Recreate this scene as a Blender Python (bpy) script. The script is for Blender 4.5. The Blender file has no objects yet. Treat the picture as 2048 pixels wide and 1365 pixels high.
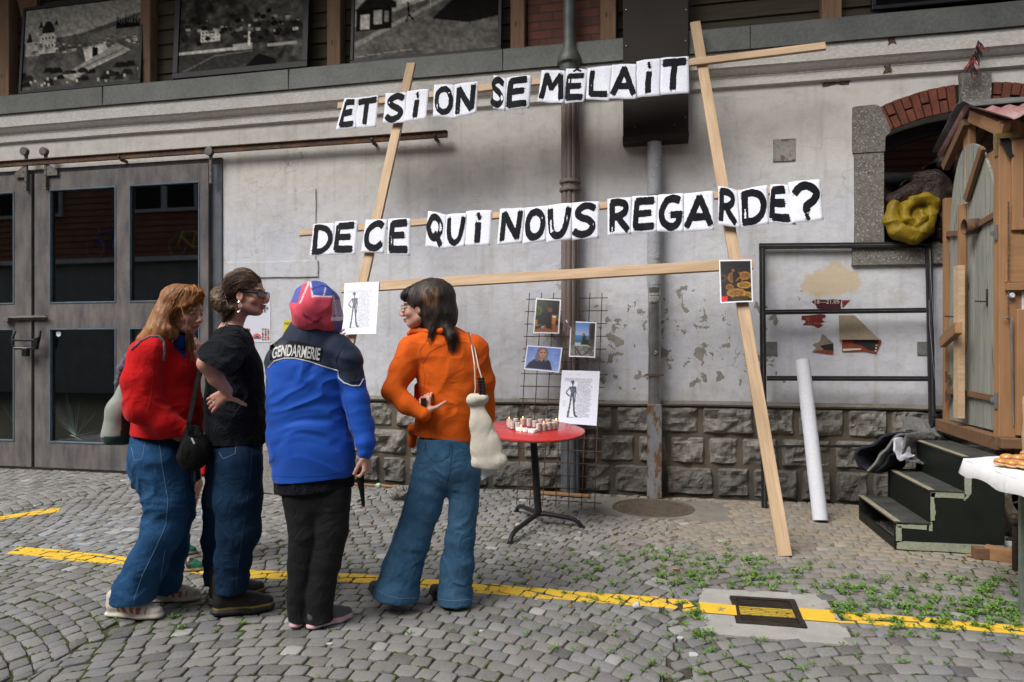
import bpy, bmesh, math, random
import numpy as np
from mathutils import Vector, Matrix, geometry
from mathutils.bvhtree import BVHTree

# ---------------------------------------------------------------- camera, sky, sun, exposure
SC = bpy.context.scene
YAW = math.radians(12.0)
CAM = Vector((0.0, -6.6, 1.38))
FP = 1365.33                                    # focal length in photo pixels (24 mm)
RI = Vector((math.cos(YAW), math.sin(YAW), 0)); FW = Vector((-math.sin(YAW), math.cos(YAW), 0)); UP = Vector((0, 0, 1))
cd = bpy.data.cameras.new('camera'); cam = bpy.data.objects.new('camera', cd); SC.collection.objects.link(cam)
cd.lens = 24.0; cd.sensor_width = 36.0; cd.clip_end = 500; cd.clip_start = .05
cd.shift_y = 17.5/2048
cam.location = CAM; cam.rotation_euler = (math.pi/2, 0, YAW)
SC.camera = cam
SUN_EL, SUN_AZ = 50.0, 218.0                    # azimuth clockwise from +Y
wd = bpy.data.worlds.new('World'); SC.world = wd; wd.use_nodes = True
wn = wd.node_tree; bg = wn.nodes['Background']
sky = wn.nodes.new('ShaderNodeTexSky'); sky.sky_type = 'NISHITA'; sky.sun_disc = False
sky.sun_elevation = math.radians(SUN_EL); sky.sun_rotation = math.radians(SUN_AZ); sky.dust_density = 5.0; sky.air_density = 1.0; sky.ozone_density = 1.0
hs = wn.nodes.new('ShaderNodeHueSaturation'); hs.inputs['Saturation'].default_value = .45
wn.links.new(sky.outputs[0], hs.inputs['Color']); wn.links.new(hs.outputs[0], bg.inputs[0]); bg.inputs[1].default_value = .135
sl = bpy.data.lights.new('sun', 'SUN'); sl.energy = 2.6; sl.angle = math.radians(34); sl.color = (1, .97, .92)
so = bpy.data.objects.new('sun', sl); SC.collection.objects.link(so)
_e, _a = math.radians(SUN_EL), math.radians(SUN_AZ)
_d = Vector((math.sin(_a)*math.cos(_e), math.cos(_a)*math.cos(_e), math.sin(_e)))
so.rotation_euler = _d.to_track_quat('Z', 'Y').to_euler(); so.location = (0, -8, 12)
SC.view_settings.view_transform = 'Standard'; SC.view_settings.look = 'None'; SC.view_settings.exposure = 0.26; SC.view_settings.gamma = 1
SC.render.engine = 'CYCLES'; SC.cycles.max_bounces = 6; SC.cycles.transparent_max_bounces = 24

# ---------------------------------------------------------------- photo geometry -> world
def rdir(px, py): return RI*((px-1024)/FP) + FW + UP*((700-py)/FP)
def at(px, py, d): return CAM + rdir(px, py)*d
def on_y(px, py, y=0.0):
    r = rdir(px, py); return CAM + r*((y-CAM.y)/r.y)
def on_x(px, py, x):
    r = rdir(px, py); return CAM + r*((x-CAM.x)/r.x)
def on_z(px, py, z=0.0):
    r = rdir(px, py); return CAM + r*((z-CAM.z)/r.z)
def on_pl(px, py, p0, n):
    r = rdir(px, py); return CAM + r*((p0-CAM).dot(n)/r.dot(n))
def wx(px, y=0.0): return on_y(px, 700, y).x
def wz(px, py, y=0.0): return on_y(px, py, y).z
def to_px(v):
    q = Vector(v)-CAM; d = q.dot(FW); return (1024+FP*q.dot(RI)/d, 700-FP*q.z/d)

# ---------------------------------------------------------------- object helpers
COL = SC.collection
R_ = random.Random(7)
def tag(o, label=None, cat=None, group=None, kind=None):
    if label: o['label'] = label
    if cat: o['category'] = cat
    if group: o['group'] = group
    if kind: o['kind'] = kind
    return o
def thing(name, loc, label, cat, group=None):
    o = bpy.data.objects.new(name, None); COL.objects.link(o); o.location = loc; o.empty_display_size = .1
    return tag(o, label, cat, group)
WLOC = {}
def wl(o): return WLOC.get(o.name, o.location.copy()) if o else Vector((0, 0, 0))
def mkobj(name, V, Fc, mat, parent=None, smooth=False, col=None, origin=None, mats=None, mi=None):
    V = np.asarray([tuple(v) for v in V], dtype=np.float64) if not isinstance(V, np.ndarray) else V.astype(np.float64)
    base = wl(parent) if parent else (Vector(origin) if origin is not None else Vector((0, 0, 0)))
    me = bpy.data.meshes.new(name)
    V = V - np.array(base)
    me.from_pydata(V.tolist(), [], Fc if isinstance(Fc, list) else Fc.tolist())
    if mats:
        for m in mats: me.materials.append(m)
        if mi is not None: me.polygons.foreach_set('material_index', mi)
    else: me.materials.append(mat)
    if smooth: me.polygons.foreach_set('use_smooth', [True]*len(me.polygons))
    if col is not None:
        at_ = me.color_attributes.new('Col', 'FLOAT_COLOR', 'POINT')
        c4 = np.ones((len(V), 4), dtype=np.float32); c4[:, :3] = col
        at_.data.foreach_set('color', c4.ravel())
    me.update()
    o = bpy.data.objects.new(name, me); COL.objects.link(o)
    if parent: o.parent = parent; WLOC[o.name] = base
    else: o.location = base; WLOC[o.name] = base
    return o
def bevel(o, w=.004, seg=2):
    m = o.modifiers.new('bevel', 'BEVEL'); m.width = w; m.segments = seg; m.limit_method = 'ANGLE'; m.angle_limit = .6; m.harden_normals = False
    return o
class MB:
    def __init__(s): s.v = []; s.f = []
    def add(s, V, Fc):
        n = len(s.v); s.v += [tuple(a) for a in V]; s.f += [tuple(i+n for i in f) for f in Fc]; return s
    def box(s, x0, x1, y0, y1, z0, z1):
        V = [(x, y, z) for x in (x0, x1) for y in (y0, y1) for z in (z0, z1)]
        return s.add(V, [(0, 1, 3, 2), (4, 6, 7, 5), (0, 4, 5, 1), (2, 3, 7, 6), (0, 2, 6, 4), (1, 5, 7, 3)])
    def hexa(s, q0, q1):                       # two quads, joined
        V = list(q0)+list(q1); return s.add(V, [(3, 2, 1, 0), (4, 5, 6, 7)]+[(i, (i+1) % 4, (i+1) % 4+4, i+4) for i in range(4)])
    def beam(s, p0, p1, w, t, n):              # w across, t along n
        p0, p1, n = Vector(p0), Vector(p1), Vector(n).normalized(); d = (p1-p0).normalized(); a = d.cross(n).normalized(); n = a.cross(d).normalized()
        q = lambda p: [p+a*(w/2)*i+n*(t/2)*j for i, j in ((1, 1), (-1, 1), (-1, -1), (1, -1))]
        return s.hexa(q(p0), q(p1))
    def tube(s, pts, r, n=8, cap=True):
        pts = [Vector(p) for p in pts]; m = len(pts); rr = r if isinstance(r, (list, tuple)) else [r]*m
        ref = Vector((0, 0, 1)); d0 = (pts[1]-pts[0]).normalized()
        if abs(d0.dot(ref)) > .9: ref = Vector((1, 0, 0))
        V = []; u = None
        for i, p in enumerate(pts):
            d = (pts[min(i+1, m-1)]-pts[max(i-1, 0)]).normalized()
            u = (ref - d*ref.dot(d)).normalized() if u is None else (u - d*u.dot(d)).normalized()
            w = d.cross(u)
            for k in range(n):
                a = 2*math.pi*k/n; V.append(p+(u*math.cos(a)+w*math.sin(a))*rr[i])
        Fc = [(i*n+k, i*n+(k+1) % n, (i+1)*n+(k+1) % n, (i+1)*n+k) for i in range(m-1) for k in range(n)]
        if cap: Fc += [tuple(range(n-1, -1, -1)), tuple((m-1)*n+k for k in range(n))]
        return s.add(V, Fc)
    def lathe(s, prof, c, n=24, axis='z'):     # prof [(r,h)]
        V = []
        for r, h in prof:
            for k in range(n):
                a = 2*math.pi*k/n
                V.append((c[0]+r*math.cos(a), c[1]+r*math.sin(a), c[2]+h) if axis == 'z' else (c[0]+r*math.cos(a), c[1]+h, c[2]+r*math.sin(a)))
        m = len(prof)
        Fc = [(i*n+k, i*n+(k+1) % n, (i+1)*n+(k+1) % n, (i+1)*n+k) for i in range(m-1) for k in range(n)]
        if prof[0][0] > 1e-5: Fc.append(tuple(range(n-1, -1, -1)))
        if prof[-1][0] > 1e-5: Fc.append(tuple((m-1)*n+k for k in range(n)))
        return s.add(V, Fc)
    def poly(s, outer, holes=(), y0=0., y1=.1, axis='y'):   # flat (a,z) outline with holes, extruded
        loops = [outer]+list(holes); flat = [p for l in loops for p in l]
        tri = geometry.tessellate_polygon([[Vector((p[0], p[1], 0)) for p in l] for l in loops]); n = len(flat)
        mk = (lambda p, y: (p[0], y, p[1])) if axis == 'y' else ((lambda p, y: (y, p[0], p[1])) if axis == 'x' else (lambda p, y: (p[0], p[1], y)))
        V = [mk(p, y0) for p in flat]+[mk(p, y1) for p in flat]
        Fc = [tuple(t) for t in tri]+[tuple(i+n for i in reversed(t)) for t in tri]; k = 0
        for l in loops:
            m = len(l); Fc += [(k+i, k+(i+1) % m, k+(i+1) % m+n, k+i+n) for i in range(m)]; k += m
        return s.add(V, Fc)
    def build(s, name, mat, parent=None, smooth=False, bev=0, origin=None, fix=True):
        o = mkobj(name, s.v, s.f, mat, parent, smooth, origin=origin)
        if fix:
            bm = bmesh.new(); bm.from_mesh(o.data); bmesh.ops.recalc_face_normals(bm, faces=bm.faces); bm.to_mesh(o.data); bm.free()
        if smooth and fix:
            bm = bmesh.new(); bm.from_mesh(o.data)
            for e in bm.edges:
                if len(e.link_faces) == 2 and e.calc_face_angle(0) > .7: e.smooth = False
            bm.to_mesh(o.data); bm.free()
        if bev: bevel(o, bev)
        return o
def board(name, p0, p1, w, t, n, mat, parent=None, bev=.003, over=None):
    """a plank of its own; local X runs along it (for the grain)"""
    p0, p1, n = Vector(p0), Vector(p1), Vector(n).normalized(); d = (p1-p0); L = d.length; d.normalize()
    a = n.cross(d).normalized(); n = d.cross(a).normalized()
    mb = MB(); mb.box(-L/2, L/2, -w/2, w/2, -t/2, t/2)
    o = mkobj(name, mb.v, mb.f, mat); M = Matrix((d, a, n)).transposed().to_4x4(); M.translation = (p0+p1)/2
    bm = bmesh.new(); bm.from_mesh(o.data); bmesh.ops.recalc_face_normals(bm, faces=bm.faces); bm.to_mesh(o.data); bm.free()
    if parent:
        o.parent = parent; M = Matrix.Translation(-wl(parent)) @ M
    o.matrix_basis = M; WLOC[o.name] = M.translation.copy()
    if bev: bevel(o, bev)
    return o

# ---------------------------------------------------------------- materials
def newmat(name):
    m = bpy.data.materials.new(name); m.use_nodes = True; nt = m.node_tree; b = nt.nodes['Principled BSDF']; return m, nt, b
class N:
    def __init__(s, nt): s.nt = nt
    def n(s, t, **k):
        x = s.nt.nodes.new(t)
        for a, v in k.items(): setattr(x, a, v)
        return x
    def set(s, x, i, v):
        if v is None: return
        if hasattr(v, 'is_output'): s.nt.links.new(v, x.inputs[i])
        else: x.inputs[i].default_value = v
    def coord(s, kind='Object', scale=(1, 1, 1)):
        if kind == 'World': o = s.n('ShaderNodeNewGeometry').outputs['Position']
        else: o = s.n('ShaderNodeTexCoord').outputs[kind]
        if tuple(scale) != (1, 1, 1):
            mp = s.n('ShaderNodeMapping'); mp.inputs['Scale'].default_value = scale; s.nt.links.new(o, mp.inputs[0]); o = mp.outputs[0]
        return o
    def noise(s, vec, scale, detail=4, rough=.55, dist=0.):
        x = s.n('ShaderNodeTexNoise'); s.nt.links.new(vec, x.inputs['Vector'])
        x.inputs['Scale'].default_value = scale; x.inputs['Detail'].default_value = detail; x.inputs['Roughness'].default_value = rough; x.inputs['Distortion'].default_value = dist
        return x.outputs['Fac']
    def vor(s, vec, scale, feature='F1'):
        x = s.n('ShaderNodeTexVoronoi'); x.feature = feature; s.nt.links.new(vec, x.inputs['Vector']); x.inputs['Scale'].default_value = scale; return x
    def ramp(s, f, a, b, lo=0., hi=1.):
        x = s.n('ShaderNodeMapRange'); x.clamp = True; s.set(x, 0, f); s.set(x, 1, a); s.set(x, 2, b); s.set(x, 3, lo); s.set(x, 4, hi); return x.outputs[0]
    def math(s, op, a, b=None):
        x = s.n('ShaderNodeMath', operation=op); s.set(x, 0, a); s.set(x, 1, b); return x.outputs[0]
    def mix(s, f, a, b, mode='MIX'):
        x = s.n('ShaderNodeMix', data_type='RGBA', blend_type=mode); x.clamp_factor = True
        for i, v in ((0, f), (6, a), (7, b)):
            if hasattr(v, 'is_output'): s.nt.links.new(v, x.inputs[i])
            else: x.inputs[i].default_value = (tuple(v)+(1,))[:4] if i else v
        return x.outputs[2]
    def bump(s, h, strength, dist=.01):
        x = s.n('ShaderNodeBump'); x.inputs['Strength'].default_value = strength; x.inputs['Distance'].default_value = dist; s.nt.links.new(h, x.inputs['Height']); return x.outputs[0]
    def sep(s, vec):
        x = s.n('ShaderNodeSeparateXYZ'); s.nt.links.new(vec, x.inputs[0]); return x.outputs
def pm(name, c1, c2=None, scale=6, rough=.7, bump=.0, bscale=60, metal=0, stretch=(1, 1, 1), spots=None, spot_scale=8, spot_t=.62, attr=False, kind='Object', spec=.2, sheen=0, detail=5, bdist=.01, fine=.12):
    m, nt, b = newmat(name); h = N(nt); v = h.coord(kind, stretch)
    c2 = c2 or tuple(x*.75 for x in c1)
    if attr:
        a = h.n('ShaderNodeAttribute', attribute_name='Col').outputs['Color']
        f = h.noise(v, scale, detail); c = h.mix(h.ramp(f, .3, .75, 0, .35), a, c2, 'MULTIPLY')
    else:
        f = h.noise(v, scale, detail, .6); c = h.mix(h.ramp(f, .32, .68), c1, c2)
    if fine:
        g = h.noise(v, bscale, 3, .6); c = h.mix(h.ramp(g, .3, .7, 0, fine*2), c, (0, 0, 0), 'MIX')
    if spots:
        sp = h.noise(v, spot_scale, 7, .65); c = h.mix(h.ramp(sp, spot_t, spot_t+.05), c, spots)
    nt.links.new(c, b.inputs['Base Color']); b.inputs['Roughness'].default_value = rough; b.inputs['Metallic'].default_value = metal
    b.inputs['Specular IOR Level'].default_value = spec
    if sheen: b.inputs['Sheen Weight'].default_value = sheen; b.inputs['Sheen Roughness'].default_value = .5
    if bump:
        bn = h.bump(h.noise(v, bscale, 4, .6), bump, bdist); nt.links.new(bn, b.inputs['Normal'])
    return m
def wood(name, c1, c2, rough=.65, knots=True, grain=26, dark=(.06, .035, .018), along=0, kind='Object', cracks=.0):
    m, nt, b = newmat(name); h = N(nt); st = [1., 1., 1.]; st[along] = .05
    v = h.coord(kind, st); v2 = h.coord(kind, [1 if i != along else .35 for i in range(3)])
    f = h.noise(v, grain*1.6, 6, .65, .4); f2 = h.noise(v2, 3.5, 3)
    c = h.mix(h.ramp(f, .3, .7), c1, c2); c = h.mix(h.ramp(f2, .35, .75, 0, .45), c, tuple(x*.6 for x in c2))
    if knots:
        k = h.vor(v2, 5.2).outputs['Distance']; c = h.mix(h.ramp(k, .045, .085, .8, 0), c, dark)
    if cracks:
        cr = h.noise(v, grain*4, 3); c = h.mix(h.ramp(cr, .62, .7, 0, cracks), c, dark)
    nt.links.new(c, b.inputs['Base Color']); b.inputs['Roughness'].default_value = rough; b.inputs['Specular IOR Level'].default_value = .3
    nt.links.new(h.bump(f, .35, .004), b.inputs['Normal']); return m
def vnoise(P, s, seed=0):
    """trilinear value noise, numpy; P (n,3), s scalar/vec frequency"""
    Q = P*np.asarray(s, dtype=float)+seed*17.31; i = np.floor(Q).astype(np.int64); f = Q-i; f = f*f*(3-2*f); out = np.zeros(len(P))
    for dx in (0, 1):
        for dy in (0, 1):
            for dz in (0, 1):
                a = (i[:, 0]+dx)*374761393+(i[:, 1]+dy)*668265263+(i[:, 2]+dz)*2147483647+seed*1442695
                a = (a ^ (a >> 13))*1274126177; a = (a ^ (a >> 16)) & 0xffff
                w = (f[:, 0] if dx else 1-f[:, 0])*(f[:, 1] if dy else 1-f[:, 1])*(f[:, 2] if dz else 1-f[:, 2])
                out += w*(a/65535.)
    return out*2-1
M = {}
# ---------------------------------------------------------------- material library
def m_plaster():
    m, nt, b = newmat('old_plaster'); h = N(nt); v = h.coord('World'); s = h.sep(v)
    z = s[2]; n1 = h.noise(v, 1.1, 6, .6); n2 = h.noise(v, 7, 6, .65)
    cool = h.mix(h.ramp(n1, .35, .65), (.50, .52, .58), (.59, .60, .63)); warm = h.mix(h.ramp(n1, .35, .65), (.61, .59, .555), (.55, .535, .51))
    c = h.mix(h.ramp(z, 2.6, 3.25), cool, warm)
    c = h.mix(h.ramp(n2, .48, .72, 0, .36), c, (.33, .30, .25)); c = h.mix(h.ramp(h.noise(v, 2.6, 7, .7, .4), .55, .68, 0, .35), c, (.40, .36, .30))
    vs = h.coord('World', (7, 7, .5)); st = h.noise(vs, 1.4, 5, .6); c = h.mix(h.ramp(st, .54, .76, 0, .5), c, (.32, .30, .26))
    # hairline cracks
    dv = h.n('ShaderNodeVectorMath', operation='ADD'); nn = h.n('ShaderNodeTexNoise'); nn.inputs['Scale'].default_value = 3.; nt.links.new(v, nn.inputs[0])
    nt.links.new(v, dv.inputs[0]); sc = h.n('ShaderNodeVectorMath', operation='SCALE'); nt.links.new(nn.outputs['Color'], sc.inputs[0]); sc.inputs['Scale'].default_value = .7; nt.links.new(sc.outputs[0], dv.inputs[1])
    ck = h.vor(dv.outputs[0], 1.35, 'DISTANCE_TO_EDGE').outputs['Distance']; gate = h.ramp(h.noise(v, .9, 2), .5, .6)
    c = h.mix(h.math('MULTIPLY', h.ramp(ck, .0, .006, .55, 0), gate), c, (.16, .14, .11))
    # flaked paint patches low on the wall
    band = h.math('MULTIPLY', h.ramp(z, .85, 1.1, .55, 1), h.ramp(z, 1.75, 2.25, 1, 0)); right = h.ramp(s[0], -1.7, -.8, 0., 1.); fade = h.ramp(s[0], 1.0, 1.5, 1., .45)
    t = h.math('SUBTRACT', .80, h.math('MULTIPLY', h.math('MULTIPLY', band, h.math('MULTIPLY', right, fade)), .236))
    dn = h.noise(v, 6.5, 9, .60, .35); flake = h.math('GREATER_THAN', dn, t)
    edge = h.math('GREATER_THAN', dn, h.math('SUBTRACT', t, .012))
    c = h.mix(edge, c, (.62, .63, .66)); c = h.mix(flake, c, h.mix(h.ramp(n2, .35, .6), (.20, .195, .175), (.29, .28, .25)))
    # ochre wash
    q = h.n('ShaderNodeVectorMath', operation='DISTANCE'); nt.links.new(h.coord('World', (.8, 1, 1.35)), q.inputs[0]); oc_ = on_y(1662, 563); q.inputs[1].default_value = (oc_.x*.8, 0, oc_.z*1.35)
    oc = h.math('ADD', q.outputs['Value'], h.math('MULTIPLY', h.noise(v, 5, 5), .42)); c = h.mix(h.ramp(oc, .375, .42, .7, 0), c, (.52, .40, .22))
    sp = h.noise(v, 38, 3, .5); c = h.mix(h.ramp(sp, .73, .76, 0, .6), c, (.13, .11, .08))
    grime = h.math('MULTIPLY', h.ramp(z, .88, 1.05, 1, 0), h.ramp(n2, .3, .7)); c = h.mix(h.math('MULTIPLY', grime, .55), c, (.22, .20, .17))
    nt.links.new(c, b.inputs['Base Color']); b.inputs['Roughness'].default_value = .85; b.inputs['Specular IOR Level'].default_value = .25
    hh = h.math('ADD', h.math('MULTIPLY', h.noise(v, 16, 6, .6), .6), h.math('MULTIPLY', h.noise(v, 3, 3), 1.3)); hh = h.math('SUBTRACT', hh, h.math('MULTIPLY', flake, .6))
    nt.links.new(h.bump(hh, .55, .02), b.inputs['Normal']); return m
def m_rock():
    m, nt, b = newmat('plinth_stone'); h = N(nt); v = h.coord('World'); s = h.sep(v)
    n1 = h.noise(v, 3, 5); n2 = h.noise(v, 22, 6, .65)
    c = h.mix(h.ramp(n1, .3, .7), (.185, .175, .155), (.10, .096, .086)); c = h.mix(h.ramp(n2, .42, .7, 0, .75), c, (.30, .285, .26))
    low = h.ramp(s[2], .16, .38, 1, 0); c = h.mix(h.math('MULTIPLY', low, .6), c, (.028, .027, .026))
    dr = h.noise(h.coord('World', (6, 6, .6)), 1.5, 4); c = h.mix(h.ramp(dr, .55, .75, 0, .35), c, (.13, .09, .055))
    nt.links.new(c, b.inputs['Base Color']); b.inputs['Roughness'].default_value = .8; nt.links.new(h.bump(n2, .6, .02), b.inputs['Normal']); return m
def m_mortar():
    m, nt, b = newmat('plinth_mortar'); h = N(nt); v = h.coord('World'); s = h.sep(v)
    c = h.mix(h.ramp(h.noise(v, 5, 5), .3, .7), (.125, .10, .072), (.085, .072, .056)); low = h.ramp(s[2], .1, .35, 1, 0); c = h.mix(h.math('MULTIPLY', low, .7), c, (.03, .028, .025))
    nt.links.new(c, b.inputs['Base Color']); b.inputs['Roughness'].default_value = .9; nt.links.new(h.bump(h.noise(v, 40, 5), .5, .01), b.inputs['Normal']); return m
def m_cobble():
    m, nt, b = newmat('granite_setts'); h = N(nt); v = h.coord('World'); s = h.sep(v)
    a = h.n('ShaderNodeAttribute', attribute_name='Col').outputs['Color']
    f = h.noise(v, 9, 6, .6); g = h.noise(v, 90, 4, .65); big = h.noise(v, .8, 4)
    c = h.mix(h.ramp(f, .3, .75, 0, .4), a, (.62, .62, .60), 'MULTIPLY'); c = h.mix(h.ramp(g, .5, .75, 0, .35), c, (.36, .355, .34)); c = h.mix(h.ramp(g, .3, .42, .35, 0), c, (.04, .04, .04))
    # sand blown over the right hand side by the wall
    w = h.math('MULTIPLY', h.ramp(s[0], -.9, .5), h.ramp(s[1], -2.6, -1.5)); sn = h.noise(v, 6, 6, .62)
    c = h.mix(h.math('MULTIPLY', w, h.ramp(h.math('ADD', sn, h.math('MULTIPLY', big, .5)), .60, .82, .12, .85)), c, (.27, .225, .165))
    # chalk traces on the left
    q = h.n('ShaderNodeVectorMath', operation='DISTANCE'); nt.links.new(v, q.inputs[0]); q.inputs[1].default_value = tuple(on_z(220, 1060, 0))
    ch = h.math('MULTIPLY', h.ramp(q.outputs['Value'], .4, 1.1, .6, 0), h.ramp(h.noise(v, 7, 5), .48, .62)); c = h.mix(ch, c, (.36, .40, .46))
    nt.links.new(c, b.inputs['Base Color']); nt.links.new(h.ramp(f, .3, .7, .55, .8), b.inputs['Roughness']); b.inputs['Specular IOR Level'].default_value = .35
    nt.links.new(h.bump(h.math('ADD', g, h.math('MULTIPLY', h.noise(v, 22, 4), 1.5)), .5, .004), b.inputs['Normal']); return m
def m_joint():
    m, nt, b = newmat('joint_earth'); h = N(nt); v = h.coord('World'); s = h.sep(v)
    n = h.noise(v, 3.2, 6, .6); g = h.noise(v, 60, 4)
    c = h.mix(h.ramp(g, .3, .7), (.075, .062, .045), (.035, .03, .024))
    c = h.mix(h.ramp(n, .50, .62, 0, .8), c, h.mix(h.ramp(g, .3, .7), (.075, .095, .018), (.035, .055, .012)))
    w = h.math('MULTIPLY', h.ramp(s[0], -.9, .5), h.ramp(s[1], -2.6, -1.5)); c = h.mix(h.math('MULTIPLY', w, .85), c, (.22, .175, .12))
    nt.links.new(c, b.inputs['Base Color']); b.inputs['Roughness'].default_value = .95; nt.links.new(h.bump(g, .8, .01), b.inputs['Normal']); return m
def m_paint_line():
    m, nt, b = newmat('yellow_road_paint'); h = N(nt); v = h.coord('World')
    n = h.noise(v, 14, 8, .7); w = h.noise(h.coord('World', (1, 5, 1)), 16, 6, .65)
    c = h.mix(h.ramp(h.noise(v, 5, 4), .3, .7), (.78, .50, .030), (.66, .42, .04)); worn = h.math('MAXIMUM', h.ramp(n, .61, .635), h.ramp(w, .66, .69))
    c = h.mix(worn, c, (.15, .145, .13)); nt.links.new(c, b.inputs['Base Color']); b.inputs['Roughness'].default_value = .7; return m
def m_brick(name='brick', c1=(.20, .065, .038), c2=(.13, .045, .03), mortar=(.06, .05, .04)):
    m, nt, b = newmat(name); h = N(nt); v = h.coord('World')
    mp = h.n('ShaderNodeMapping'); mp.inputs['Rotation'].default_value = (math.pi/2, 0, 0); nt.links.new(v, mp.inputs[0])
    x = h.n('ShaderNodeTexBrick'); nt.links.new(mp.outputs[0], x.inputs[0]); x.inputs['Color1'].default_value = c1+(1,); x.inputs['Color2'].default_value = c2+(1,); x.inputs['Mortar'].default_value = mortar+(1,)
    x.inputs['Scale'].default_value = 1; x.inputs['Brick Width'].default_value = .25; x.inputs['Row Height'].default_value = .085; x.inputs['Mortar Size'].default_value = .009; x.inputs['Mortar Smooth'].default_value = .3
    c = h.mix(h.ramp(h.noise(v, 14, 5), .35, .7, 0, .55), x.outputs[0], (.07, .04, .03)); nt.links.new(c, b.inputs['Base Color']); b.inputs['Roughness'].default_value = .85
    nt.links.new(h.bump(h.math('SUBTRACT', h.noise(v, 30, 4), x.outputs['Fac']), .7, .008), b.inputs['Normal']); return m
def m_glass(name, tint=(.8, .85, .85), refl=.5):
    m = bpy.data.materials.new(name); m.use_nodes = True; nt = m.node_tree; nt.nodes.clear(); h = N(nt)
    o = h.n('ShaderNodeOutputMaterial'); t = h.n('ShaderNodeBsdfTransparent'); g = h.n('ShaderNodeBsdfGlossy'); f = h.n('ShaderNodeLayerWeight'); x = h.n('ShaderNodeMixShader')
    t.inputs[0].default_value = tint+(1,); g.inputs['Roughness'].default_value = .02; 
    nt.links.new(h.math('ADD', .045*refl*2, h.math('MULTIPLY', h.math('POWER', f.outputs['Facing'], 5.), refl*1.4)), x.inputs[0]); nt.links.new(t.outputs[0], x.inputs[1]); nt.links.new(g.outputs[0], x.inputs[2]); nt.links.new(x.outputs[0], o.inputs[0]); return m
def m_attr(name, rough=.5, bump=0, bscale=200, spec=.3, sheen=0, var=.15, stretch=(1, 1, 1)):
    m, nt, b = newmat(name); h = N(nt); v = h.coord('Object', stretch); a = h.n('ShaderNodeAttribute', attribute_name='Col').outputs['Color']
    c = h.mix(h.ramp(h.noise(v, bscale*.3, 4), .3, .7, 0, var), a, (.25, .25, .25), 'MULTIPLY') if var else a
    nt.links.new(c, b.inputs['Base Color']); b.inputs['Roughness'].default_value = rough; b.inputs['Specular IOR Level'].default_value = spec
    if sheen: b.inputs['Sheen Weight'].default_value = sheen
    if bump: nt.links.new(h.bump(h.noise(v, bscale, 4), bump, .004), b.inputs['Normal'])
    return m
def m_denim(name, c1, c2):
    m, nt, b = newmat(name); h = N(nt); v = h.coord('Object'); f = h.noise(v, 5, 5, .6); g = h.noise(h.coord('Object', (1, 1, .12)), 420, 2); w = h.noise(h.coord('Object', (1, 1, .8)), 9, 5, .6, 1.2)
    c = h.mix(h.ramp(f, .32, .68), c1, c2); c = h.mix(h.ramp(g, .35, .7, 0, .2), c, tuple(min(1, x*1.6) for x in c1)); c = h.mix(h.ramp(w, .55, .75, 0, .3), c, tuple(min(1, x*1.6) for x in c2))
    nt.links.new(c, b.inputs['Base Color']); b.inputs['Roughness'].default_value = .9; b.inputs['Specular IOR Level'].default_value = .12
    nt.links.new(h.bump(h.math('ADD', h.math('MULTIPLY', h.math('ABSOLUTE', h.math('SUBTRACT', w, .5)), 4.5), h.math('MULTIPLY', g, .4)), .55, .008), b.inputs['Normal']); return m
def m_cloth(name, c1, c2=None, bump=.25, wr=9, rough=.9, sheen=.1, weave=350):
    m, nt, b = newmat(name); h = N(nt); v = h.coord('Object'); c2 = c2 or tuple(x*.8 for x in c1); w = h.noise(v, wr, 4, .55, .7); w = h.math('SUBTRACT', w, h.math('MULTIPLY', h.math('ABSOLUTE', h.math('SUBTRACT', h.noise(v, wr*.8, 3, .5, 1.2), .5)), -1.6)); g = h.noise(v, weave, 2)
    c = h.mix(h.ramp(h.noise(v, 4, 4), .3, .7), c1, c2); c = h.mix(h.ramp(g, .3, .7, 0, .15), c, (0, 0, 0)); nt.links.new(c, b.inputs['Base Color']); b.inputs['Roughness'].default_value = rough
    b.inputs['Sheen Weight'].default_value = sheen*.2; b.inputs['Specular IOR Level'].default_value = .15
    nt.links.new(h.bump(h.math('ADD', h.math('MULTIPLY', w, 3.), h.math('MULTIPLY', g, .3)), bump, .016), b.inputs['Normal']); return m
def m_skin():
    m, nt, b = newmat('skin'); h = N(nt); a = h.n('ShaderNodeAttribute', attribute_name='Col').outputs['Color']; v = h.coord('Object')
    c = h.mix(h.ramp(h.noise(v, 40, 4), .4, .7, 0, .25), a, (.85, .6, .5), 'MULTIPLY'); nt.links.new(c, b.inputs['Base Color']); b.inputs['Roughness'].default_value = .5
    b.inputs['Subsurface Weight'].default_value = .12; b.inputs['Subsurface Radius'].default_value = (.02, .008, .004); b.inputs['Subsurface Scale'].default_value = .3; b.inputs['Specular IOR Level'].default_value = .35; return m
def m_hair(name, c1, c2, c3=None):
    m, nt, b = newmat(name); h = N(nt); a = h.n('ShaderNodeAttribute', attribute_name='Col').outputs['Color']; v = h.coord('Object', (1, 1, .25))
    c = h.mix(h.ramp(h.noise(v, 90, 3), .3, .7), c1, c2)
    if c3: c = h.mix(h.ramp(h.noise(v, 14, 3), .5, .7, 0, .8), c, c3)
    c = h.mix(1., c, a, 'MULTIPLY'); nt.links.new(c, b.inputs['Base Color']); b.inputs['Roughness'].default_value = .5; b.inputs['Specular IOR Level'].default_value = .3
    nt.links.new(h.bump(h.noise(v, 160, 3), .6, .004), b.inputs['Normal']); return m
def m_plain(name, c, rough=.5, metal=0, spec=.5, emit=None, es=1.):
    m, nt, b = newmat(name); b.inputs['Base Color'].default_value = tuple(c)+(1,); b.inputs['Roughness'].default_value = rough; b.inputs['Metallic'].default_value = metal; b.inputs['Specular IOR Level'].default_value = spec
    if emit: b.inputs['Emission Color'].default_value = tuple(emit)+(1,); b.inputs['Emission Strength'].default_value = es
    return m
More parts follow.
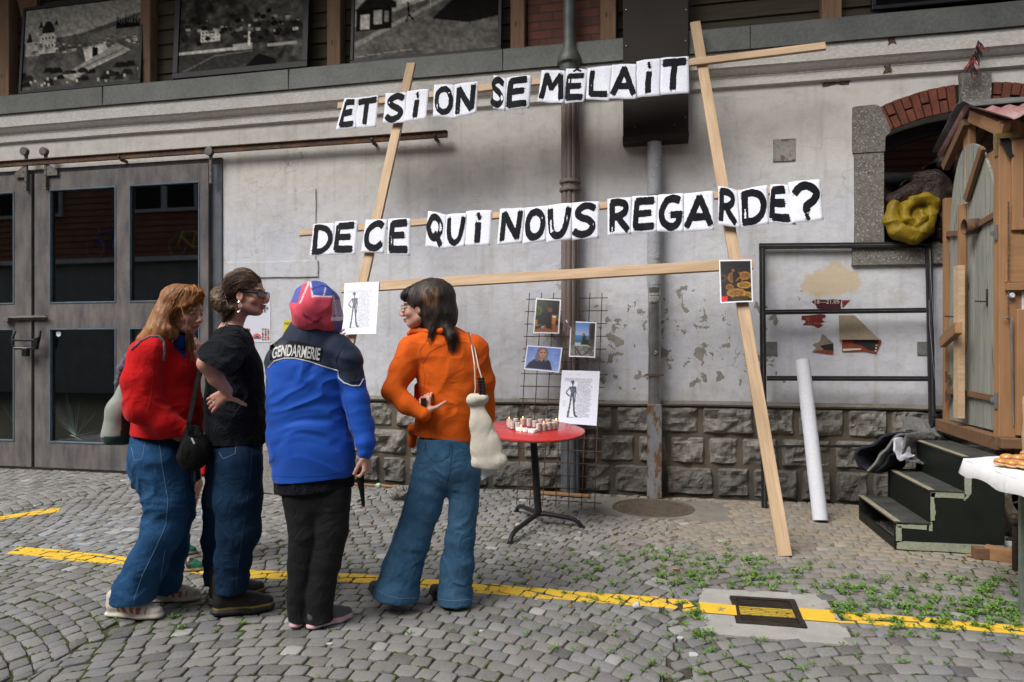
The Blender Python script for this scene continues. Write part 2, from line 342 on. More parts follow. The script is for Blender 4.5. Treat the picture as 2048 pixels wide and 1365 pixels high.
M['plaster'] = m_plaster(); M['rock'] = m_rock(); M['mortar'] = m_mortar(); M['cobble'] = m_cobble(); M['joint'] = m_joint(); M['line'] = m_paint_line(); M['brick'] = m_brick()
M['glass'] = m_glass('window_glass', refl=1.5); M['cupglass'] = m_glass('cup_glass', (.93, .93, .93), .6)
M['white_stone'] = pm('painted_moulding', (.68, .665, .63), (.57, .55, .51), 3, .8, .5, 30, kind='World', spots=(.16, .12, .08), spot_scale=9, spot_t=.70, stretch=(1, 1, 1.6))
M['zinc'] = pm('zinc_flashing', (.17, .18, .17), (.12, .127, .12), 2.5, .55, .1, 40, .3, kind='World')
M['clad'] = wood('dark_cladding', (.085, .072, .045), (.05, .043, .028), .8, False, 20, (.015, .012, .01), cracks=.5)
M['post'] = wood('weathered_post', (.27, .165, .095), (.17, .105, .065), .8, True, 24, (.03, .02, .015), along=2, cracks=.7)
M['postx'] = wood('upright_post', (.27, .165, .095), (.17, .105, .065), .8, True, 24, (.03, .02, .015), along=0, cracks=.7)
M['door'] = pm('grey_brown_door_paint', (.195, .175, .17), (.085, .082, .088), 3.4, .65, .3, 60, stretch=(2.2, 1, .7), spots=(.22, .13, .08), spot_scale=4, spot_t=.70)
M['bead'] = pm('blue_grey_bead', (.13, .19, .23), (.09, .12, .15), 6, .5)
M['rust'] = pm('rusty_iron', (.15, .10, .075), (.085, .05, .035), 9, .8, .5, 60, .2, spots=(.20, .085, .035), spot_scale=14, spot_t=.56)
M['hanger'] = pm('grey_painted_iron', (.20, .19, .18), (.12, .11, .10), 7, .65, .3, 60, .2, spots=(.12, .055, .03), spot_scale=18, spot_t=.58)
M['pipe'] = pm('brown_grey_downpipe', (.23, .185, .165), (.165, .135, .125), 5, .55, .15, 60, .2, kind='World', stretch=(4, 4, .7), spots=(.16, .085, .05), spot_scale=2.5, spot_t=.66)
M['pipe_top'] = pm('green_grey_pipe', (.15, .165, .15), (.10, .11, .10), 6, .5, .1, 50, .3)
M['pipe2'] = pm('light_grey_pipe', (.36, .38, .41), (.29, .30, .32), 5, .45, .1, 40)
M['galv'] = pm('galvanised_sheet', (.42, .43, .44), (.30, .31, .32), 7, .32, .25, 12, .8)
M['pipe_rust'] = pm('rusting_steel_pipe', (.26, .27, .285), (.19, .19, .19), 4, .6, .3, 60, .3, kind='World', stretch=(3, 3, 1), spots=(.15, .075, .04), spot_scale=4.5, spot_t=.5)
M['flute'] = pm('blue_grey_steel', (.15, .165, .19), (.10, .11, .125), 5, .5, .2, 50, .3)
M['darkbox'] = pm('dark_brown_sheet', (.034, .027, .024), (.024, .019, .017), 2, .55)
M['screw'] = m_plain('screw_steel', (.4, .4, .4), .3, 1)
M['blackframe'] = pm('black_frame', (.018, .018, .02), (.012, .012, .013), 8, .4)
M['granite'] = pm('rough_granite', (.23, .215, .195), (.13, .122, .11), 26, .85, .7, 70, kind='World', spots=(.42, .41, .38), spot_scale=60, spot_t=.57)
M['mortar_dark'] = pm('dark_mortar', (.035, .03, .027), (.02, .018, .017), 20, .95)
M['vouss'] = pm('arch_brick', (.21, .07, .042), (.125, .045, .032), 12, .85, .5, 60, kind='World', spots=(.30, .2, .16), spot_scale=16, spot_t=.7)
M['timber'] = wood('pale_new_timber', (.60, .44, .29), (.40, .27, .16), .65, True, 30, (.16, .08, .04))
M['timber2'] = wood('orange_softwood', (.37, .205, .10), (.25, .135, .065), .6, True, 22, (.07, .03, .015), along=2, kind='Object')
M['timber2b'] = wood('softwood_board', (.37, .205, .10), (.25, .135, .065), .6, True, 22, (.07, .03, .015), along=0)
M['timber_old'] = wood('old_brown_beam', (.21, .115, .06), (.12, .068, .04), .8, True, 20, (.03, .02, .015), along=0, cracks=.5)
M['leaf_grey'] = wood('weathered_green_planks', (.34, .335, .30), (.17, .19, .165), .85, True, 16, (.05, .04, .035), along=2, cracks=.85)
M['paper'] = m_cloth('white_paper', (.72, .74, .82), (.69, .71, .80), .03, 4, .8, 0, 60)
M['ink'] = pm('black_brush_paint', (.006, .007, .009), (.010, .011, .015), 30, .6, .05, 90, stretch=(1, 1, 4), fine=0, spec=.05)
M['pict'] = m_attr('printed_photo', .45, 0, 100, .3, 0, 0)
M['bigpict'] = m_attr('printed_panel', .7, .0, 100, .08, 0, 0)
M['blacksteel'] = pm('black_steel', (.02, .02, .022), (.032, .032, .034), 7, .42, .1, 90, .2)
M['steel_edge'] = pm('worn_steel_edge', (.17, .17, .165), (.10, .10, .10), 14, .4, .1, 60, .6)
M['mesh'] = pm('rusty_mesh_wire', (.115, .07, .05), (.07, .042, .032), 20, .75, 0, 60, .2)
M['red'] = pm('red_table_paint', (.52, .022, .018), (.42, .02, .02), 5, .22, .1, 60, spots=(.62, .30, .27), spot_scale=11, spot_t=.69, spec=.6, fine=.06)
M['wax'] = m_plain('candle_wax', (.86, .82, .78), .5); M['wax'].node_tree.nodes['Principled BSDF'].inputs['Subsurface Weight'].default_value = .2
M['flame'] = m_plain('flame', (1, .5, .15), .5, emit=(1, .42, .1), es=5.)
M['wick'] = m_plain('wick', (.02, .015, .01), .9)
M['roll'] = m_cloth('white_paper_roll', (.68, .70, .76), (.64, .66, .72), .05, 8, .7, 0, 90)
M['steps'] = pm('black_green_paint', (.008, .011, .009), (.014, .017, .014), 5, .5, .2, 40, spots=(.12, .13, .11), spot_scale=22, spot_t=.70)
M['tread'] = pm('worn_black_tread', (.035, .037, .034), (.075, .077, .072), 5, .65, .3, 50, spots=(.15, .14, .12), spot_scale=12, spot_t=.66)
M['edge'] = pm('worn_green_cream_paint', (.33, .36, .27), (.27, .29, .215), 8, .6, .2, 60, spots=(.03, .035, .03), spot_scale=13, spot_t=.63)
M['edge_tan'] = pm('worn_tan_edge', (.34, .30, .21), (.23, .20, .145), 10, .75, .2, 60, spots=(.05, .045, .04), spot_scale=15, spot_t=.63)
M['concrete'] = pm('cast_concrete', (.43, .42, .395), (.34, .33, .31), 7, .9, .35, 120, kind='World', spots=(.12, .115, .10), spot_scale=13, spot_t=.66)
M['castiron'] = pm('cast_iron', (.07, .055, .042), (.035, .03, .026), 14, .6, .3, 80, .5)
M['cover'] = pm('worn_manhole_iron', (.17, .135, .10), (.10, .085, .07), 10, .65, .3, 80, .3)
M['ironpaint'] = pm('yellow_paint_on_iron', (.60, .42, .05), (.42, .29, .05), 20, .7, spots=(.06, .05, .035), spot_scale=30, spot_t=.56)
M['litter_white'] = m_plain('white_litter', (.48, .48, .46), .8)
M['litter_tan'] = m_plain('filter_tan', (.55, .25, .10), .8)
M['leaf'] = None
def m_leaf():
    m, nt, b = newmat('weed_leaf'); h = N(nt); a = h.n('ShaderNodeAttribute', attribute_name='Col').outputs['Color']; nt.links.new(a, b.inputs['Base Color']); b.inputs['Roughness'].default_value = .55
    b.inputs['Subsurface Weight'].default_value = .0; return m
M['leaf'] = m_leaf()
M['skin'] = m_skin()
M['denim_a'] = m_denim('mid_blue_denim', (.011, .046, .12), (.030, .10, .22)); M['denim_b'] = m_denim('dark_blue_denim', (.005, .017, .042), (.009, .030, .068)); M['denim_d'] = m_denim('washed_blue_denim', (.026, .080, .155), (.066, .150, .255))
M['stitch'] = m_plain('denim_seam', (.12, .20, .30), .9); M['stitch2'] = m_plain('dark_seam', (.012, .03, .05), .9)
M['red_knit'] = m_cloth('red_knit', (.62, .010, .012), (.50, .008, .010), .25, 7, .95, .25, 260)
M['black_tee'] = m_cloth('faded_black_cotton', (.0055, .007, .011), (.009, .011, .016), .6, 11, .9, .12)
M['black_cloth'] = m_cloth('black_cloth', (.005, .005, .0055), (.008, .008, .0085), .35, 9, .85, .05)
M['orange'] = m_cloth('orange_fleece', (.70, .125, .010), (.60, .095, .008), .22, 6, .9, .15)
M['orange_seam'] = m_plain('orange_seam', (.36, .06, .01), .9)
M['jacket'] = m_attr('sports_jacket', .75, .15, 260, .3, .12, .12)
M['scarf'] = m_attr('printed_scarf', .8, .2, 260, .3, .1, .1)
M['shoe'] = m_attr('shoe', .6, .15, 150, .4, 0, .2)
M['canvas'] = m_cloth('cream_canvas', (.62, .58, .50), (.53, .50, .43), .22, 7, .9, .1)
M['cord'] = m_plain('pale_cord', (.55, .53, .48), .8)
M['khaki'] = m_cloth('grey_green_canvas', (.27, .30, .27), (.22, .25, .22), .3, 9)
M['darkgreen'] = m_cloth('dark_green_canvas', (.010, .035, .022), (.016, .045, .03), .3, 9)
M['olive'] = m_cloth('olive_nylon', (.25, .175, .014), (.17, .115, .010), .35, 8, .4, .0, 200)
M['brown_nylon'] = m_cloth('dark_brown_nylon', (.030, .018, .015), (.022, .014, .012), .5, 10, .42, 0, 200)
M['felt'] = m_cloth('grey_felt', (.16, .16, .16), (.11, .11, .11), .5, 14, .95, .2, 150)
M['felt_dark'] = m_cloth('navy_pile', (.018, .022, .035), (.035, .04, .055), .8, 40, .95, .2, 120)
M['whitecloth'] = m_cloth('white_tablecloth', (.80, .81, .84), (.77, .78, .81), .2, 4, .85, 0)
M['bun'] = pm('glazed_bun', (.50, .20, .04), (.62, .33, .10), 14, .3, .1, 60, spec=.6, fine=.04); M['crumb'] = m_plain('bun_crumb', (.66, .42, .17), .8); M['ham'] = m_plain('ham', (.42, .12, .10), .6); M['lettuce'] = m_plain('lettuce', (.10, .22, .03), .6)
M['sage'] = pm('sage_painted_steel', (.22, .27, .235), (.17, .21, .18), 8, .5, .1, 60, .2)
M['chrome'] = m_plain('silver', (.75, .74, .72), .15, 1); M['blackplastic'] = m_plain('black_plastic', (.012, .012, .013), .3); M['lens'] = m_plain('dark_lens', (.01, .012, .016), .06, 0, .8)
M['wallwhite'] = pm('white_painted_board', (.62, .62, .64), (.55, .55, .57), 4, .6, .1, 60)
M['roofsheet'] = pm('faded_red_corrugated', (.30, .13, .13), (.40, .27, .27), 6, .5, .2, 40, .2)
M['tar'] = pm('roofing_felt', (.14, .15, .145), (.08, .085, .085), 8, .85, .3, 60)
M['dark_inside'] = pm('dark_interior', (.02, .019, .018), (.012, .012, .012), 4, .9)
# ---------------------------------------------------------------- ground
gp = MB(); gp.add([(-60, -60, -.010), (60, -60, -.010), (60, 60, -.010), (-60, 60, -.010)], [(0, 1, 2, 3)])
tag(gp.build('ground', M['joint']), kind='structure')
SLAB = [on_z(*p).xy for p in ((1405, 1177), (1643, 1188), (1656, 1204), (1708, 1284), (1691, 1291), (1401, 1265), (1394, 1212))]
MH = on_z(1306, 1015); MHR = .335
PATCH = [Vector((MH.x-.62, MH.y-.36)), Vector((MH.x+.62, MH.y-.40)), Vector((MH.x+.66, MH.y+.34)), Vector((MH.x-.60, MH.y+.38))]
def inside(p, poly):
    c = False; j = len(poly)-1
    for i in range(len(poly)):
        a, b = poly[i], poly[j]
        if (a[1] > p[1]) != (b[1] > p[1]) and p[0] < (b[0]-a[0])*(p[1]-a[1])/(b[1]-a[1])+a[0]: c = not c
        j = i
    return c
def build_setts():
    rs = np.random.RandomState(3); XA = on_z(760, 1290).x; HW = 1.35; RR = 2.07; pitch = .097; t0 = math.asin(HW/RR); ns = 29
    quads = []
    for k in range(-3, 3):
        xa = XA+2*HW*k
        for r in range(-62, 10):
            off = .5*(r % 2)
            ts = np.linspace(-t0, t0, ns+1); ts = np.concatenate([[-t0], (ts[:-1]+ts[1:])/2, [t0]]) if off else ts
            ts = ts+rs.uniform(-.009, .009, len(ts)); ts[0] = -t0; ts[-1] = t0
            arc = lambda x, row: math.sqrt(max(RR*RR-(x-xa)**2, .1))-RR+row*pitch+.22
            for a, b in zip(ts[:-1], ts[1:]):
                q = []
                for t, up in ((a, 0), (b, 0), (b, 1), (a, 1)):
                    x = xa+RR*math.sin(t)
                    if up: x += pitch*math.sin(t)*.55
                    st_ = .035*(1 if r % 2 else -1)+.03*math.sin(r*2.3); x = min(max(x, xa-HW+st_), xa+HW+st_); q.append((x, arc(x, r+up)))
                c = np.mean(q, axis=0)
                if c[1] > -.02 or c[1] < -5.4 or c[0] < -9 or c[0] > 5.2: continue
                if inside(c, SLAB) or inside(c, PATCH): continue
                quads.append(q)
    Q = np.array(quads); n = len(Q); Q += rs.uniform(-.0045, .0045, Q.shape); Q[:, :, 1] = np.minimum(Q[:, :, 1], -.005)
    per = []
    for i in range(12):                        # rounded square outline
        a = 2*math.pi*(i+.5)/12; cx, cy = math.cos(a), math.sin(a); p = 11.; rr = (abs(cx)**p+abs(cy)**p)**(-1/p); per.append((.5+.5*cx*rr, .5+.5*cy*rr))
    per = np.array(per)
    def bil(u, v): return Q[:, 0:1]*((1-u)*(1-v))[..., None]+Q[:, 1:2]*(u*(1-v))[..., None]+Q[:, 2:3]*(u*v)[..., None]+Q[:, 3:4]*((1-u)*v)[..., None]
    L = .135; gap = rs.uniform(.016, .040, (n, 1)); hz = rs.normal(0, .0018, n); tx = rs.normal(0, .010, (n, 2)); wob = 1+rs.uniform(-.05, .025, (n, 12))
    cen = Q.mean(axis=1)
    rings = []
    for s, z in ((1., -.030), (1., -.005), (.965, -.0008), (.88, .0006)):
        u = .5+(per[:, 0]-.5)*(1-2*gap)*s*wob; v = .5+(per[:, 1]-.5)*(1-2*gap*1.1)*s*wob
        xy = bil(u, v); d = xy-cen[:, None]
        zz = z+hz[:, None]+(d*tx[:, None]).sum(2); rings.append(np.dstack([xy, zz]))
    ctr = np.dstack([cen[:, None], (hz+.0016)[:, None, None]])
    V = np.concatenate(rings+[ctr], axis=1); nv = V.shape[1]; F = []
    base = (np.arange(n)*nv)[:, None]; k = np.arange(12); k1 = (k+1) % 12; out = []
    for r in range(3): out.append(np.stack([base+r*12+k, base+r*12+k1, base+(r+1)*12+k1, base+(r+1)*12+k], -1).reshape(-1, 4))
    tri = np.stack([base+36+k, base+36+k1, np.repeat(base+48, 12, 1)], -1).reshape(-1, 3)
    faces = np.concatenate(out).tolist()+tri.tolist()
    g = rs.uniform(.165, .235, n); w = rs.uniform(-.003, .012, n); lt = rs.rand(n) < .035; g[lt] *= 1.6; dk = rs.rand(n) < .1; g[dk] *= .65
    C = np.stack([g+w, g+w*.3, g-w], 1); C[rs.rand(n) < .012] *= (1.04, .96, 1.0); C = np.repeat(C[:, None], nv, 1).reshape(-1, 3)
    o = mkobj('cobblestone_paving', V.reshape(-1, 3), faces, M['cobble'], smooth=True, col=C); tag(o, kind='structure')
    return V
SETTS = build_setts()
UPE = [(41, 1093), (116, 1100), (253, 1115), (413, 1134), (489, 1141), (690, 1147), (844, 1158), (1004, 1171), (1144, 1183), (1305, 1194), (1397, 1204), (1660, 1221), (1909, 1242), (2048, 1253), (2300, 1275)]
LOE = [(12, 1107), (120, 1121), (239, 1129), (400, 1148), (502, 1157), (693, 1164), (837, 1176), (994, 1190), (1148, 1202), (1309, 1215), (1397, 1224), (1680, 1246), (1912, 1260), (2048, 1271), (2300, 1294)]
BANDS = [[on_z(*p).xy for p in (LOE[i], LOE[i+1], UPE[i+1], UPE[i])] for i in range(len(UPE)-1)]
BANDS.append([on_z(*p).xy for p in ((-60, 1048), (118, 1024), (120, 1016), (-60, 1040))])
def clip(poly, band):
    out = poly
    for i in range(4):
        a, b = band[i], band[(i+1) % 4]; nn = Vector((-(b-a).y, (b-a).x)); res = []
        for j in range(len(out)):
            p, q = out[j], out[(j+1) % len(out)]; dp = (Vector(p[:2])-a).dot(nn); dq = (Vector(q[:2])-a).dot(nn)
            if dp >= 0: res.append(p)
            if (dp >= 0) != (dq >= 0): t = dp/(dp-dq); res.append(tuple(p[k]+(q[k]-p[k])*t for k in range(3)))
        out = res
        if len(out) < 3: return []
    return out
def build_line():
    mb = MB(); cen = SETTS[:, 48, :2]
    for band in BANDS:
        bx = [p.x for p in band]; by = [p.y for p in band]
        ids = np.where((cen[:, 0] > min(bx)-.12) & (cen[:, 0] < max(bx)+.12) & (cen[:, 1] > min(by)-.12) & (cen[:, 1] < max(by)+.12))[0]
        for i in ids:
            ring = [tuple(p) for p in (SETTS[i, 12:24]-SETTS[i, 48])*1.02+SETTS[i, 48]]; zr = SETTS[i, 24:36, 2].max(); ring = [(a, b, zr-.003) for a, b, c_ in ring]; c = clip(ring, band)
            if len(c) < 3: continue
            zt = SETTS[i, 48, 2]; P = [(x, y, z+.0045) for x, y, z in c]; n = len(P); ctr = tuple(np.mean(P, axis=0)[:2])+(zt+.0035,)
            mb.add(P+[ctr], [(k, (k+1) % n, n) for k in range(n)])
    o = mb.build('yellow_road_line', M['line'], smooth=True, fix=False); tag(o, kind='structure')
    s2 = MB(); p = [on_z(x, y, .004) for x, y in ((1398, 1225), (1474, 1231), (1471, 1211), (1397, 1204))]
    z = .0045; s2.add([(q.x, q.y, z) for q in p], [(0, 1, 2, 3)])
    p = [on_z(x, y, .004) for x, y in ((1607, 1240), (1680, 1246), (1660, 1221), (1597, 1216))]; s2.add([(q.x, q.y, z) for q in p], [(0, 1, 2, 3)])
    tag(s2.build('road_line_on_concrete', M['line'], fix=False), kind='structure')
build_line()
def rough_poly(poly, n=7, amp=.006, seed=1):
    r = random.Random(seed); out = []
    for i in range(len(poly)):
        a, b = Vector(poly[i]), Vector(poly[(i+1) % len(poly)])
        for k in range(n): p = a.lerp(b, k/n); out.append((p.x+r.uniform(-amp, amp), p.y+r.uniform(-amp, amp)))
    return out
# drain: concrete surround with the iron grate let into it
GR = [on_z(*p).xy for p in ((1474, 1246), (1614, 1258), (1590, 1199), (1458, 1193))]
root = thing('street_drain', ((GR[0].x+GR[2].x)/2, (GR[0].y+GR[2].y)/2, 0), 'concrete slab with a square iron drain grate crossed by the yellow line', 'drain')
mb = MB(); mb.poly(rough_poly(SLAB, 7, .007, 2), [rough_poly(GR, 4, .003, 3)], -.05, .0, 'z'); mb.build('concrete_surround', M['concrete'], root)
gc = (GR[0]+GR[1]+GR[2]+GR[3])/4; gu = (GR[1]-GR[0]+GR[2]-GR[3])/2; gv = (GR[3]-GR[0]+GR[2]-GR[1])/2
gq = lambda u, v: gc+gu*(u-.5)+gv*(v-.5)
fr = MB()
for a in ((0, 0, 1, .08), (0, .92, 1, 1), (0, .08, .09, .92), (.91, .08, 1, .92)):
    c = [gq(a[0], a[1]), gq(a[2], a[1]), gq(a[2], a[3]), gq(a[0], a[3])]; fr.hexa([(p.x, p.y, -.035) for p in c], [(p.x, p.y, .003) for p in c])
g1, g2 = MB(), MB(); nb = 13
for i in range(nb):
    v0 = .1+.8*i/nb; v1 = v0+.8/nb*.6; (g2 if 4 <= i <= 8 else g1).hexa(*[[(p.x, p.y, z-.003*(1-abs(2*((v0+v1)/2)-1))) for p in (gq(.1, v0), gq(.9, v0), gq(.9, v1), gq(.1, v1))] for z in (-.03, .001)])
for u in (.3, .5, .7): g1.hexa(*[[(p.x, p.y, z) for p in (gq(u-.02, .09), gq(u+.02, .09), gq(u+.02, .91), gq(u-.02, .91))] for z in (-.035, -.006)])
fr.build('frame', M['castiron'], root); gb = g1.build('grate_bars', M['castiron'], root); g2.build('painted_bars', M['ironpaint'], root)
pit = MB(); pit.add([(p.x, p.y, -.008) for p in GR], [(0, 1, 2, 3)]); pit.build('pit', M['dark_inside'], root, fix=False)
# manhole
root = thing('manhole_cover', (MH.x, MH.y, 0), 'round ribbed iron manhole cover in a concrete patch below the two downpipes', 'manhole cover')
mb = MB(); ring = [(MH.x+(MHR+.02)*math.cos(a), MH.y+(MHR+.02)*math.sin(a)) for a in np.linspace(0, 2*math.pi, 40, endpoint=False)]
mb.poly(rough_poly(PATCH, 9, .012, 5), [ring], -.05, -.002, 'z'); mb.build('concrete_patch', pm('dusty_concrete', (.235, .22, .19), (.165, .155, .135), 5, .9, .4, 90, kind='World', spots=(.12, .11, .09), spot_scale=9, spot_t=.6), root)
mb = MB(); mb.lathe([(MHR+.018, -.05), (MHR+.018, .002), (MHR-.005, .002), (MHR-.008, -.004), (MHR-.02, -.002), (0, -.001)], (MH.x, MH.y, 0), 48); mb.build('cover', M['cover'], root, smooth=True)
mb = MB()
for i in range(-11, 12):
    for j in range(-11, 12):
        x, y = i*.028, j*.028
        if x*x+y*y < (MHR-.04)**2 and (i+j) % 2 == 0: mb.box(MH.x+x-.011, MH.x+x+.011, MH.y+y-.006, MH.y+y+.006, -.003, .0035)
        elif x*x+y*y < (MHR-.04)**2: mb.box(MH.x+x-.006, MH.x+x+.006, MH.y+y-.011, MH.y+y+.011, -.003, .0035)
mb.build('tread_pattern', M['cover'], root)

# ---------------------------------------------------------------- the building
B = thing('workshop_building', (0, .2, 0), 'old workshop with peeling white plaster, stone plinth, grey sliding doors and dark timber storey', 'building')
XJ = wx(446); AX, AR, AZ = 2.673, 1.626, 3.452-1.626
WX0, WX1 = 1.965, 3.381; ZS = 2.32
def arc_pts(r, x0, x1, n, z0=AZ):
    return [(x, z0+math.sqrt(r*r-(x-AX)**2)) for x in np.linspace(x0, x1, n)]
hole = [(WX0, ZS), (WX1, ZS)]+arc_pts(AR, WX0, WX1, 24)[::-1]
mb = MB(); mb.poly([(-12, 3.46), (XJ, 3.46), (XJ, .86), (9, .86), (9, 4.35), (-12, 4.35)], [hole], 0, .36)
wall = mb.build('plaster_wall', M['plaster'], B)
mb = MB(); mb.box(-12, 9, .36, .40, 4.3, 4.36); mb.build('wall_top', M['dark_inside'], B)
# relief bands in the plaster, the vent plate, the broken-out slot
def slabp(px0, px1, py0, py1, t=.012, name='plaster_band', mat='plaster', jag=0.0, y=0):
    x0, x1 = wx(px0, y), wx(px1, y); z1, z0 = wz((px0+px1)/2, py0, y), wz((px0+px1)/2, py1, y)
    m = MB(); pl = rough_poly([(x0, z0), (x1, z0), (x1, z1), (x0, z1)], 5, jag, int(px0)); m.poly(pl, [], y-t, y+.002); return m.build(name, M[mat], B, bev=.003)
slabp(598, 632, 380, 530, .012, jag=.005); slabp(450, 637, 524, 556, .016, jag=.004)
M['vent'] = pm('stained_plate', (.36, .35, .33), (.27, .25, .23), 8, .8, .2, 60, spots=(.14, .10, .08), spot_scale=22, spot_t=.58)
slabp(1546, 1590, 279, 323, .012, 'wall_plate', 'vent', .002)
M['hole'] = pm('broken_plaster', (.16, .11, .07), (.06, .045, .03), 30, .95, .8, 60, bdist=.02)
mb = MB(); z = wz(1672, 167); mb.poly(rough_poly([(wx(1645), z-.018), (wx(1700), z-.014), (wx(1700), z+.022), (wx(1645), z+.016)], 6, .012, 4), [], -.003, .001); mb.build('broken_slot', M['hole'], B)
for px, py in ((1772, 141), (520, 152), (1775, 92)):
    mb = MB(); p = on_y(px, py); mb.poly(rough_poly([(p.x-.03, p.z-.035), (p.x+.03, p.z-.03), (p.x+.025, p.z+.03), (p.x-.02, p.z+.025)], 3, .01, px), [], -.112 if py < 100 else -.045, -.02); mb.build('plaster_chip', M['hole'], B)
# cornice and zinc
prof = [(.0, 3.785), (-.035, 3.80), (-.035, 3.872), (-.04, 3.876), (-.04, 3.889), (-.05, 3.892), (-.062, 3.90), (-.078, 3.918), (-.092, 3.938), (-.10, 3.945), (-.108, 3.95), (-.108, 4.09), (.05, 4.09), (.05, 3.785)]
def sweep(name, prof, x0, x1, mat, nx=60, wob=.0):
    V = []; n = len(prof)
    for i in range(nx+1):
        x = x0+(x1-x0)*i/nx
        for y, z in prof: V.append((x, y, z+wob*math.sin(x*1.7)+wob*.6*math.sin(x*4.1)))
    Fc = [(i*n+k, i*n+(k+1) % n, (i+1)*n+(k+1) % n, (i+1)*n+k) for i in range(nx) for k in range(n)]+[tuple(range(n)), tuple(nx*n+k for k in reversed(range(n)))]
    m = MB(); m.add(V, Fc); return m.build(name, mat, B)
sweep('cornice', prof, -12, 9, M['white_stone'], 60, .003)
sweep('zinc_flashing', [(-.135, 4.094), (-.128, 4.30), (-.10, 4.318), (.10, 4.33), (.10, 4.094)], -12, 9, M['zinc'], 40, .002)
seams = MB()
for px in (205, 577, 1005, 1500):
    x = wx(px, -.13); seams.box(x-.002, x+.002, -.139, -.128, 4.096, 4.305)
seams.build('zinc_seams', M['blackframe'], B)
# stone plinth: every face of rock in one dressed plinth
pl = MB(); pl.box(XJ, 9, .05, .36, -.05, .88); pl.build('plinth_core', M['mortar'], B)
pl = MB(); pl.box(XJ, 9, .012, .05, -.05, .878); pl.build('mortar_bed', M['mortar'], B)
def build_plinth():
    rs = np.random.RandomState(11); V = []; Fc = []
    rows = ((.02, .285), (.315, .565), (.60, .845))
    for ri, (z0, z1) in enumerate(rows):
        x = XJ+.02-rs.uniform(0, .2)
        while x < 6:
            w = rs.uniform(.24, .46); nx, nz = max(10, int(w/.022)), 12
            xa, xb = max(x, XJ+.01), x+w; us = np.linspace(0, 1, nx+1); vs = np.linspace(0, 1, nz+1); U, W = np.meshgrid(us, vs, indexing='ij')
            px = xa+(xb-xa)*U; pz = z0+(z1-z0)*W; P = np.stack([px.ravel(), pz.ravel()*1.0, np.full(px.size, ri*3.7+x)], 1)
            nse = vnoise(P, (7, 9, 1), 1)*.6+vnoise(P, (17, 19, 1), 2)*.35+vnoise(P, (40, 40, 1), 3)*.15; nse = nse.reshape(U.shape)
            ridge = np.abs(vnoise(P, (5, 6, 1), 5)).reshape(U.shape)
            e = np.minimum(np.minimum(U, 1-U)*(xb-xa), np.minimum(W, 1-W)*(z1-z0))/.045; e = np.clip(e, 0, 1)**.5
            r2 = np.abs(vnoise(P, (13, 15, 1), 6)).reshape(U.shape); dep = -(.012+e*(.034+nse*.055-ridge*.05-r2*.03)); dep[0, :] = dep[-1, :] = .02; dep[:, 0] = dep[:, -1] = .02
            jx = vnoise(P, (9, 9, 1), 8).reshape(U.shape)*.010; n0 = len(V)
            V += [tuple(t) for t in np.stack([(px+jx).ravel(), dep.ravel(), (pz+jx*.6).ravel()], 1)]
            for i in range(nx):
                for j in range(nz): a = n0+i*(nz+1)+j; Fc.append((a, a+nz+1, a+nz+2, a+1))
            x += w+.04
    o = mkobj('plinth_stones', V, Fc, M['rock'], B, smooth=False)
    for p in o.data.polygons: pass
build_plinth()
mb = MB()                                      # rounded ledge of mortar on top of the plinth
sweep('plinth_cap', [(.0, .90), (-.02, .885), (-.032, .868), (-.022, .852), (.02, .848), (.02, .90)], XJ+.002, 9, pm('cap_mortar', (.27, .25, .215), (.17, .155, .13), 6, .9, .5, 50, kind='World'), 80, .004)
# timber storey
YC = .06
cl = MB(); x = -12
for i in range(14):
    z0 = 4.30+i*.163; cl.hexa([(-12, YC-.022, z0), (9, YC-.022, z0), (9, YC+.05, z0), (-12, YC+.05, z0)], [(-12, YC, z0+.172), (9, YC, z0+.172), (9, YC+.05, z0+.172), (-12, YC+.05, z0+.172)])
cl.build('timber_cladding', M['clad'], B)
for px, w in ((15, .17), (298, .125), (672, .15), (1037, .14), (1217, .15), (1661, .165), (2090, .17)):
    x = wx(px, -.02); board('timber_post', (x, -.015, 4.315), (x, -.015, 6.6), w, .13, (0, -1, 0), M['postx'], B, .012)
# carved braces beside the leftmost two posts
for px, s in ((60, -1), (285, -1)):
    x = wx(px, -.02)+.03; m = MB(); a = [(x+s*0, 4.9), (x+s*.02, 5.0), (x+s*.07, 5.04), (x+s*.06, 5.12), (x+s*.15, 5.22), (x+s*.24, 5.5), (x+s*.32, 6.2), (x-s*.04, 6.2), (x-s*.06, 4.9)]
    m.poly(a, [], -.012, .05); m.build('carved_brace', M['post'], B, bev=.008)
mb = MB(); mb.box(wx(1056, .0), wx(1203, .0), .0, .09, 4.30, 6.6); mb.build('brick_panel', M['brick'], B)
mb = MB(); mb.box(-12, 9, .14, .4, 4.36, 6.6); mb.build('upper_wall', M['dark_inside'], B)
ev = MB(); ev.hexa([(-12, -1.6, 6.15), (9, -1.6, 6.15), (9, 1.5, 7.4), (-12, 1.5, 7.4)], [(-12, -1.6, 6.28), (9, -1.6, 6.28), (9, 1.5, 7.53), (-12, 1.5, 7.53)]); ev.build('shading_eave', M['clad'], B)  # unseen eave, added and sized to shade the timber storey
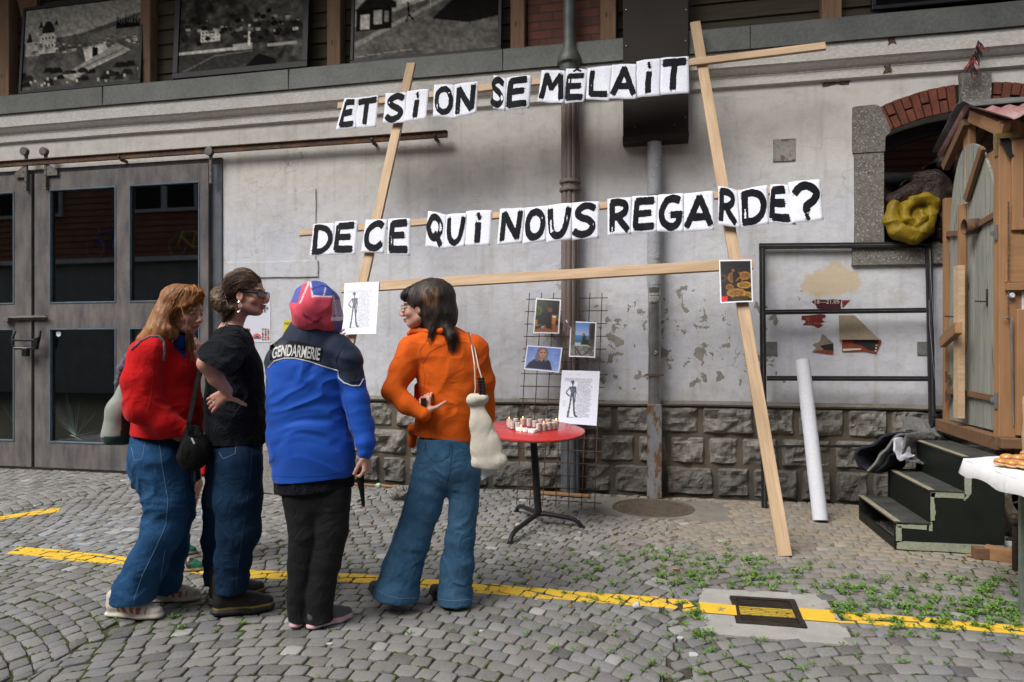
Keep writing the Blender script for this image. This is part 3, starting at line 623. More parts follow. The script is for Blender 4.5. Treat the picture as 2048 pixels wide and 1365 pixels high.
# rail above the door
ZR = wz(400, 302, -.1); mb = MB(); XR = wx(895, -.1); mb.box(-12, XR, -.115, -.085, ZR-.035, ZR+.02); mb.box(-12, XR, -.135, -.085, ZR+.02, ZR+.03)
for px in (240, 745, 870):
    xx = wx(px, -.1); mb.box(xx-.012, xx+.012, -.09, .0, ZR-.05, ZR-.02); mb.lathe([(0, -.128), (.016, -.128), (.018, -.11)], (xx, 0, ZR-.006), 10, 'y')
mb.build('door_rail', M['rust'], B, bev=.003)
mb = MB(); mb.box(-12, XJ, -.03, .05, 3.405, 3.462); mb.build('door_lintel', M['door'], B, bev=.005)
mb = MB(); mb.box(wx(421), XJ-.002, -.02, .10, 0, 3.44); mb.build('door_jamb', M['flute'], B, bev=.004)
mb = MB(); mb.box(-12, XJ+.05, -.06, .3, -.03, .03); mb.build('door_sill', M['castiron'], B, bev=.004)
def grid_door(name, xs, zs, panes, y=-.04, t=.055):
    """door leaf: frame with pane openings, glazing beads, glass"""
    x0, x1 = xs; z0, z1 = zs; m = MB(); m.poly([(x0, z0), (x1, z0), (x1, z1), (x0, z1)], [[(a, c), (b, c), (b, d), (a, d)] for a, b, c, d in panes], y-t/2, y+t/2)
    leaf = m.build(name, M['door'], B, bev=.004)
    for a, b, c, d in panes:
        k = .016; f = MB(); f.poly([(a, c), (b, c), (b, d), (a, d)], [[(a+k, c+k), (b-k, c+k), (b-k, d-k), (a+k, d-k)]], y-t/2-.007, y-.001); bead = f.build('glazing_bead', M['bead'], leaf, bev=.003)
        g = MB(); g.box(a+.002, b-.002, y+.001, y+.005, c+.002, d-.002); g.build('pane', M['glass'], leaf)
    return leaf
yd = -.04; X = lambda px: wx(px, yd); Z = lambda px, py: wz(px, py, yd)
zu0, zu1, zl0, zl1 = Z(170, 607), Z(170, 377), Z(170, 887), Z(170, 657)
leafR = grid_door('sliding_door', (X(73), X(420)), (.03, 3.40), [(X(103), X(236), zu0, zu1), (X(262), X(403), zu0, zu1), (X(103), X(236), zl0, zl1), (X(262), X(403), zl0, zl1)])
leafL = grid_door('sliding_door', (X(-275), X(67)), (.03, 3.40), [(X(-250), X(-125), zu0, zu1), (X(-98), X(33), zu0, zu1), (X(-250), X(-125), zl0, zl1), (X(-98), X(33), zl0, zl1)])
leafL['label'] = 'left leaf, mostly cut off by the photo edge'
g = MB()
for px in (53, 92, 422):
    x = wx(px, -.09); zt = wz(px, 305, -.1)
    h_ = MB(); h_.box(x-.014, x+.014, -.105, -.078, ZR-.32 if px != 422 else ZR-.36, zt-.02)
    if px != 422:
        s = -1 if px == 53 else 1; zz = ZR-.09; h_.poly([(x, zz+.06), (x+s*.05, zz+.05), (x+s*.155, zz-.02), (x+s*.16, zz-.075), (x, zz-.075)], [], -.098, -.082)
    h_.lathe([(0, -.14), (.046, -.138), (.05, -.13), (.034, -.118), (.034, -.11), (.05, -.098), (.046, -.09), (0, -.088)], (x, 0, zt+.005), 18, 'y')
    for k in range(4): h_.lathe([(0, -.112), (.007, -.110), (.008, -.104)], (x, 0, ZR-.10-k*.06), 8, 'y')
    h_.build('door_hanger', M['hanger'], leafL if px == 53 else leafR, bev=.002)
m = MB(); z = Z(60, 636); m.box(X(28), X(98), -.10, -.068, z-.025, z+.025); m.tube([(X(25), -.11, z-.0), (X(105), -.11, z+.002)], .012, 8); m.box(X(18), X(30), -.13, -.07, z-.045, z+.005); m.build('door_bolt', M['hanger'], leafR, bev=.003)
# U-lock through the two handles
root = thing('bicycle_lock', (X(68), -.13, Z(68, 720)), 'chunky black U-shaped lock joining the handles of the grey sliding doors', 'lock')
m = MB(); zc = Z(68, 680); L_ = X(43); Rr = X(93)
m.tube([(L_, -.12, zc+.10), (L_, -.15, zc+.03), (L_+.01, -.16, zc-.06), (L_+.04, -.16, zc-.10), (Rr-.04, -.16, zc-.10), (Rr, -.15, zc-.05), (Rr+.01, -.14, zc+.02), (Rr, -.12, zc+.10)], .014, 10); m.build('shackle', M['blackplastic'], root, smooth=True)
m = MB(); m.box(L_+.02, Rr+.005, -.175, -.14, zc-.02, zc+.005); m.hexa([(Rr-.06, -.18, zc-.12), (Rr-.0, -.18, zc-.11), (Rr+.0, -.14, zc-.11), (Rr-.06, -.14, zc-.12)], [(Rr-.03, -.18, zc+.02), (Rr+.03, -.18, zc+.03), (Rr+.03, -.14, zc+.03), (Rr-.03, -.14, zc+.02)]); m.box(X(66)-.01, X(66)+.06, -.18, -.13, zc-.19, zc-.10); m.build('lock_body', M['blackplastic'], root, bev=.006)
m = MB(); c = on_y(113, 668, -.07); m.poly([(c.x+.035*math.cos(a+.52), c.z+.035*math.sin(a+.52)) for a in np.arange(6)*math.pi/3], [], -.0435, -.0415); tag(m.build('hexagonal_sticker', M['paper'], origin=c), 'white hexagonal sticker on the glass of the grey sliding door', 'sticker')
# star cracks in the lower panes
def star(cx, cy, n, L, up, leaf, seed):
    r = random.Random(seed); m = MB(); c = on_y(cx, cy, -.044)
    for k in range(n):
        a = r.gauss(math.pi/2, .55) if up else r.uniform(0, 6.28); l = L*r.uniform(.25, 1); pts = [c]; p = c.copy()
        for i in range(4): a += r.uniform(-.05, .05); p = p+Vector((math.cos(a), 0, math.sin(a)))*l/4; pts.append(p.copy())
        m.tube(pts, [.0014, .001, .0008, .0006, .0004], 3)
    m.build('glass_crack', m_crack, leaf, fix=False)
m_crack = m_plain('crack_line', (.10, .15, .14), .2)
star(152, 872, 26, .55, True, leafR, 1); star(150, 874, 10, .12, False, leafR, 2); star(30, 850, 9, .35, True, leafL, 3)
# room behind the doors
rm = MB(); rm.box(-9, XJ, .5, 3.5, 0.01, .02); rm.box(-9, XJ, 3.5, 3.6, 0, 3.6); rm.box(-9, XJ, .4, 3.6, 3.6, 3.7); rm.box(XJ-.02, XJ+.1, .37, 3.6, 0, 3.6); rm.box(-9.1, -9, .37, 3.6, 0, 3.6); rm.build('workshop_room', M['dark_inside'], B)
bench = MB(); bench.box(-6.2, -4.2, 2.6, 3.2, .85, .9); bench.box(-6.2, -6.12, 2.6, 3.2, .02, .85); bench.box(-4.3, -4.2, 2.6, 3.2, .02, .85)
bench.box(-5.4, -5.0, 2.7, 3.0, .9, 1.35); tag(bench.build('workbench', M['timber_old'], origin=(-5.2, 2.9, 0)), 'dark workbench dimly seen through the door glass', 'workbench')

# window: granite surround, brick arch, keystone, sash
G = M['granite']; XL = 1.708
def blk(name, poly, y0, y1, mat=G, par=B, bv=.006): m = MB(); m.poly(poly, [], y0, y1); return m.build(name, mat, par, bev=bv)
zk = AZ+math.sqrt((AR+.0)**2-(WX0-AX)**2)
zq = wz(1768, 305)
blk('window_jamb', rough_poly([(XL+.012, ZS), (WX0-.006, ZS), (WX0-.006, zq-.004), (XL+.012, zq-.004)], 5, .003, 1), -.022, .2)
ax0 = AX-.735; top = AZ+math.sqrt((AR+.235)**2-(ax0-AX)**2)
blk('arch_springer', rough_poly([(XL-.005, zq), (WX0+.0, zq), (WX0+.004, zq+.13), (WX0+.045, zq+.165), (WX0+.045, zk+.04), (ax0-.012, top-.01), (ax0-.04, top+.012), (XL-.005, top+.005)], 4, .003, 2), -.03, .2)
jr = wx(1700); blk('window_sill', rough_poly([(XL-.01, ZS-.19), (3.8, ZS-.19), (3.8, ZS-.003), (XL-.01, ZS-.003)], 8, .004, 3), -.035, .33)
blk('window_jamb', [(WX1+.006, ZS), (WX1+.25, ZS), (WX1+.25, 3.6), (WX1+.006, 3.4)], -.022, .2)
kx0, kx1 = wx(1916), wx(1978); zk1, zk0 = wz(1947, 150), wz(1947, 227)
blk('keystone', rough_poly([(kx0+.012, zk0), (kx1-.012, zk0), (kx1, zk1), (kx0, zk1)], 4, .003, 6), -.055, .2)
mo = MB(); mo.poly(arc_pts(AR+.001, WX0+.05, WX1-.05, 30)+arc_pts(AR+.232, WX0-.03, WX1+.03, 30)[::-1], [], -.004, .2); mo.build('arch_mortar', M['mortar_dark'], B)
vbs = {-1: MB(), 1: MB()}; r_ = random.Random(5); nbr = 22; a0 = math.asin((WX0+.02-AX)/AR); a1 = -a0
for i in range(nbr):
    t0, t1 = a0+(a1-a0)*(i+.07)/nbr, a0+(a1-a0)*(i+.93)/nbr; xm = AX+AR*math.sin((t0+t1)/2)
    if kx0-.035 < xm < kx1+.035: continue
    cuts = [(0, .235)] if i % 2 == 0 else [(0, .112), (.124, .235)]
    for c0, c1 in cuts:
        q = [(AX+(AR+c)*math.sin(t), AZ+(AR+c)*math.cos(t)) for t, c in ((t0, c0+r_.uniform(0, .004)), (t1, c0+r_.uniform(0, .004)), (t1, c1-r_.uniform(0, .005)), (t0, c1-r_.uniform(0, .005)))]
        vbs[-1 if xm < AX else 1].poly(q, [], -.018-r_.uniform(0, .006), .15)
for vb in vbs.values(): vb.build('brick_arch', M['vouss'], B, bev=.004)
sash = MB(); o_ = [(WX0+.002, ZS+.002), (WX1-.002, ZS+.002)]+arc_pts(AR-.012, WX0+.002, WX1-.002, 20)[::-1]; i_ = [(WX0+.06, ZS+.42), (WX1-.06, ZS+.42)]+arc_pts(AR-.12, WX0+.06, WX1-.06, 20)[::-1]
i2 = [(WX0+.06, ZS+.06), (WX1-.06, ZS+.06), (WX1-.06, ZS+.36), (WX0+.06, ZS+.36)]
sash.poly(o_, [i_, i2], .20, .26); wf = sash.build('window_frame', M['blackframe'], B, bev=.004)
gl = MB(); gl.box(WX0+.01, WX1-.01, .225, .230, ZS+.03, 3.38); gl.build('window_pane', m_glass('dusty_glass', (.55, .56, .56), .9), wf)
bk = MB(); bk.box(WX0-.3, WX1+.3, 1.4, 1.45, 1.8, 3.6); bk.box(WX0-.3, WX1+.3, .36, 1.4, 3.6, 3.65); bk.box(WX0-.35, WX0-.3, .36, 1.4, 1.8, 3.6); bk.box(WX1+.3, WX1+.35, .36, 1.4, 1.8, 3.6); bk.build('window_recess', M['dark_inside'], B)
cur = MB(); cur.box(WX0+.05, WX0+.62, .9, .92, 2.75, 2.98); cur.build('shelf_behind_window', pm('grey_shelf', (.12, .12, .13), None, 6), B)

# downpipes
xp = wx(1141, -.08)
def fluted(r, x, y, z0, z1, n=10, d=.14):
    V = []; m = n*4
    for z in (z0, z1):
        for k in range(m):
            a = 2*math.pi*k/m; rr = r*(1-d*(1 if k % 4 in (0,) else 0)-.03*(k % 4 == 1)-.03*(k % 4 == 3)); V.append((x+rr*math.cos(a), y+rr*math.sin(a), z))
    mm = MB(); mm.add(V, [(k, (k+1) % m, (k+1) % m+m, k+m) for k in range(m)]+[tuple(range(m-1, -1, -1)), tuple(range(m, 2*m))]); return mm
pz = .88; P1 = fluted(.088, xp, -.10, .70, 3.98)
dp = P1.build('fluted_downpipe', M['pipe'], B)
for zz in (wz(1133, 365, -.1), wz(1133, 385, -.1)+.02): m = MB(); m.lathe([(.09, 0), (.103, .004), (.106, .018), (.103, .032), (.09, .036)], (xp, -.10, zz-.02), 28); m.build('pipe_collar', M['pipe'], dp, smooth=True)
m = MB(); m.lathe([(.085, 0), (.085, .09)], (xp, -.10, wz(1133, 383, -.1)), 28); m.build('pipe_sleeve', M['pipe'], dp, smooth=True)
m = MB(); zt = wz(1133, 135, -.12); m.lathe([(.088, -.10), (.092, 0), (.115, .02), (.118, .05), (.10, .10), (.062, .18), (.058, .26), (.056, 1.0), (.056, 2.6)], (xp-.005, -.14, zt), 28); m.build('upper_downpipe', M['pipe_top'], dp, smooth=True)
P = fluted(.094, xp, -.10, .0, .72, 8, .2); P.build('pipe_shoe', M['flute'], dp)
m = MB()
for zz in (.18, .52): m.box(xp-.105, xp+.105, -.02, .0, zz, zz+.03)
m.build('pipe_bracket', M['flute'], dp)
# second pipe under the dark box
x2 = wx(1309, -.09); y2 = -.10; zA = wz(1309, 268, y2); zB = wz(1309, 572, y2); zC = wz(1309, 808, y2)
m = MB(); m.lathe([(.066, zB-.02), (.066, zA+.2)], (x2, y2, 0), 28); p2 = m.build('grey_downpipe', M['pipe2'], B, smooth=True)
m = MB(); prof2 = [(.058, zC-.01)]+[(.058+.0035*math.sin(i*1.9)*(1 if 3 < i < 9 else .3), zC+(zB-zC)*i/14) for i in range(15)]+[(.062, zB+.004), (.069, zB+.006)]; m.lathe(prof2, (x2, y2, 0), 26); m.build('galvanised_section', M['galv'], p2, smooth=True)
m = MB(); m.lathe([(.07, zB+.12), (.072, zB+.15), (.07, zB+.17)], (x2, y2, 0), 28); m.build('pipe_collar', M['pipe2'], p2, smooth=True); m = MB(); m.lathe([(.07, wz(1309, 392, y2)), (.073, wz(1309, 390, y2)+.02), (.07, wz(1309, 380, y2)+.03)], (x2, y2, 0), 28); m.build('pipe_collar', M['pipe2'], p2, smooth=True)
m = MB(); m.box(x2-.068, x2+.068, y2-.06, y2+.06, .0, zC+.0); m.build('rusted_box_section', M['pipe_rust'], p2, bev=.008)
m = MB(); zz = wz(1309, 750, y2); m.box(x2-.085, x2+.085, y2-.07, y2+.01, zz-.008, zz+.008); m.build('pipe_clamp', M['rust'], p2)
xa, xb = wx(1246, -.17), wx(1377, -.17); zz = wz(1310, 268, -.17)
m = MB(); m.box(xa, xb, -.17, .10, zz, 6.6); db = m.build('sheet_metal_casing', M['darkbox'], B, bev=.004)
m = MB(); m.poly([(xa-.004, zz-.06), (xb+.004, zz-.06), (xb+.004, zz+.0), (xa-.004, zz+.0)], [], -.172, .0); m.build('casing_foot', M['darkbox'], db, bev=.003)
m = MB()
for px, py in ((1252, 20), (1252, 92), (1252, 160), (1252, 243), (1270, 254), (1349, 250), (1371, 235), (1371, 82), (1372, 20), (1372, 160)):
    c = on_y(px, py, -.172); m.lathe([(0, -.176), (.005, -.1755), (.006, -.171)], (c.x, 0, c.z), 8, 'y')
m.build('casing_screws', M['screw'], db)

# ---------------------------------------------------------------- opposite side of the lane (seen in the door glass)
YO = 12.0
def opp(px, py, dy=0): p = on_y(px, py, YO-dy); return Vector((p.x, -(YO-dy), p.z))
O = thing('opposite_building', (0, -YO-.5, 0), 'building across the lane with red-brown boards, seen only in the door glass', 'building')
zl = opp(250, 527).z
m = MB(); m.box(-40, 30, -YO-.6, -YO, 0, zl); m.build('lower_wall', pm('opposite_plaster', (.40, .39, .38), None, 2), O)
m = MB(); m.box(-40, 30, -YO-.4, -YO+.25, zl, zl+.14); m.build('white_ledge', pm('opposite_ledge', (.75, .77, .80), None, 3), O)
m = MB()
for i in range(22): m.hexa([(-40, -YO, zl+.14+i*.2), (30, -YO, zl+.14+i*.2), (30, -YO-.3, zl+.14+i*.2), (-40, -YO-.3, zl+.14+i*.2)], [(-40, -YO-.035, zl+.14+i*.2+.195), (30, -YO-.035, zl+.14+i*.2+.195), (30, -YO-.3, zl+.14+i*.2+.195), (-40, -YO-.3, zl+.14+i*.2+.195)])
m.build('board_cladding', pm('red_brown_boards', (.36, .16, .11), (.26, .11, .08), 3), O)
zw0, zw1 = opp(340, 425).z, opp(340, 330).z
for px in (330, 560, 60, -150):
    xa, xb = opp(px-60, 400).x, opp(px+70, 400).x
    for i in range(2):
        u0, u1 = (xa+(xb-xa)*i/2, xa+(xb-xa)*(i+1)/2); m = MB(); m.poly([(u0, zw0), (u1, zw0), (u1, zw1), (u0, zw1)], [[(u0+.09, zw0+.1), (u1-.09, zw0+.1), (u1-.09, zw1-.1), (u0+.09, zw1-.1)]], -YO+.0, -YO+.08)
        w = m.build('window', M['wallwhite'], O); g = MB(); g.box(u0+.09, u1-.09, -YO+.01, -YO+.02, zw0+.1, zw1-.1); g.build('pane', M['dark_inside'], w)
def bike(px, py, mat, label, s=1.0):
    c = opp(px, py, .12); root = thing('bicycle', (c.x, c.y, zl+.14), label, 'bicycle', 'bicycles on the ledge across the lane')
    z0 = zl+.14+.34*s; y = c.y; P = {k: Vector((c.x+a*s, y, z0+b*s)) for k, (a, b) in dict(r=(.5, 0), f=(-.52, 0), bb=(.06, -.05), st=(.20, .5), h1=(-.33, .48), h2=(-.36, .36), hb=(-.38, .62)).items()}
    for k in ('r', 'f'):
        w = MB(); w.tube([P[k]+Vector((.33*s*math.cos(a), 0, .33*s*math.sin(a))) for a in np.linspace(0, 2*math.pi, 25)], .016, 6); w.build('wheel', M['pipe2'], root)
    fmb = MB()
    for a, b in (('bb', 'st'), ('bb', 'h2'), ('st', 'h1'), ('st', 'r'), ('bb', 'r'), ('h1', 'f')): fmb.tube([P[a], P[b]], .02, 6)
    fmb.build('frame', mat, root); hb = MB(); hb.tube([P['h1'], P['hb'], P['hb']+Vector((-.15*s, .0, .02))], .014, 6); hb.build('handlebar', M['pipe2'], root)
bike(222, 500, m_plain('bright_blue', (.01, .04, .5), .4), 'blue bicycle mirrored in the upper glass of the sliding door'); bike(385, 495, m_plain('acid_yellow', (.55, .55, .03), .4), 'yellow bicycle frame mirrored in the door glass', .9)
# ---------------------------------------------------------------- signed-distance modelling -> continuous mesh
class SDF:
    def __init__(s): s.ops = []
    def _n(s, v): return np.array(v, dtype=float)
    def cone(s, a, b, ra, rb, k=.02, op='+', flat=None, f=1.):
        s.ops.append(('c', op, s._n(a), s._n(b), ra, rb, k, None if flat is None else s._n(Vector(flat).normalized()), f)); return s
    def chain(s, pts, rs, k=.02, op='+', flat=None, f=1.):
        for i in range(len(pts)-1): s.cone(pts[i], pts[i+1], rs[i], rs[i+1], k if i == 0 else k, op, flat, f)
        return s
    def ell(s, c, r, rot=None, k=.02, op='+'):
        s.ops.append(('e', op, s._n(c), s._n(r), np.eye(3) if rot is None else np.array(rot), k)); return s
    def box(s, c, h, rot=None, k=.01, op='+'):
        s.ops.append(('b', op, s._n(c), s._n(h), np.eye(3) if rot is None else np.array(rot), k)); return s
    def mesh(s, vox=.006, pad=.03, noise_=None):
        lo = np.full(3, 1e9); hi = -lo; bb = []
        for o in s.ops:
            if o[0] == 'c':
                m = max(o[4], o[5])*max(1., o[8]); l, h = np.minimum(o[2], o[3])-m, np.maximum(o[2], o[3])+m; kk = o[6]
            else: m = np.abs(o[4]).T @ o[3] if True else o[3]; l, h = o[2]-m, o[2]+m; kk = o[5]
            bb.append((l-kk*1.5-.012, h+kk*1.5+.012))
            if o[1] == '+': lo = np.minimum(lo, l); hi = np.maximum(hi, h)
        lo -= pad; hi += pad; n = np.ceil((hi-lo)/vox).astype(int)+1; F = np.full(n, 1., dtype=np.float32)
        ax = [lo[i]+vox*np.arange(n[i]) for i in range(3)]
        for o, (l, h) in zip(s.ops, bb):
            a = np.clip(np.floor((l-lo)/vox).astype(int), 0, n); b = np.clip(np.ceil((h-lo)/vox).astype(int)+1, 0, n)
            if (b <= a).any(): continue
            sl = tuple(slice(a[i], b[i]) for i in range(3)); X, Y, Z = np.meshgrid(*[ax[i][a[i]:b[i]] for i in range(3)], indexing='ij', sparse=False)
            P = np.stack([X, Y, Z], -1).astype(np.float32)
            if o[0] == 'c':
                A, Bv, ra, rb, k, fl, f = o[2], o[3], o[4], o[5], o[6], o[7], o[8]; d = Bv-A; L2 = max(float(d@d), 1e-9)
                t = np.clip(((P-A)@d)/L2, 0, 1)[..., None]; q = P-(A+t*d)
                if fl is not None: c = (q@fl)[..., None]; q = q+fl*c*(1/f-1)
                D = np.sqrt((q*q).sum(-1))-(ra+(rb-ra)*t[..., 0])
                if fl is not None and f < 1: D = D*max(f, .5)
            elif o[0] == 'e':
                q = (P-o[2])@o[4].T; k0 = np.sqrt(((q/o[3])**2).sum(-1)); k1 = np.sqrt(((q/(o[3]**2))**2).sum(-1))+1e-9; D = k0*(k0-1)/k1; k = o[5]
            else:
                q = np.abs((P-o[2])@o[4].T)-o[3]; D = np.sqrt((np.maximum(q, 0)**2).sum(-1))+np.minimum(q.max(-1), 0); k = o[5]
            S = F[sl]
            if o[1] == '+': hh = np.clip(.5+.5*(S-D)/k, 0, 1); F[sl] = S*(1-hh)+D*hh-k*hh*(1-hh)
            else: D = -D; hh = np.clip(.5-.5*(S-D)/k, 0, 1); F[sl] = S*(1-hh)+D*hh+k*hh*(1-hh)
        V, Q = surfnet(F, lo, vox)
        if noise_ is not None: V = V+normals(V, Q)*noise_(V)[:, None]
        return V, Q
def surfnet(F, lo, vox):
    s = F < 0; n = np.array(F.shape); c = np.zeros(n-1, dtype=np.int8)
    for i in (0, 1):
        for j in (0, 1):
            for k in (0, 1): c += s[i:n[0]-1+i, j:n[1]-1+j, k:n[2]-1+k]
    act = (c > 0) & (c < 8); ids = np.full(act.shape, -1, dtype=np.int64); I = np.argwhere(act); ids[act] = np.arange(len(I))
    acc = np.zeros((len(I), 3)); cnt = np.zeros(len(I))
    cor = [(i, j, k) for i in (0, 1) for j in (0, 1) for k in (0, 1)]
    for a in cor:
        for ax in range(3):
            if a[ax]: continue
            b = list(a); b[ax] = 1
            fa = F[I[:, 0]+a[0], I[:, 1]+a[1], I[:, 2]+a[2]]; fb = F[I[:, 0]+b[0], I[:, 1]+b[1], I[:, 2]+b[2]]
            m = (fa < 0) != (fb < 0); t = np.where(m, fa/np.where(m, fa-fb, 1), 0); p = np.tile(np.array(a, float), (len(I), 1)); p[:, ax] += t; acc[m] += p[m]; cnt[m] += 1
    V = lo+vox*(I+acc/np.maximum(cnt, 1)[:, None]); quads = []
    for ax in range(3):
        o = [1, 2] if ax == 0 else ([2, 0] if ax == 1 else [0, 1])
        sl0 = [slice(1, -1)]*3; sl0[ax] = slice(0, -1); sl1 = list(sl0); sl1[ax] = slice(1, None)
        sa, sb = s[tuple(sl0)], s[tuple(sl1)]; E = np.argwhere(sa != sb)
        if not len(E): continue
        flip = sa[tuple(E.T)]; E = E+1; E[:, ax] -= 1
        def cell(du, dv):
            q = E.copy(); q[:, o[0]] -= du; q[:, o[1]] -= dv; q = np.minimum(q, np.array(ids.shape)-1); return ids[tuple(q.T)]
        q = np.stack([cell(1, 1), cell(0, 1), cell(0, 0), cell(1, 0)], 1); q[~flip] = q[~flip][:, ::-1]; q = q[(q >= 0).all(1)]; quads.append(q)
    return V, np.concatenate(quads)
def normals(V, Q):
    n = np.cross(V[Q[:, 2]]-V[Q[:, 0]], V[Q[:, 3]]-V[Q[:, 1]]); N_ = np.zeros_like(V)
    for i in range(4):
        for a in range(3): N_[:, a] += np.bincount(Q[:, i], n[:, a], len(V))
    return N_/(np.linalg.norm(N_, axis=1)[:, None]+1e-12)
def smooth(V, Q, it=1, lam=.5):
    for _ in range(it):
        S = np.zeros_like(V); c = np.zeros(len(V))
        for i in range(4):
            for j in (1, 3):
                for a in range(3): S[:, a] += np.bincount(Q[:, i], V[Q[:, (i+j) % 4]][:, a], len(V))
                c += np.bincount(Q[:, i], minlength=len(V))
        V = V*(1-lam)+lam*S/np.maximum(c, 1)[:, None]
    return V
def sobj(name, sdf, mat, parent, vox=.006, noise_=None, col=None, sm=1, origin=None):
    V, Q = sdf.mesh(vox)
    V = smooth(V, Q, sm)
    if noise_ is not None: V = V+normals(V, Q)*noise_(V)[:, None]
    return mkobj(name, V, Q.tolist(), mat, parent, True, col=col(V) if col is not None else None, origin=origin)
def folds(amp, fr=(9, 9, 22), seed=0, sharp=True, warp=.05):
    def f(V):
        W = V+warp*np.stack([vnoise(V, 5, seed+1), vnoise(V, 5, seed+2), vnoise(V, 5, seed+3)], 1)
        a = vnoise(W, fr, seed); b = vnoise(W, np.array(fr)*2.1, seed+5)
        if sharp: a = 1-2*np.abs(a)**.8
        return amp*(a*.7+b*.35-.3)
    return f
def pxs(V):
    q = np.asarray(V)-np.array(CAM); d = q@np.array(FW); return 1024+FP*(q@np.array(RI))/d, 700-FP*q[:, 2]/d
# ---------------------------------------------------------------- small painter: picture -> coloured grid
class Ras:
    def __init__(s, w, h, c=(1, 1, 1)): s.w, s.h = w, h; s.a = np.ones((h, w, 3))*np.array(c); s.yy, s.xx = np.mgrid[0:h, 0:w]; s.x = (s.xx+.5)/w; s.y = (s.yy+.5)/h
    def poly(s, pts, c, al=1.):
        m = np.zeros((s.h, s.w), bool); j = len(pts)-1
        for i in range(len(pts)):
            (ax, ay), (bx, by) = pts[i], pts[j]
            if ay != by: m ^= ((ay > s.y) != (by > s.y)) & (s.x < (bx-ax)*(s.y-ay)/(by-ay)+ax)
            j = i
        s.a[m] = s.a[m]*(1-al)+np.array(c)*al; return s
    def rect(s, x0, y0, x1, y1, c, al=1.): return s.poly([(x0, y0), (x1, y0), (x1, y1), (x0, y1)], c, al)
    def ell(s, cx, cy, rx, ry, c, al=1.): m = ((s.x-cx)/rx)**2+((s.y-cy)/ry)**2 < 1; s.a[m] = s.a[m]*(1-al)+np.array(c)*al; return s
    def line(s, pts, w, c, al=1.):
        asp = s.h/s.w
        for (ax, ay), (bx, by) in zip(pts[:-1], pts[1:]):
            dx, dy = bx-ax, (by-ay)*asp; L = dx*dx+dy*dy+1e-9; t = np.clip(((s.x-ax)*dx+(s.y-ay)*asp*dy)/L, 0, 1); m = (s.x-ax-t*dx)**2+((s.y-ay)*asp-t*dy)**2 < w*w; s.a[m] = s.a[m]*(1-al)+np.array(c)*al
        return s
    def grad(s, c0, c1, y0=0, y1=1): t = np.clip((s.y-y0)/(y1-y0), 0, 1)[..., None]; m = (s.y >= y0) & (s.y < y1+1e-6); g = np.array(c0)*(1-t)+np.array(c1)*t; s.a[m] = g[m]; return s
    def noise(s, amp, fr, seed=0, mask=None):
        P = np.stack([s.x.ravel()*fr, (s.y*s.h/s.w).ravel()*fr, np.zeros(s.x.size)+seed], 1); n = (vnoise(P, 1, seed)*.6+vnoise(P, 2.3, seed+1)*.4).reshape(s.h, s.w)
        f = 1+amp*n; f = f if mask is None else np.where(mask, f, 1); s.a = s.a*f[..., None]; return s
    def lin(s): return np.clip(s.a, 0, 1)**2.2
def sheet(name, ras, corners, mat, parent=None, bow=0., origin=None, nrm=None, off=0., thick=True):
    """corners: 4 world points tl, tr, br, bl; the picture is carried by the faces of the sheet"""
    tl, tr, br, bl = [np.array(c) for c in corners]; w, h = ras.w, ras.h; u = np.linspace(0, 1, w+1); v = np.linspace(0, 1, h+1); U, W = np.meshgrid(u, v)
    P = tl*((1-U)*(1-W))[..., None]+tr*(U*(1-W))[..., None]+br*(U*W)[..., None]+bl*((1-U)*W)[..., None]
    nn = np.cross(bl-tl, tr-tl); nn = nn/np.linalg.norm(nn)
    P = P+nn*((off+bow*np.sin(U*math.pi)*(.4+.6*W))[..., None])
    a = ras.lin(); A = np.pad(a, ((0, 1), (0, 1), (0, 0)), 'edge'); Bc = np.pad(a, ((1, 0), (1, 0), (0, 0)), 'edge'); C = (A+Bc)/2
    V = P.reshape(-1, 3); idx = np.arange((w+1)*(h+1)).reshape(h+1, w+1); Q = np.stack([idx[:-1, :-1], idx[1:, :-1], idx[1:, 1:], idx[:-1, 1:]], -1).reshape(-1, 4)
    return mkobj(name, V, Q.tolist(), mat, parent, False, col=C.reshape(-1, 3), origin=origin)
# ---------------------------------------------------------------- leaning timber frame and its lettered sheets
_b = on_z(1570, 1113); _t = on_y(1391, 47, -.235); KF = (_t.y-_b.y)/(_t.z-_b.z)
FP0 = Vector((0, _b.y, 0)); FN = Vector((0, -1, KF)).normalized()
def fpl(px, py, off=0.): return on_pl(px, py, FP0+FN*off, FN)
_l0 = fpl(822, 130); _l1 = fpl(718, 600); t = (0.02-_l0.z)/(_l1.z-_l0.z); LB = _l0+(_l1-_l0)*t
FR = thing('timber_stand', (.2, _b.y, 0), 'tall leaning stand of pale battens carrying the painted letters', 'timber stand')
board('post', fpl(1390, 46), _b+Vector((0, 0, .0)), .088, .034, FN, M['timber'], FR)
board('post', fpl(823, 128), LB, .088, .034, FN, M['timber'], FR)
board('crossbar', fpl(676, 213, .034), fpl(1651, 93, .034), .072, .028, FN, M['timber'], FR)
board('crossbar', fpl(600, 467, .034), fpl(1586, 378, .034), .062, .028, FN, M['timber'], FR)
board('crossbar', fpl(684, 577, .034), fpl(1506, 528, .034), .088, .028, FN, M['timber'], FR)
A_ = lambda cx, cy, rx, ry, a0, a1, n=12: [(cx+rx*math.cos(math.radians(a0+(a1-a0)*i/n)), cy+ry*math.sin(math.radians(a0+(a1-a0)*i/n))) for i in range(n+1)]
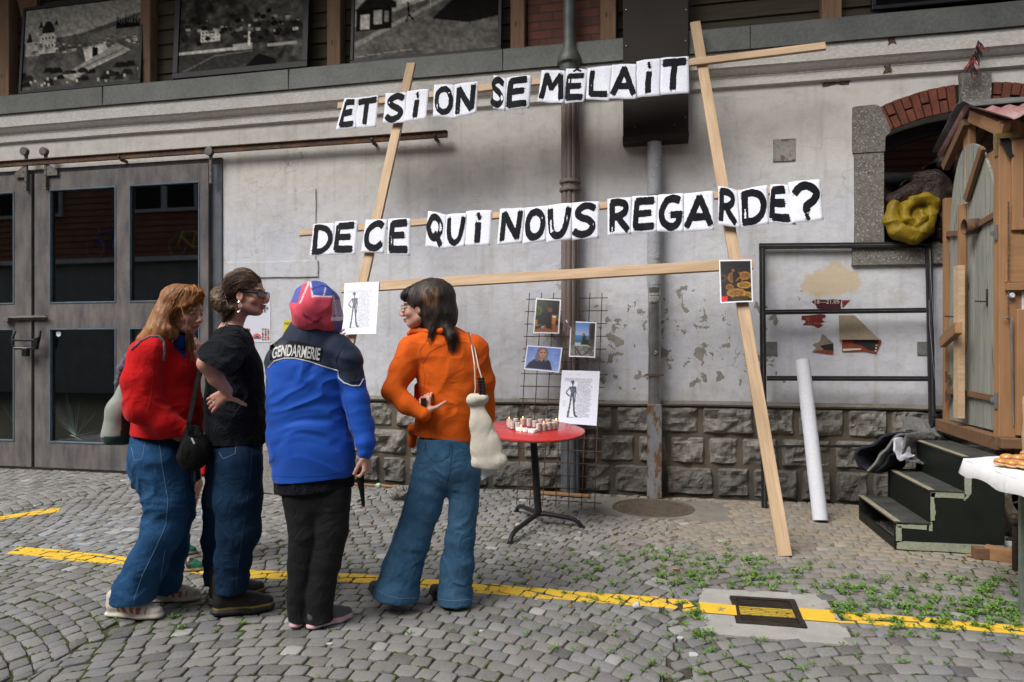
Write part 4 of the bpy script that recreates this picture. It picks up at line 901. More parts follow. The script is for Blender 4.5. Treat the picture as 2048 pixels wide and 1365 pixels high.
LET = {
 'E': [[(.18, .92), (.14, .5), (.15, .08)], [(.18, .90), (.84, .93)], [(.18, .52), (.74, .54)], [(.15, .10), (.88, .10)]],
 'T': [[(.08, .90), (.92, .92)], [(.50, .90), (.46, .5), (.44, .08)]],
 'S': [[(.86, .86), (.62, .95), (.36, .90), (.22, .74), (.34, .60), (.60, .50), (.78, .36), (.74, .18), (.52, .08), (.28, .08), (.10, .18)]],
 'i': [[(.52, .66), (.50, .36), (.50, .06)], [(.50, .88), (.55, .89)]],
 'O': [A_(.5, .5, .36, .41, 100, 465, 20)],
 'N': [[(.16, .06), (.18, .92)], [(.20, .90), (.50, .48), (.80, .10)], [(.80, .10), (.84, .94)]],
 'M': [[(.08, .08), (.22, .92)], [(.22, .90), (.48, .42)], [(.48, .42), (.82, .92)], [(.82, .90), (.90, .08)]],
 'L': [[(.20, .94), (.16, .5), (.18, .10)], [(.18, .11), (.88, .12)]],
 'A': [[(.08, .06), (.30, .5), (.52, .94)], [(.52, .92), (.72, .5), (.92, .08)], [(.26, .34), (.76, .34)]],
 'D': [[(.18, .92), (.16, .5), (.18, .08)], [(.10, .92), (.45, .92), (.74, .78), (.86, .50), (.74, .22), (.46, .08), (.10, .08)]],
 'C': [[(.86, .84), (.64, .93), (.40, .88), (.20, .70), (.13, .46), (.22, .22), (.44, .09), (.68, .10), (.88, .24)]],
 'Q': [A_(.44, .58, .32, .34, 100, 465, 18), [(.46, .38), (.66, .22), (.80, .04)]],
 'U': [[(.14, .92), (.16, .50), (.26, .20), (.48, .08), (.70, .20), (.82, .50), (.88, .92)]],
 'R': [[(.18, .92), (.18, .5), (.16, .06)], [(.14, .92), (.50, .94), (.76, .84), (.74, .64), (.50, .50), (.22, .48)], [(.40, .50), (.60, .28), (.86, .06)]],
 'G': [[(.84, .86), (.62, .94), (.36, .88), (.18, .68), (.13, .44), (.24, .20), (.48, .08), (.72, .12), (.84, .28), (.84, .44)], [(.54, .45), (.94, .45)]],
 '?': [[(.14, .74), (.28, .88), (.54, .93), (.80, .82), (.86, .64), (.72, .48), (.52, .36), (.50, .22)], [(.50, .06), (.53, .07)]],
 '^': [[(.34, .93), (.50, .985)], [(.50, .985), (.70, .93)]]}
def stroke(mb, pts, w, m, lv, r, rough=1.):
    P = [Vector(p) for p in pts]; out = []
    if len(P) > 4:
        Q = []
        for i in range(len(P)-1):
            a, b, c, d = P[max(i-1, 0)], P[i], P[i+1], P[min(i+2, len(P)-1)]
            for k in range(4): t = k/4; Q.append(.5*((2*b)+(c-a)*t+(2*a-5*b+4*c-d)*t*t+(3*b-a-3*c+d)*t**3))
        P = Q+[P[-1]]
    for a, b in zip(P[:-1], P[1:]):
        n = max(1, int((b-a).length/.035)); out += [a.lerp(b, k/n) for k in range(n)]
    out.append(P[-1]); n = len(out); ww = w*r.uniform(.92, 1.08); L = []; Rr = []
    ext = (out[0]-out[1]).normalized()*.03; ex2 = (out[-1]-out[-2]).normalized()*.03; out = [out[0]+ext]+out+[out[-1]+ex2]; n += 2
    for i, p in enumerate(out):
        d = (out[min(i+1, n-1)]-out[max(i-1, 0)]).normalized(); nn = Vector((-d.y, d.x)); k = 1. if 0 < i < n-1 else .72
        L.append(p+nn*(ww/2*k+r.uniform(-.009, .009)*rough)); Rr.append(p-nn*(ww/2*k+r.uniform(-.009, .009)*rough))
    V = [m(q.x, q.y, lv) for q in L+Rr]; mb.add(V, [(i, i+1, n+i+1, n+i) for i in range(n-1)])
    d = (out[-1]-out[-2]).normalized(); nn = Vector((-d.y, d.x))     # bristle ends
    for s_, e, dd in ((1, out[-1], d), (-1, out[0], -(out[1]-out[0]).normalized())):
        for k in range(4):
            o = nn*r.uniform(-.42, .42)*ww; l = r.uniform(.02, .075)*rough; h = r.uniform(.006, .014)
            q = [e+o+nn*h-dd*.02, e+o-nn*h-dd*.02, e+o-nn*h*.3+dd*l, e+o+nn*h*.3+dd*l]; mb.add([m(a.x, a.y, lv+.0002) for a in q], [(0, 1, 2, 3)])
def letter_sheet(ch, C, label, i, acc=False, xr=None):
    r = random.Random(i*7+3); off = .0520+.0012*(i % 2); W = [fpl(px, py, off) for px, py in C]; bow = r.uniform(-.010, .012); curl = r.uniform(-.012, .03)
    def m(u, v, lv=0.):                        # v up
        p = W[0]*((1-u)*v)+W[1]*(u*v)+W[2]*(u*(1-v))+W[3]*((1-u)*(1-v))
        crease = -.003*abs(((u*2) % 1)-.5)
        return p+FN*(lv+abs(bow)*math.sin(u*math.pi)+curl*(1-v)**2*(.3+.7*abs(u-.5)*2)+crease+.002*math.sin(9*u+5*v+i))
    nu, nv = 10, 12; V = [m(a/nu, b/nv) for b in range(nv+1) for a in range(nu+1)]; Q = [(b*(nu+1)+a, b*(nu+1)+a+1, (b+1)*(nu+1)+a+1, (b+1)*(nu+1)+a) for b in range(nv) for a in range(nu)]
    o = mkobj('lettered_sheet', V, Q, M['paper'], None, True, origin=(V[0]+V[-1])/2)
    tag(o, label, 'paper sheet', 'lettered sheets on the leaning frame')
    mb = MB(); w = .235 if ch not in 'MiN?' else (.215 if ch in 'MN' else .25); x0, x1 = xr or (.03, .97)
    mm = lambda u, v, lv: m(x0+(x1-x0)*u, .07+.86*v*(.90 if acc else 1.), lv+.0012)
    for k, st in enumerate(LET[ch]): stroke(mb, [(a+r.uniform(-.015, .015), b+r.uniform(-.012, .012)) for a, b in st], w, mm, .0004*k, r)
    if acc:
        for k, st in enumerate(LET['^']): stroke(mb, st, .07, lambda u, v, lv: m(.1+.8*u, .02+.98*v, lv+.0015), .0004*k, r, .6)
    mkobj('painted_letter', mb.v, mb.f, M['ink'], o, False)
    sm = o.modifiers.new('thickness', 'SOLIDIFY'); sm.thickness = .0004; sm.offset = -1
ROW1 = [('E', (688, 197), (716, 196), (713, 258), (672, 262)), ('T', (714, 196), (757, 191), (752, 255), (711, 258)), ('S', (771, 187), (814, 185), (810, 248), (767, 249)), ('i', (814, 183), (858, 178), (853, 240), (808, 247)),
 ('O', (868, 170), (910, 170), (908, 238), (865, 233)), ('N', (909, 169), (956, 163), (953, 227), (906, 238)), ('S', (987, 150), (1013, 158), (1010, 222), (986, 218)), ('E', (1013, 156), (1063, 151), (1058, 216), (1008, 222)),
 ('M', (1083, 141), (1132, 142), (1128, 210), (1076, 207)), ('E', (1132, 138), (1177, 140), (1168, 205), (1127, 209)), ('L', (1175, 137), (1225, 131), (1219, 203), (1172, 200)), ('A', (1224, 130), (1274, 128), (1273, 200), (1219, 199)),
 ('i', (1273, 123), (1322, 117), (1321, 192), (1271, 196)), ('T', (1322, 116), (1377, 113), (1379, 186), (1320, 190))]
ROW2 = [('D', (626, 449), (670, 447), (667, 512), (621, 515)), ('E', (670, 444), (716, 442), (711, 512), (665, 511)), ('C', (732, 440), (775, 439), (767, 507), (721, 505)), ('E', (777, 438), (821, 437), (820, 512), (774, 511)),
 ('Q', (856, 422), (893, 430), (890, 500), (851, 495)), ('U', (892, 430), (934, 427), (931, 496), (889, 500)), ('i', (932, 423), (984, 421), (981, 493), (929, 495)), ('N', (1000, 418), (1051, 416), (1044, 486), (994, 491)),
 ('O', (1050, 416), (1094, 412), (1092, 482), (1045, 490)), ('U', (1092, 412), (1146, 406), (1143, 480), (1091, 487)), ('S', (1143, 406), (1199, 403), (1198, 477), (1141, 481)), ('R', (1215, 398), (1264, 395), (1263, 469), (1215, 472)),
 ('E', (1264, 393), (1316, 391), (1314, 466), (1262, 469)), ('G', (1316, 390), (1368, 387), (1367, 466), (1314, 466)), ('A', (1368, 388), (1428, 382), (1428, 462), (1367, 466)), ('R', (1437, 372), (1477, 382), (1480, 458), (1436, 452)),
 ('D', (1476, 382), (1536, 370), (1538, 450), (1480, 458)), ('E', (1541, 369), (1577, 370), (1592, 452), (1537, 447)), ('?', (1577, 365), (1641, 359), (1646, 443), (1582, 450))]
W1 = ['ET', 'ET', 'Si', 'Si', 'ON', 'ON', 'SE', 'SE']+['MELAIT']*6; W2 = ['DE', 'DE', 'CE', 'CE', 'QUi', 'QUi', 'QUi']+['NOUS']*4+['REGARDE']*8
for k, (row, W, ln) in enumerate(((ROW1, W1, 'top'), (ROW2, W2, 'second'))):
    for i, (ch, *C) in enumerate(row):
        nm = {'?': 'question mark', 'i': 'dotted i'}.get(ch, 'letter '+ch); acc = k == 0 and i == 9
        if acc: nm = 'circumflexed E'
        n_same = [j for j in range(len(row)) if W[j] == W[i] and row[j][0] == ch]
        wd_ = W[i].upper().replace('MELAIT', 'MÊLAIT'); extra = ''
        if len(n_same) > 1 and not acc: extra = 'first ' if (i == n_same[0] or (k == 0 and i == 10)) else 'last '
        if W[i] == 'MELAIT' and ch == 'E': extra = ''
        lab = 'white sheet painted with %s%s, in the word %s, %s line' % (extra, nm, wd_, ln) if ch != '?' else 'white sheet with a black painted question mark, ending the second line'
        letter_sheet(ch, C, lab, i+k*20, acc, {('S', 6): (-.25, .95), ('E', 0): (.08, .9)}.get((ch, i)) if k == 0 else {('Q', 4): (-.02, .98), ('E', 17): (.0, .88), ('R', 15): (-.02, .92)}.get((ch, i)))

# ---------------------------------------------------------------- printed sheets and photographs
def figure_sheet(seed=1, full=True):
    a = Ras(96, 140, (.86, .87, .93)); r = random.Random(seed); ink = (.35, .36, .42); dk = (.26, .28, .36)
    a.line([(.14, .085), (.62, .07)], .0022, (.6, .6, .66))
    for i in range(44):
        y = .15+i*.0165; x = .10 if i < 4 else .44+r.uniform(-.01, .01); xe = .80 if i < 4 else r.uniform(.72, .82)
        if 4 <= i and y > .87: x = .10
        while x < xe:
            w = r.uniform(.02, .06); pts = [(x+w*k/4, y+r.uniform(-.0045, .0045)) for k in range(5)]; a.line(pts, .0042, ink, .75); x += w+.012
        if y > .9: break
    for i in range(5): a.line([(.09, .55+i*.03), (.09+r.uniform(.05, .09), .55+i*.03)], .004, ink, .6)
    a.ell(.315, .225, .038, .04, dk); a.poly([(.27, .25), (.25, .22), (.29, .19)], dk); a.line([(.315, .25), (.32, .31)], .016, dk)
    a.poly([(.24, .31), (.40, .30), (.41, .36), (.38, .44), (.37, .50), (.26, .50), (.28, .42), (.25, .36)], dk)
    a.line([(.25, .32), (.17, .40), (.16, .43), (.24, .485)], .016, dk); a.line([(.40, .32), (.41, .42), (.39, .56)], .015, dk); a.line([(.40, .55), (.39, .60)], .02, dk)
    a.line([(.29, .50), (.28, .62), (.25, .80)], .023, dk); a.line([(.35, .50), (.38, .64), (.40, .80)], .025, dk)
    a.line([(.25, .78), (.24, .87)], .028, dk); a.line([(.41, .78), (.42, .84), (.47, .86)], .026, dk); a.line([(.23, .88), (.60, .875)], .006, (.5, .5, .58)); a.line([(.30, .34), (.31, .42)], .006, (.55, .57, .64)); a.line([(.36, .34), (.36, .40)], .005, (.55, .57, .64))
    return a
def border(a, t=.035, c=(.9, .91, .95)):
    m = (a.x < t) | (a.x > 1-t) | (a.y < t*a.w/a.h) | (a.y > 1-t*a.w/a.h); a.a[m] = c; return a
n1 = sheet('handwritten_sheet', figure_sheet(1), [fpl(*p, .058) for p in ((689, 567), (758, 564), (752, 668), (684, 670))], M['pict'], bow=.006, origin=fpl(720, 620, .05))
tag(n1, 'white sheet with a grey figure drawing and handwriting, taped below the left batten', 'paper sheet')
a = Ras(64, 84, (.10, .06, .03)); a.noise(.8, 6, 3); a.rect(0, 0, 1, .18, (.05, .035, .03)); a.ell(.12, .20, .09, .06, (.03, .03, .03)); a.ell(.1, .42, .10, .08, (.35, .25, .10)); a.ell(.1, .42, .07, .06, (.05, .04, .03))
for i, (x, y, w, h, c) in enumerate([(.5, .42, .26, .14, (.45, .30, .12)), (.78, .38, .18, .1, (.55, .38, .16)), (.75, .60, .22, .08, (.62, .45, .18)), (.5, .78, .3, .1, (.58, .42, .17)), (.85, .84, .14, .08, (.6, .45, .2)), (.3, .64, .12, .07, (.5, .34, .12)), (.62, .9, .3, .05, (.3, .2, .08))]): a.ell(x, y, w, h, c); a.ell(x, y, w*.75, h*.7, tuple(q*.75 for q in c))
a.poly([(.40, .26), (.50, .22), (.62, .34), (.66, .55), (.40, .56)], (.03, .025, .03)); a.ell(.42, .25, .05, .04, (.45, .25, .16)); a.line([(.40, .4), (.3, .5)], .02, (.4, .22, .14)); a.line([(.5, .5), (.62, .42)], .02, (.45, .27, .17)); a.rect(.05, .84, .22, .97, (.75, .06, .10)); a.noise(.35, 22, 5); border(a, .03)
o = sheet('photo_print', a, [fpl(*p, .058) for p in ((1438, 521), (1503, 520), (1506, 604), (1441, 607))], M['pict'], bow=.004, origin=fpl(1470, 560, .05))
tag(o, 'amber toned photo print of a figure among pots, on the right batten', 'photo print')

# ---------------------------------------------------------------- rusty mesh panel with its photographs
_g0 = on_z(1110, 1016); KG = (-.05-_g0.y)/(wz(1130, 590, -.05)); GP0 = Vector((0, _g0.y, 0)); GN = Vector((0, -1, KG)).normalized()
def gpl(px, py, off=0.): return on_pl(px, py, GP0+GN*off, GN)
GT = thing('wire_mesh_panel', (_g0.x, _g0.y, 0), 'rusty square wire mesh panel leaning on the wall over the fluted downpipe', 'wire mesh')
for i in range(7): m = MB(); m.tube([gpl(1059+24.2*i, 586), gpl(1033+26*i, 1010+1.6*i)], .0042, 6); m.build('wire', M['mesh'], GT)
for j in range(17): t = j/16; m = MB(); m.tube([gpl(1052-26*t, 599+(996-599)*t, .008), gpl(1216-13*t, 596+(1007-596)*t, .008)], .0042, 6); m.build('wire', M['mesh'], GT)
def gprint(a, C, label, nm='photo_print', bow=.006): o = sheet(nm, a, [gpl(*p, .020) for p in C], M['pict'], bow=bow, origin=gpl(*C[0], .02)); tag(o, label, 'photo print' if nm == 'photo_print' else 'paper sheet')
a = Ras(50, 68, (.02, .025, .02)); a.ell(.2, .2, .3, .2, (.10, .16, .04)); a.ell(.1, .35, .2, .14, (.20, .27, .08)); a.noise(.7, 14, 2); a.rect(0, .75, 1, 1, (.50, .28, .12)); a.rect(0, .62, .15, .8, (.55, .38, .14)); a.rect(.68, .45, 1, .62, (.32, .28, .24)); a.line([(.3, .9), (.62, .76)], .008, (.2, .1, .05)); a.line([(.55, .8), (.6, 1)], .008, (.2, .1, .05))
a.poly([(.36, .42), (.55, .36), (.66, .5), (.72, .88), (.52, .86), (.34, .6)], (.05, .03, .025)); a.ell(.6, .32, .08, .07, (.45, .25, .14)); a.ell(.56, .28, .08, .05, (.30, .15, .08)); a.rect(.70, .52, .84, .74, (.68, .38, .10)); a.rect(.70, .49, .84, .54, (.8, .7, .55)); a.line([(.1, .85), (.35, .78)], .05, (.03, .03, .04)); a.ell(.35, .83, .06, .04, (.5, .6, .7)); a.noise(.3, 25, 7); border(a, .035)
gprint(a, ((1072, 597), (1122, 600), (1118, 668), (1066, 667)), 'photo print of a person at an outdoor table, high on the wire mesh')
a = Ras(52, 70, (.25, .23, .2)); a.grad((.25, .42, .72), (.60, .66, .78), 0, .38); a.grad((.25, .48, .68), (.12, .30, .48), .38, .62); a.rect(0, 0, .22, .75, (.30, .27, .24)); a.rect(.74, 0, 1, .75, (.28, .25, .22)); a.rect(.78, 0, .98, .5, (.15, .13, .12)); a.rect(.22, .6, .74, .68, (.62, .68, .66)); a.rect(0, .68, 1, 1, (.42, .42, .41)); a.noise(.5, 18, 4, (a.x < .22) | (a.x > .74) | (a.y > .68))
for i in range(9): a.line([(random.Random(i).random(), .72), (random.Random(i+9).random(), 1)], .012, (.12, .11, .10))
a.poly([(.48, .42), (.58, .38), (.70, .5), (.76, .66), (.42, .66), (.48, .54)], (.05, .05, .06)); a.ell(.54, .36, .05, .035, (.42, .28, .22)); a.poly([(.6, .42), (.7, .5), (.62, .52)], (.35, .33, .15)); border(a, .035)
gprint(a, ((1141, 643), (1193, 645), (1190, 716), (1138, 714)), 'photo print of a figure sitting in a stone opening above blue water')
a = Ras(72, 50, (.42, .52, .78)); a.grad((.36, .46, .74), (.55, .64, .84), 0, 1); a.noise(.12, 4, 3); a.poly([(.04, .92), (.12, .70), (.28, .52), (.60, .48), (.72, .62), (.80, .95), (.04, .95)], (.04, .07, .22)); a.rect(.40, .36, .52, .52, (.62, .40, .34)); a.poly([(.36, .5), (.46, .64), (.55, .5)], (.62, .40, .34)); a.ell(.46, .26, .16, .24, (.34, .33, .33)); a.ell(.34, .45, .07, .18, (.38, .37, .37)); a.ell(.58, .46, .05, .14, (.42, .41, .41)); a.ell(.475, .29, .095, .18, (.70, .46, .40)); a.ell(.43, .26, .03, .04, (.3, .2, .2)); a.ell(.52, .25, .03, .04, (.3, .2, .2)); a.ell(.49, .38, .03, .015, (.5, .2, .2)); a.noise(.12, 20, 5); border(a, .03)
gprint(a, ((1054, 691), (1125, 696), (1118, 746), (1048, 739)), 'photo print of a grey-haired person in dark blue against pale blue')
gprint(figure_sheet(2), ((1124, 741), (1200, 743), (1193, 852), (1116, 847)), 'white sheet with a grey figure drawing and handwriting, hung low on the wire mesh', 'handwritten_sheet')
m = MB(); m.tube([gpl(1131, 634, .02), gpl(1133, 642, .03), gpl(1138, 648, .03), gpl(1141, 658, .022)], [.006, .011, .009, .003], 8); tag(m.build('cloth_scrap', M['paper'], smooth=True, origin=gpl(1135, 645, .02)), 'small white cloth scrap tied to the wire mesh beside the sea photo', 'cloth')
# ---------------------------------------------------------------- framed panels under the eave
def gray(f): return (f, f*.985, f*.93)
def town(seed, kind):
    a = Ras(170, 118, gray(.5)); r = random.Random(seed); g = gray
    if kind == 'castle':
        a.grad(g(.42), g(.50), 0, .5); a.poly([(0, .42), (.5, .36), (1, .18), (1, 1), (0, 1)], g(.26)); a.noise(.4, 9, 1, a.y > .3)
        a.poly([(.55, .42), (1, .22), (1, .45), (.6, .52)], g(.34))
        for i in range(9): x = .8+i*.022; a.poly([(x-.016, .36), (x, .18+.03*(i % 3)), (x+.016, .36)], g(.07))
        a.rect(.14, .30, .28, .56, g(.58)); a.poly([(.135, .31), (.19, .17), (.23, .17), (.285, .31)], g(.12)); a.poly([(.12, .25), (.145, .15), (.17, .25)], g(.10)); a.poly([(.255, .24), (.278, .15), (.30, .24)], g(.10)); a.rect(.13, .24, .16, .34, g(.4)); a.rect(.265, .22, .29, .34, g(.4)); a.rect(.02, .40, .14, .58, g(.5)); a.poly([(.02, .41), (.05, .27), (.08, .41)], g(.12))
        for i in range(4): a.rect(.16+i*.03, .36, .17+i*.03, .39, g(.1)); a.rect(.16+i*.03, .45, .17+i*.03, .48, g(.1))
        a.poly([(.52, .55), (.70, .50), (.74, .62), (.55, .72)], g(.62)); a.rect(.60, .56, .645, .66, g(.04)); a.ell(.622, .56, .022, .03, g(.04))
        a.poly([(.35, .85), (.70, .60), (.80, .52), (.92, .62), (.60, .80), (.45, .92)], g(.46)); a.line([(.4, .84), (.86, .6)], .004, g(.2)); a.line([(.45, .86), (.88, .64)], .004, g(.6))
        n, y0, y1 = 46, .44, .56
    elif kind == 'valley':
        a.grad(g(.45), g(.4), 0, .12); a.poly([(0, 0), (.35, .0), (.48, .11), (.62, 0), (1, 0), (1, 1), (0, 1)], g(.20)); a.noise(.6, 12, 3, a.y > .02); a.poly([(.5, .12), (1, .05), (1, .5), (.6, .45)], g(.25)); a.noise(.4, 22, 4, a.y > .02)
        a.rect(.18, .50, .34, .64, g(.62)); a.poly([(.17, .50), (.20, .44), (.33, .44), (.36, .50)], g(.2))
        for i in range(5):
            for j in range(3): a.rect(.195+i*.03, .52+j*.04, .205+i*.03, .54+j*.04, g(.12))
        a.poly([(.44, .72), (.50, .58), (.72, .56), (.78, .70), (.44, .74)], g(.16)); a.rect(.45, .70, .60, .78, g(.5)); a.rect(.565, .48, .585, .74, g(.68)); a.rect(0, .74, .5, .77, g(.58)); a.poly([(0, .80), (.5, .78), (.7, .82), (.5, .98), (0, .98)], g(.19)); a.line([(.05, .98), (.3, .82), (.6, .8)], .003, g(.4)); a.poly([(.55, .98), (.65, .84), (.78, .92), (.8, .98)], g(.05)); a.rect(.72, .74, .95, .77, g(.5))
        n, y0, y1 = 30, .38, .62
    elif kind == 'street':
        a.grad(g(.55), g(.5), 0, .1); a.rect(.0, .1, .62, .50, g(.50)); a.rect(.30, .05, .62, .42, g(.60))
        for i in range(8):
            for j in range(3): a.rect(.32+i*.038, .10+j*.1, .348+i*.038, .17+j*.1, g(.18))
        a.poly([(0, .62), (.95, .22), (1, .22), (1, 1), (0, 1)], g(.30)); a.noise(.25, 16, 3, a.y > .2); a.poly([(.55, .62), (.75, .34), (1, .22), (1, .66), (.8, .70)], g(.09)); a.poly([(0, .80), (.9, .22), (.93, .23), (.02, .85)], g(.44))
        a.poly([(.0, .45), (.14, .26), (.30, .40), (.30, .46)], g(.12)); a.rect(.02, .44, .27, .68, g(.09)); a.rect(.05, .50, .11, .66, g(.6)); a.rect(.14, .47, .20, .62, g(.5)); a.rect(.22, .48, .25, .60, g(.4)); a.line([(.38, .42), (.39, .56), (.37, .62)], .007, g(.05)); a.line([(.39, .55), (.42, .61)], .006, g(.05)); a.line([(.54, .2), (.54, .5)], .004, g(.6)); a.line([(.02, .955), (.42, .925)], .0025, g(.55), .7)
        n = 0
    else: a = Ras(100, 50, g(.05)); a.noise(.4, 6, 1); n = 0
    for i in range(n):
        x, y = r.random(), r.uniform(y0, y1)+.0; s = r.uniform(.012, .028); a.rect(x, y, x+s*1.6, y+s*1.5, g(r.uniform(.35, .62))); a.poly([(x-.004, y), (x+s*.8, y-s*.9), (x+s*1.7, y)], g(r.uniform(.08, .22)))
        a.rect(x+s*.4, y+s*.5, x+s*.6, y+s*.9, g(.1))
    if n:
        for i in range(34): x, y = r.random(), r.uniform(.80 if kind == 'castle' else .62, .97); s = r.uniform(.03, .06); a.poly([(x-s, y), (x-s*.3, y-s*1.2), (x+s*.6, y-s*1.1), (x+s, y)], g(r.uniform(.05, .16))) if kind == 'castle' else a.ell(x, y-.3, s*.5, s*.6, g(r.uniform(.06, .16)))
        for i in range(16 if kind == 'castle' else 0): x, y = r.random(), r.uniform(.84, .95); a.rect(x, y, x+.018, y+.03, g(.55))
    a.noise(.25, 50, 9); a.a = np.clip((a.a-.03)*1.5, 0, 1); return a
YP = -.10
for px0, px1, pyb, kind, lab in ((39, 283, 190, 'castle', 'black framed old photograph of a castle and town, leftmost above the ledge'), (346, 616, 160, 'valley', 'black framed old photograph of a village in a valley, between castle and street views'), (701, 1003, 130, 'street', 'black framed old photograph of an empty street, above the first painted words'), (1743, 2120, 22, 'dark', 'black framed panel at the top right, only its lower edge in view')):
    x0, x1 = wx(px0, YP), wx(px1, YP); z0 = wz(px0, pyb, YP)-.0; z1 = z0+(1.02 if kind != 'dark' else .9); lean = .10
    root = thing('framed_photograph', ((x0+x1)/2, YP, z0), lab, 'framed photo', 'framed photographs along the timber storey'); w = .065 if kind == 'valley' else .035
    m = MB(); V = lambda x, z, d: (x, YP+d+(z-z0)*lean*.6, z)
    for a0, a1, b0, b1 in ((x0, x1, z0, z0+w), (x0, x1, z1-w, z1), (x0, x0+w, z0+w, z1-w), (x1-w, x1, z0+w, z1-w)): m.hexa([V(a0, b0, -.02), V(a1, b0, -.02), V(a1, b0, .03), V(a0, b0, .03)], [V(a0, b1, -.02), V(a1, b1, -.02), V(a1, b1, .03), V(a0, b1, .03)])
    m.build('frame', M['blackframe'], root, bev=.004); a = town(int(px0), kind)
    sheet('picture', a, [V(x0+w*.8, z1-w*.8, -.006), V(x1-w*.8, z1-w*.8, -.006), V(x1-w*.8, z0+w*.8, -.006), V(x0+w*.8, z0+w*.8, -.006)], M['bigpict'], root)

# ---------------------------------------------------------------- notices on the wall
def txt(body, size, ext=.0006, bold=0.):
    c = bpy.data.curves.new('t', 'FONT'); c.offset = bold; c.body = body; c.size = size; c.extrude = ext; c.align_x = 'LEFT'; o = bpy.data.objects.new('t', c); COL.objects.link(o)
    me = bpy.data.meshes.new_from_object(o.evaluated_get(bpy.context.evaluated_depsgraph_get())); V = [v.co.copy() for v in me.vertices]; F = [tuple(p.vertices) for p in me.polygons]; bpy.data.objects.remove(o); bpy.data.curves.remove(c); return V, F
def wall_text(body, px, py, hpx, mat, parent, y=-.004, wpx=None, name='lettering', rot=0.):
    V, F = txt(body, 1.); h = max(v.y for v in V); w = max(v.x for v in V); p = on_y(px, py, y); d = (p-CAM).dot(FW); s = hpx/FP*d/h; sx = s if not wpx else wpx/FP*d/w
    cr, sr = math.cos(rot), math.sin(rot); P = [(p.x+v.x*sx*cr-v.y*s*sr, y+v.z, p.z+v.y*s*cr+v.x*sx*sr) for v in V]; return mkobj(name, P, F, mat, parent)
def wpoly(pts, mat, name, parent=None, t=.002, y=0., jag=0, seed=1):
    P = [(on_y(a, b, y).x, on_y(a, b, y).z) for a, b in pts]
    if jag: P = rough_poly(P, 4, jag, seed)
    m = MB(); m.poly(P, [], y-t, y-.0003); return m.build(name, mat, parent, origin=(P[0][0], y, P[0][1]))
ink = m_plain('print_ink', (.012, .012, .015), .6); ras = Ras(54, 84, (.80, .81, .86)); cols = [(.75, .15, .10), (.85, .55, .10), (.12, .25, .55), (.55, .12, .30), (.20, .45, .30)]
for i in range(12):
    ras.line([(.1+.07*i, .43), (.13+.07*i, .43)], .006, (.5, .5, .55)); ras.line([(.08+.07*i, .465), (.13+.07*i, .465)], .004, (.6, .6, .65)); ras.line([(.08+.07*i, .49), (.12+.07*i, .49)], .004, (.6, .6, .65))
for i, c in enumerate(cols): ras.ell(.50, .93, .17-.03*i, .13-.024*i, c)
ras.rect(.3, .93, .7, 1, (.80, .81, .86)); r_ = random.Random(3)
for x in (.06, .14, .22, .72, .82, .92):
    for k in range(6): y = .70+.045*k+r_.uniform(0, .02); c = cols[r_.randrange(5)]; ras.poly([(x-.05, y), (x, y-.035), (x+.05, y), (x, y+.03)], c)
ps = sheet('event_poster', ras, [on_y(*p, -.004) for p in ((487, 597), (541, 597), (541, 685), (487, 685))], M['pict'], origin=on_y(515, 640, 0)); tag(ps, 'white poster with a colourful folk border, on the wall behind the sunglasses', 'poster')
wall_text('TOUTE', 489, 609, 9, ink, ps, -.0055, 50); wall_text('LE', 521, 625, 7, ink, ps, -.0055, 13)
wpoly([(533, 613), (537, 616), (534.5, 621), (532, 616)], m_plain('print_green', (.05, .25, .12), .6), 'green_mark', ps, y=-.005)
st = wpoly([(567, 641), (608, 641), (608, 664), (567, 664)], m_plain('yellow_paper', (.62, .55, .03), .6), 'small_flyer', jag=0); tag(st, 'small yellow flyer on the wall beside the pink headscarf', 'flyer'); wall_text('vendredi', 568, 650, 7, m_plain('print_purple', (.12, .03, .10), .6), st, -.003, 38); wall_text('15 mai', 574, 660, 6, m_plain('print_purple2', (.12, .03, .10), .6), st, -.003, 26)
cream = m_plain('cream_print', (.55, .50, .42), .7); plum = pm('plum_poster', (.05, .015, .03), (.09, .02, .03), 8, .6)
t1 = wpoly([(1622, 604), (1632, 599), (1682, 600), (1682, 620), (1634, 618), (1630, 610)], plum, 'torn_poster', jag=.004, seed=2); tag(t1, 'dark plum poster scrap with a date, above the steel frame crossbar', 'torn poster'); wall_text('18—21.05', 1627, 608, 8, cream, t1, -.0035, 48)
t2 = wpoly([(1684, 601), (1701, 601), (1685, 617)], pm('crimson_poster', (.24, .03, .05), None, 8, .6), 'torn_poster'); tag(t2, 'tiny crimson triangle of torn poster beside the plum scrap', 'torn poster')
t3 = wpoly([(1604, 631), (1650, 629), (1651, 634), (1643, 640), (1650, 643), (1640, 648), (1649, 650), (1636, 656), (1620, 650), (1606, 651), (1612, 644), (1603, 640)], pm('rust_poster', (.20, .035, .03), (.13, .02, .025), 9, .65), 'torn_poster', jag=.006, seed=4); tag(t3, 'ragged rust-red scrap of poster with a faint date, below the plum scrap', 'torn poster'); dim = m_plain('dim_print', (.30, .12, .06), .7); wall_text('20', 1610, 642, 6, dim, t3, -.0035); wall_text('21 mai', 1615, 650, 6, dim, t3, -.0035)
tan = pm('poster_back', (.30, .25, .185), (.24, .20, .15), 6, .85); org = pm('orange_poster', (.28, .075, .03), (.22, .05, .03), 7, .6)
bb = thing('torn_poster', on_y(1680, 700, 0), 'folded-down poster showing its tan back over an orange strip, inside the steel frame', 'torn poster')
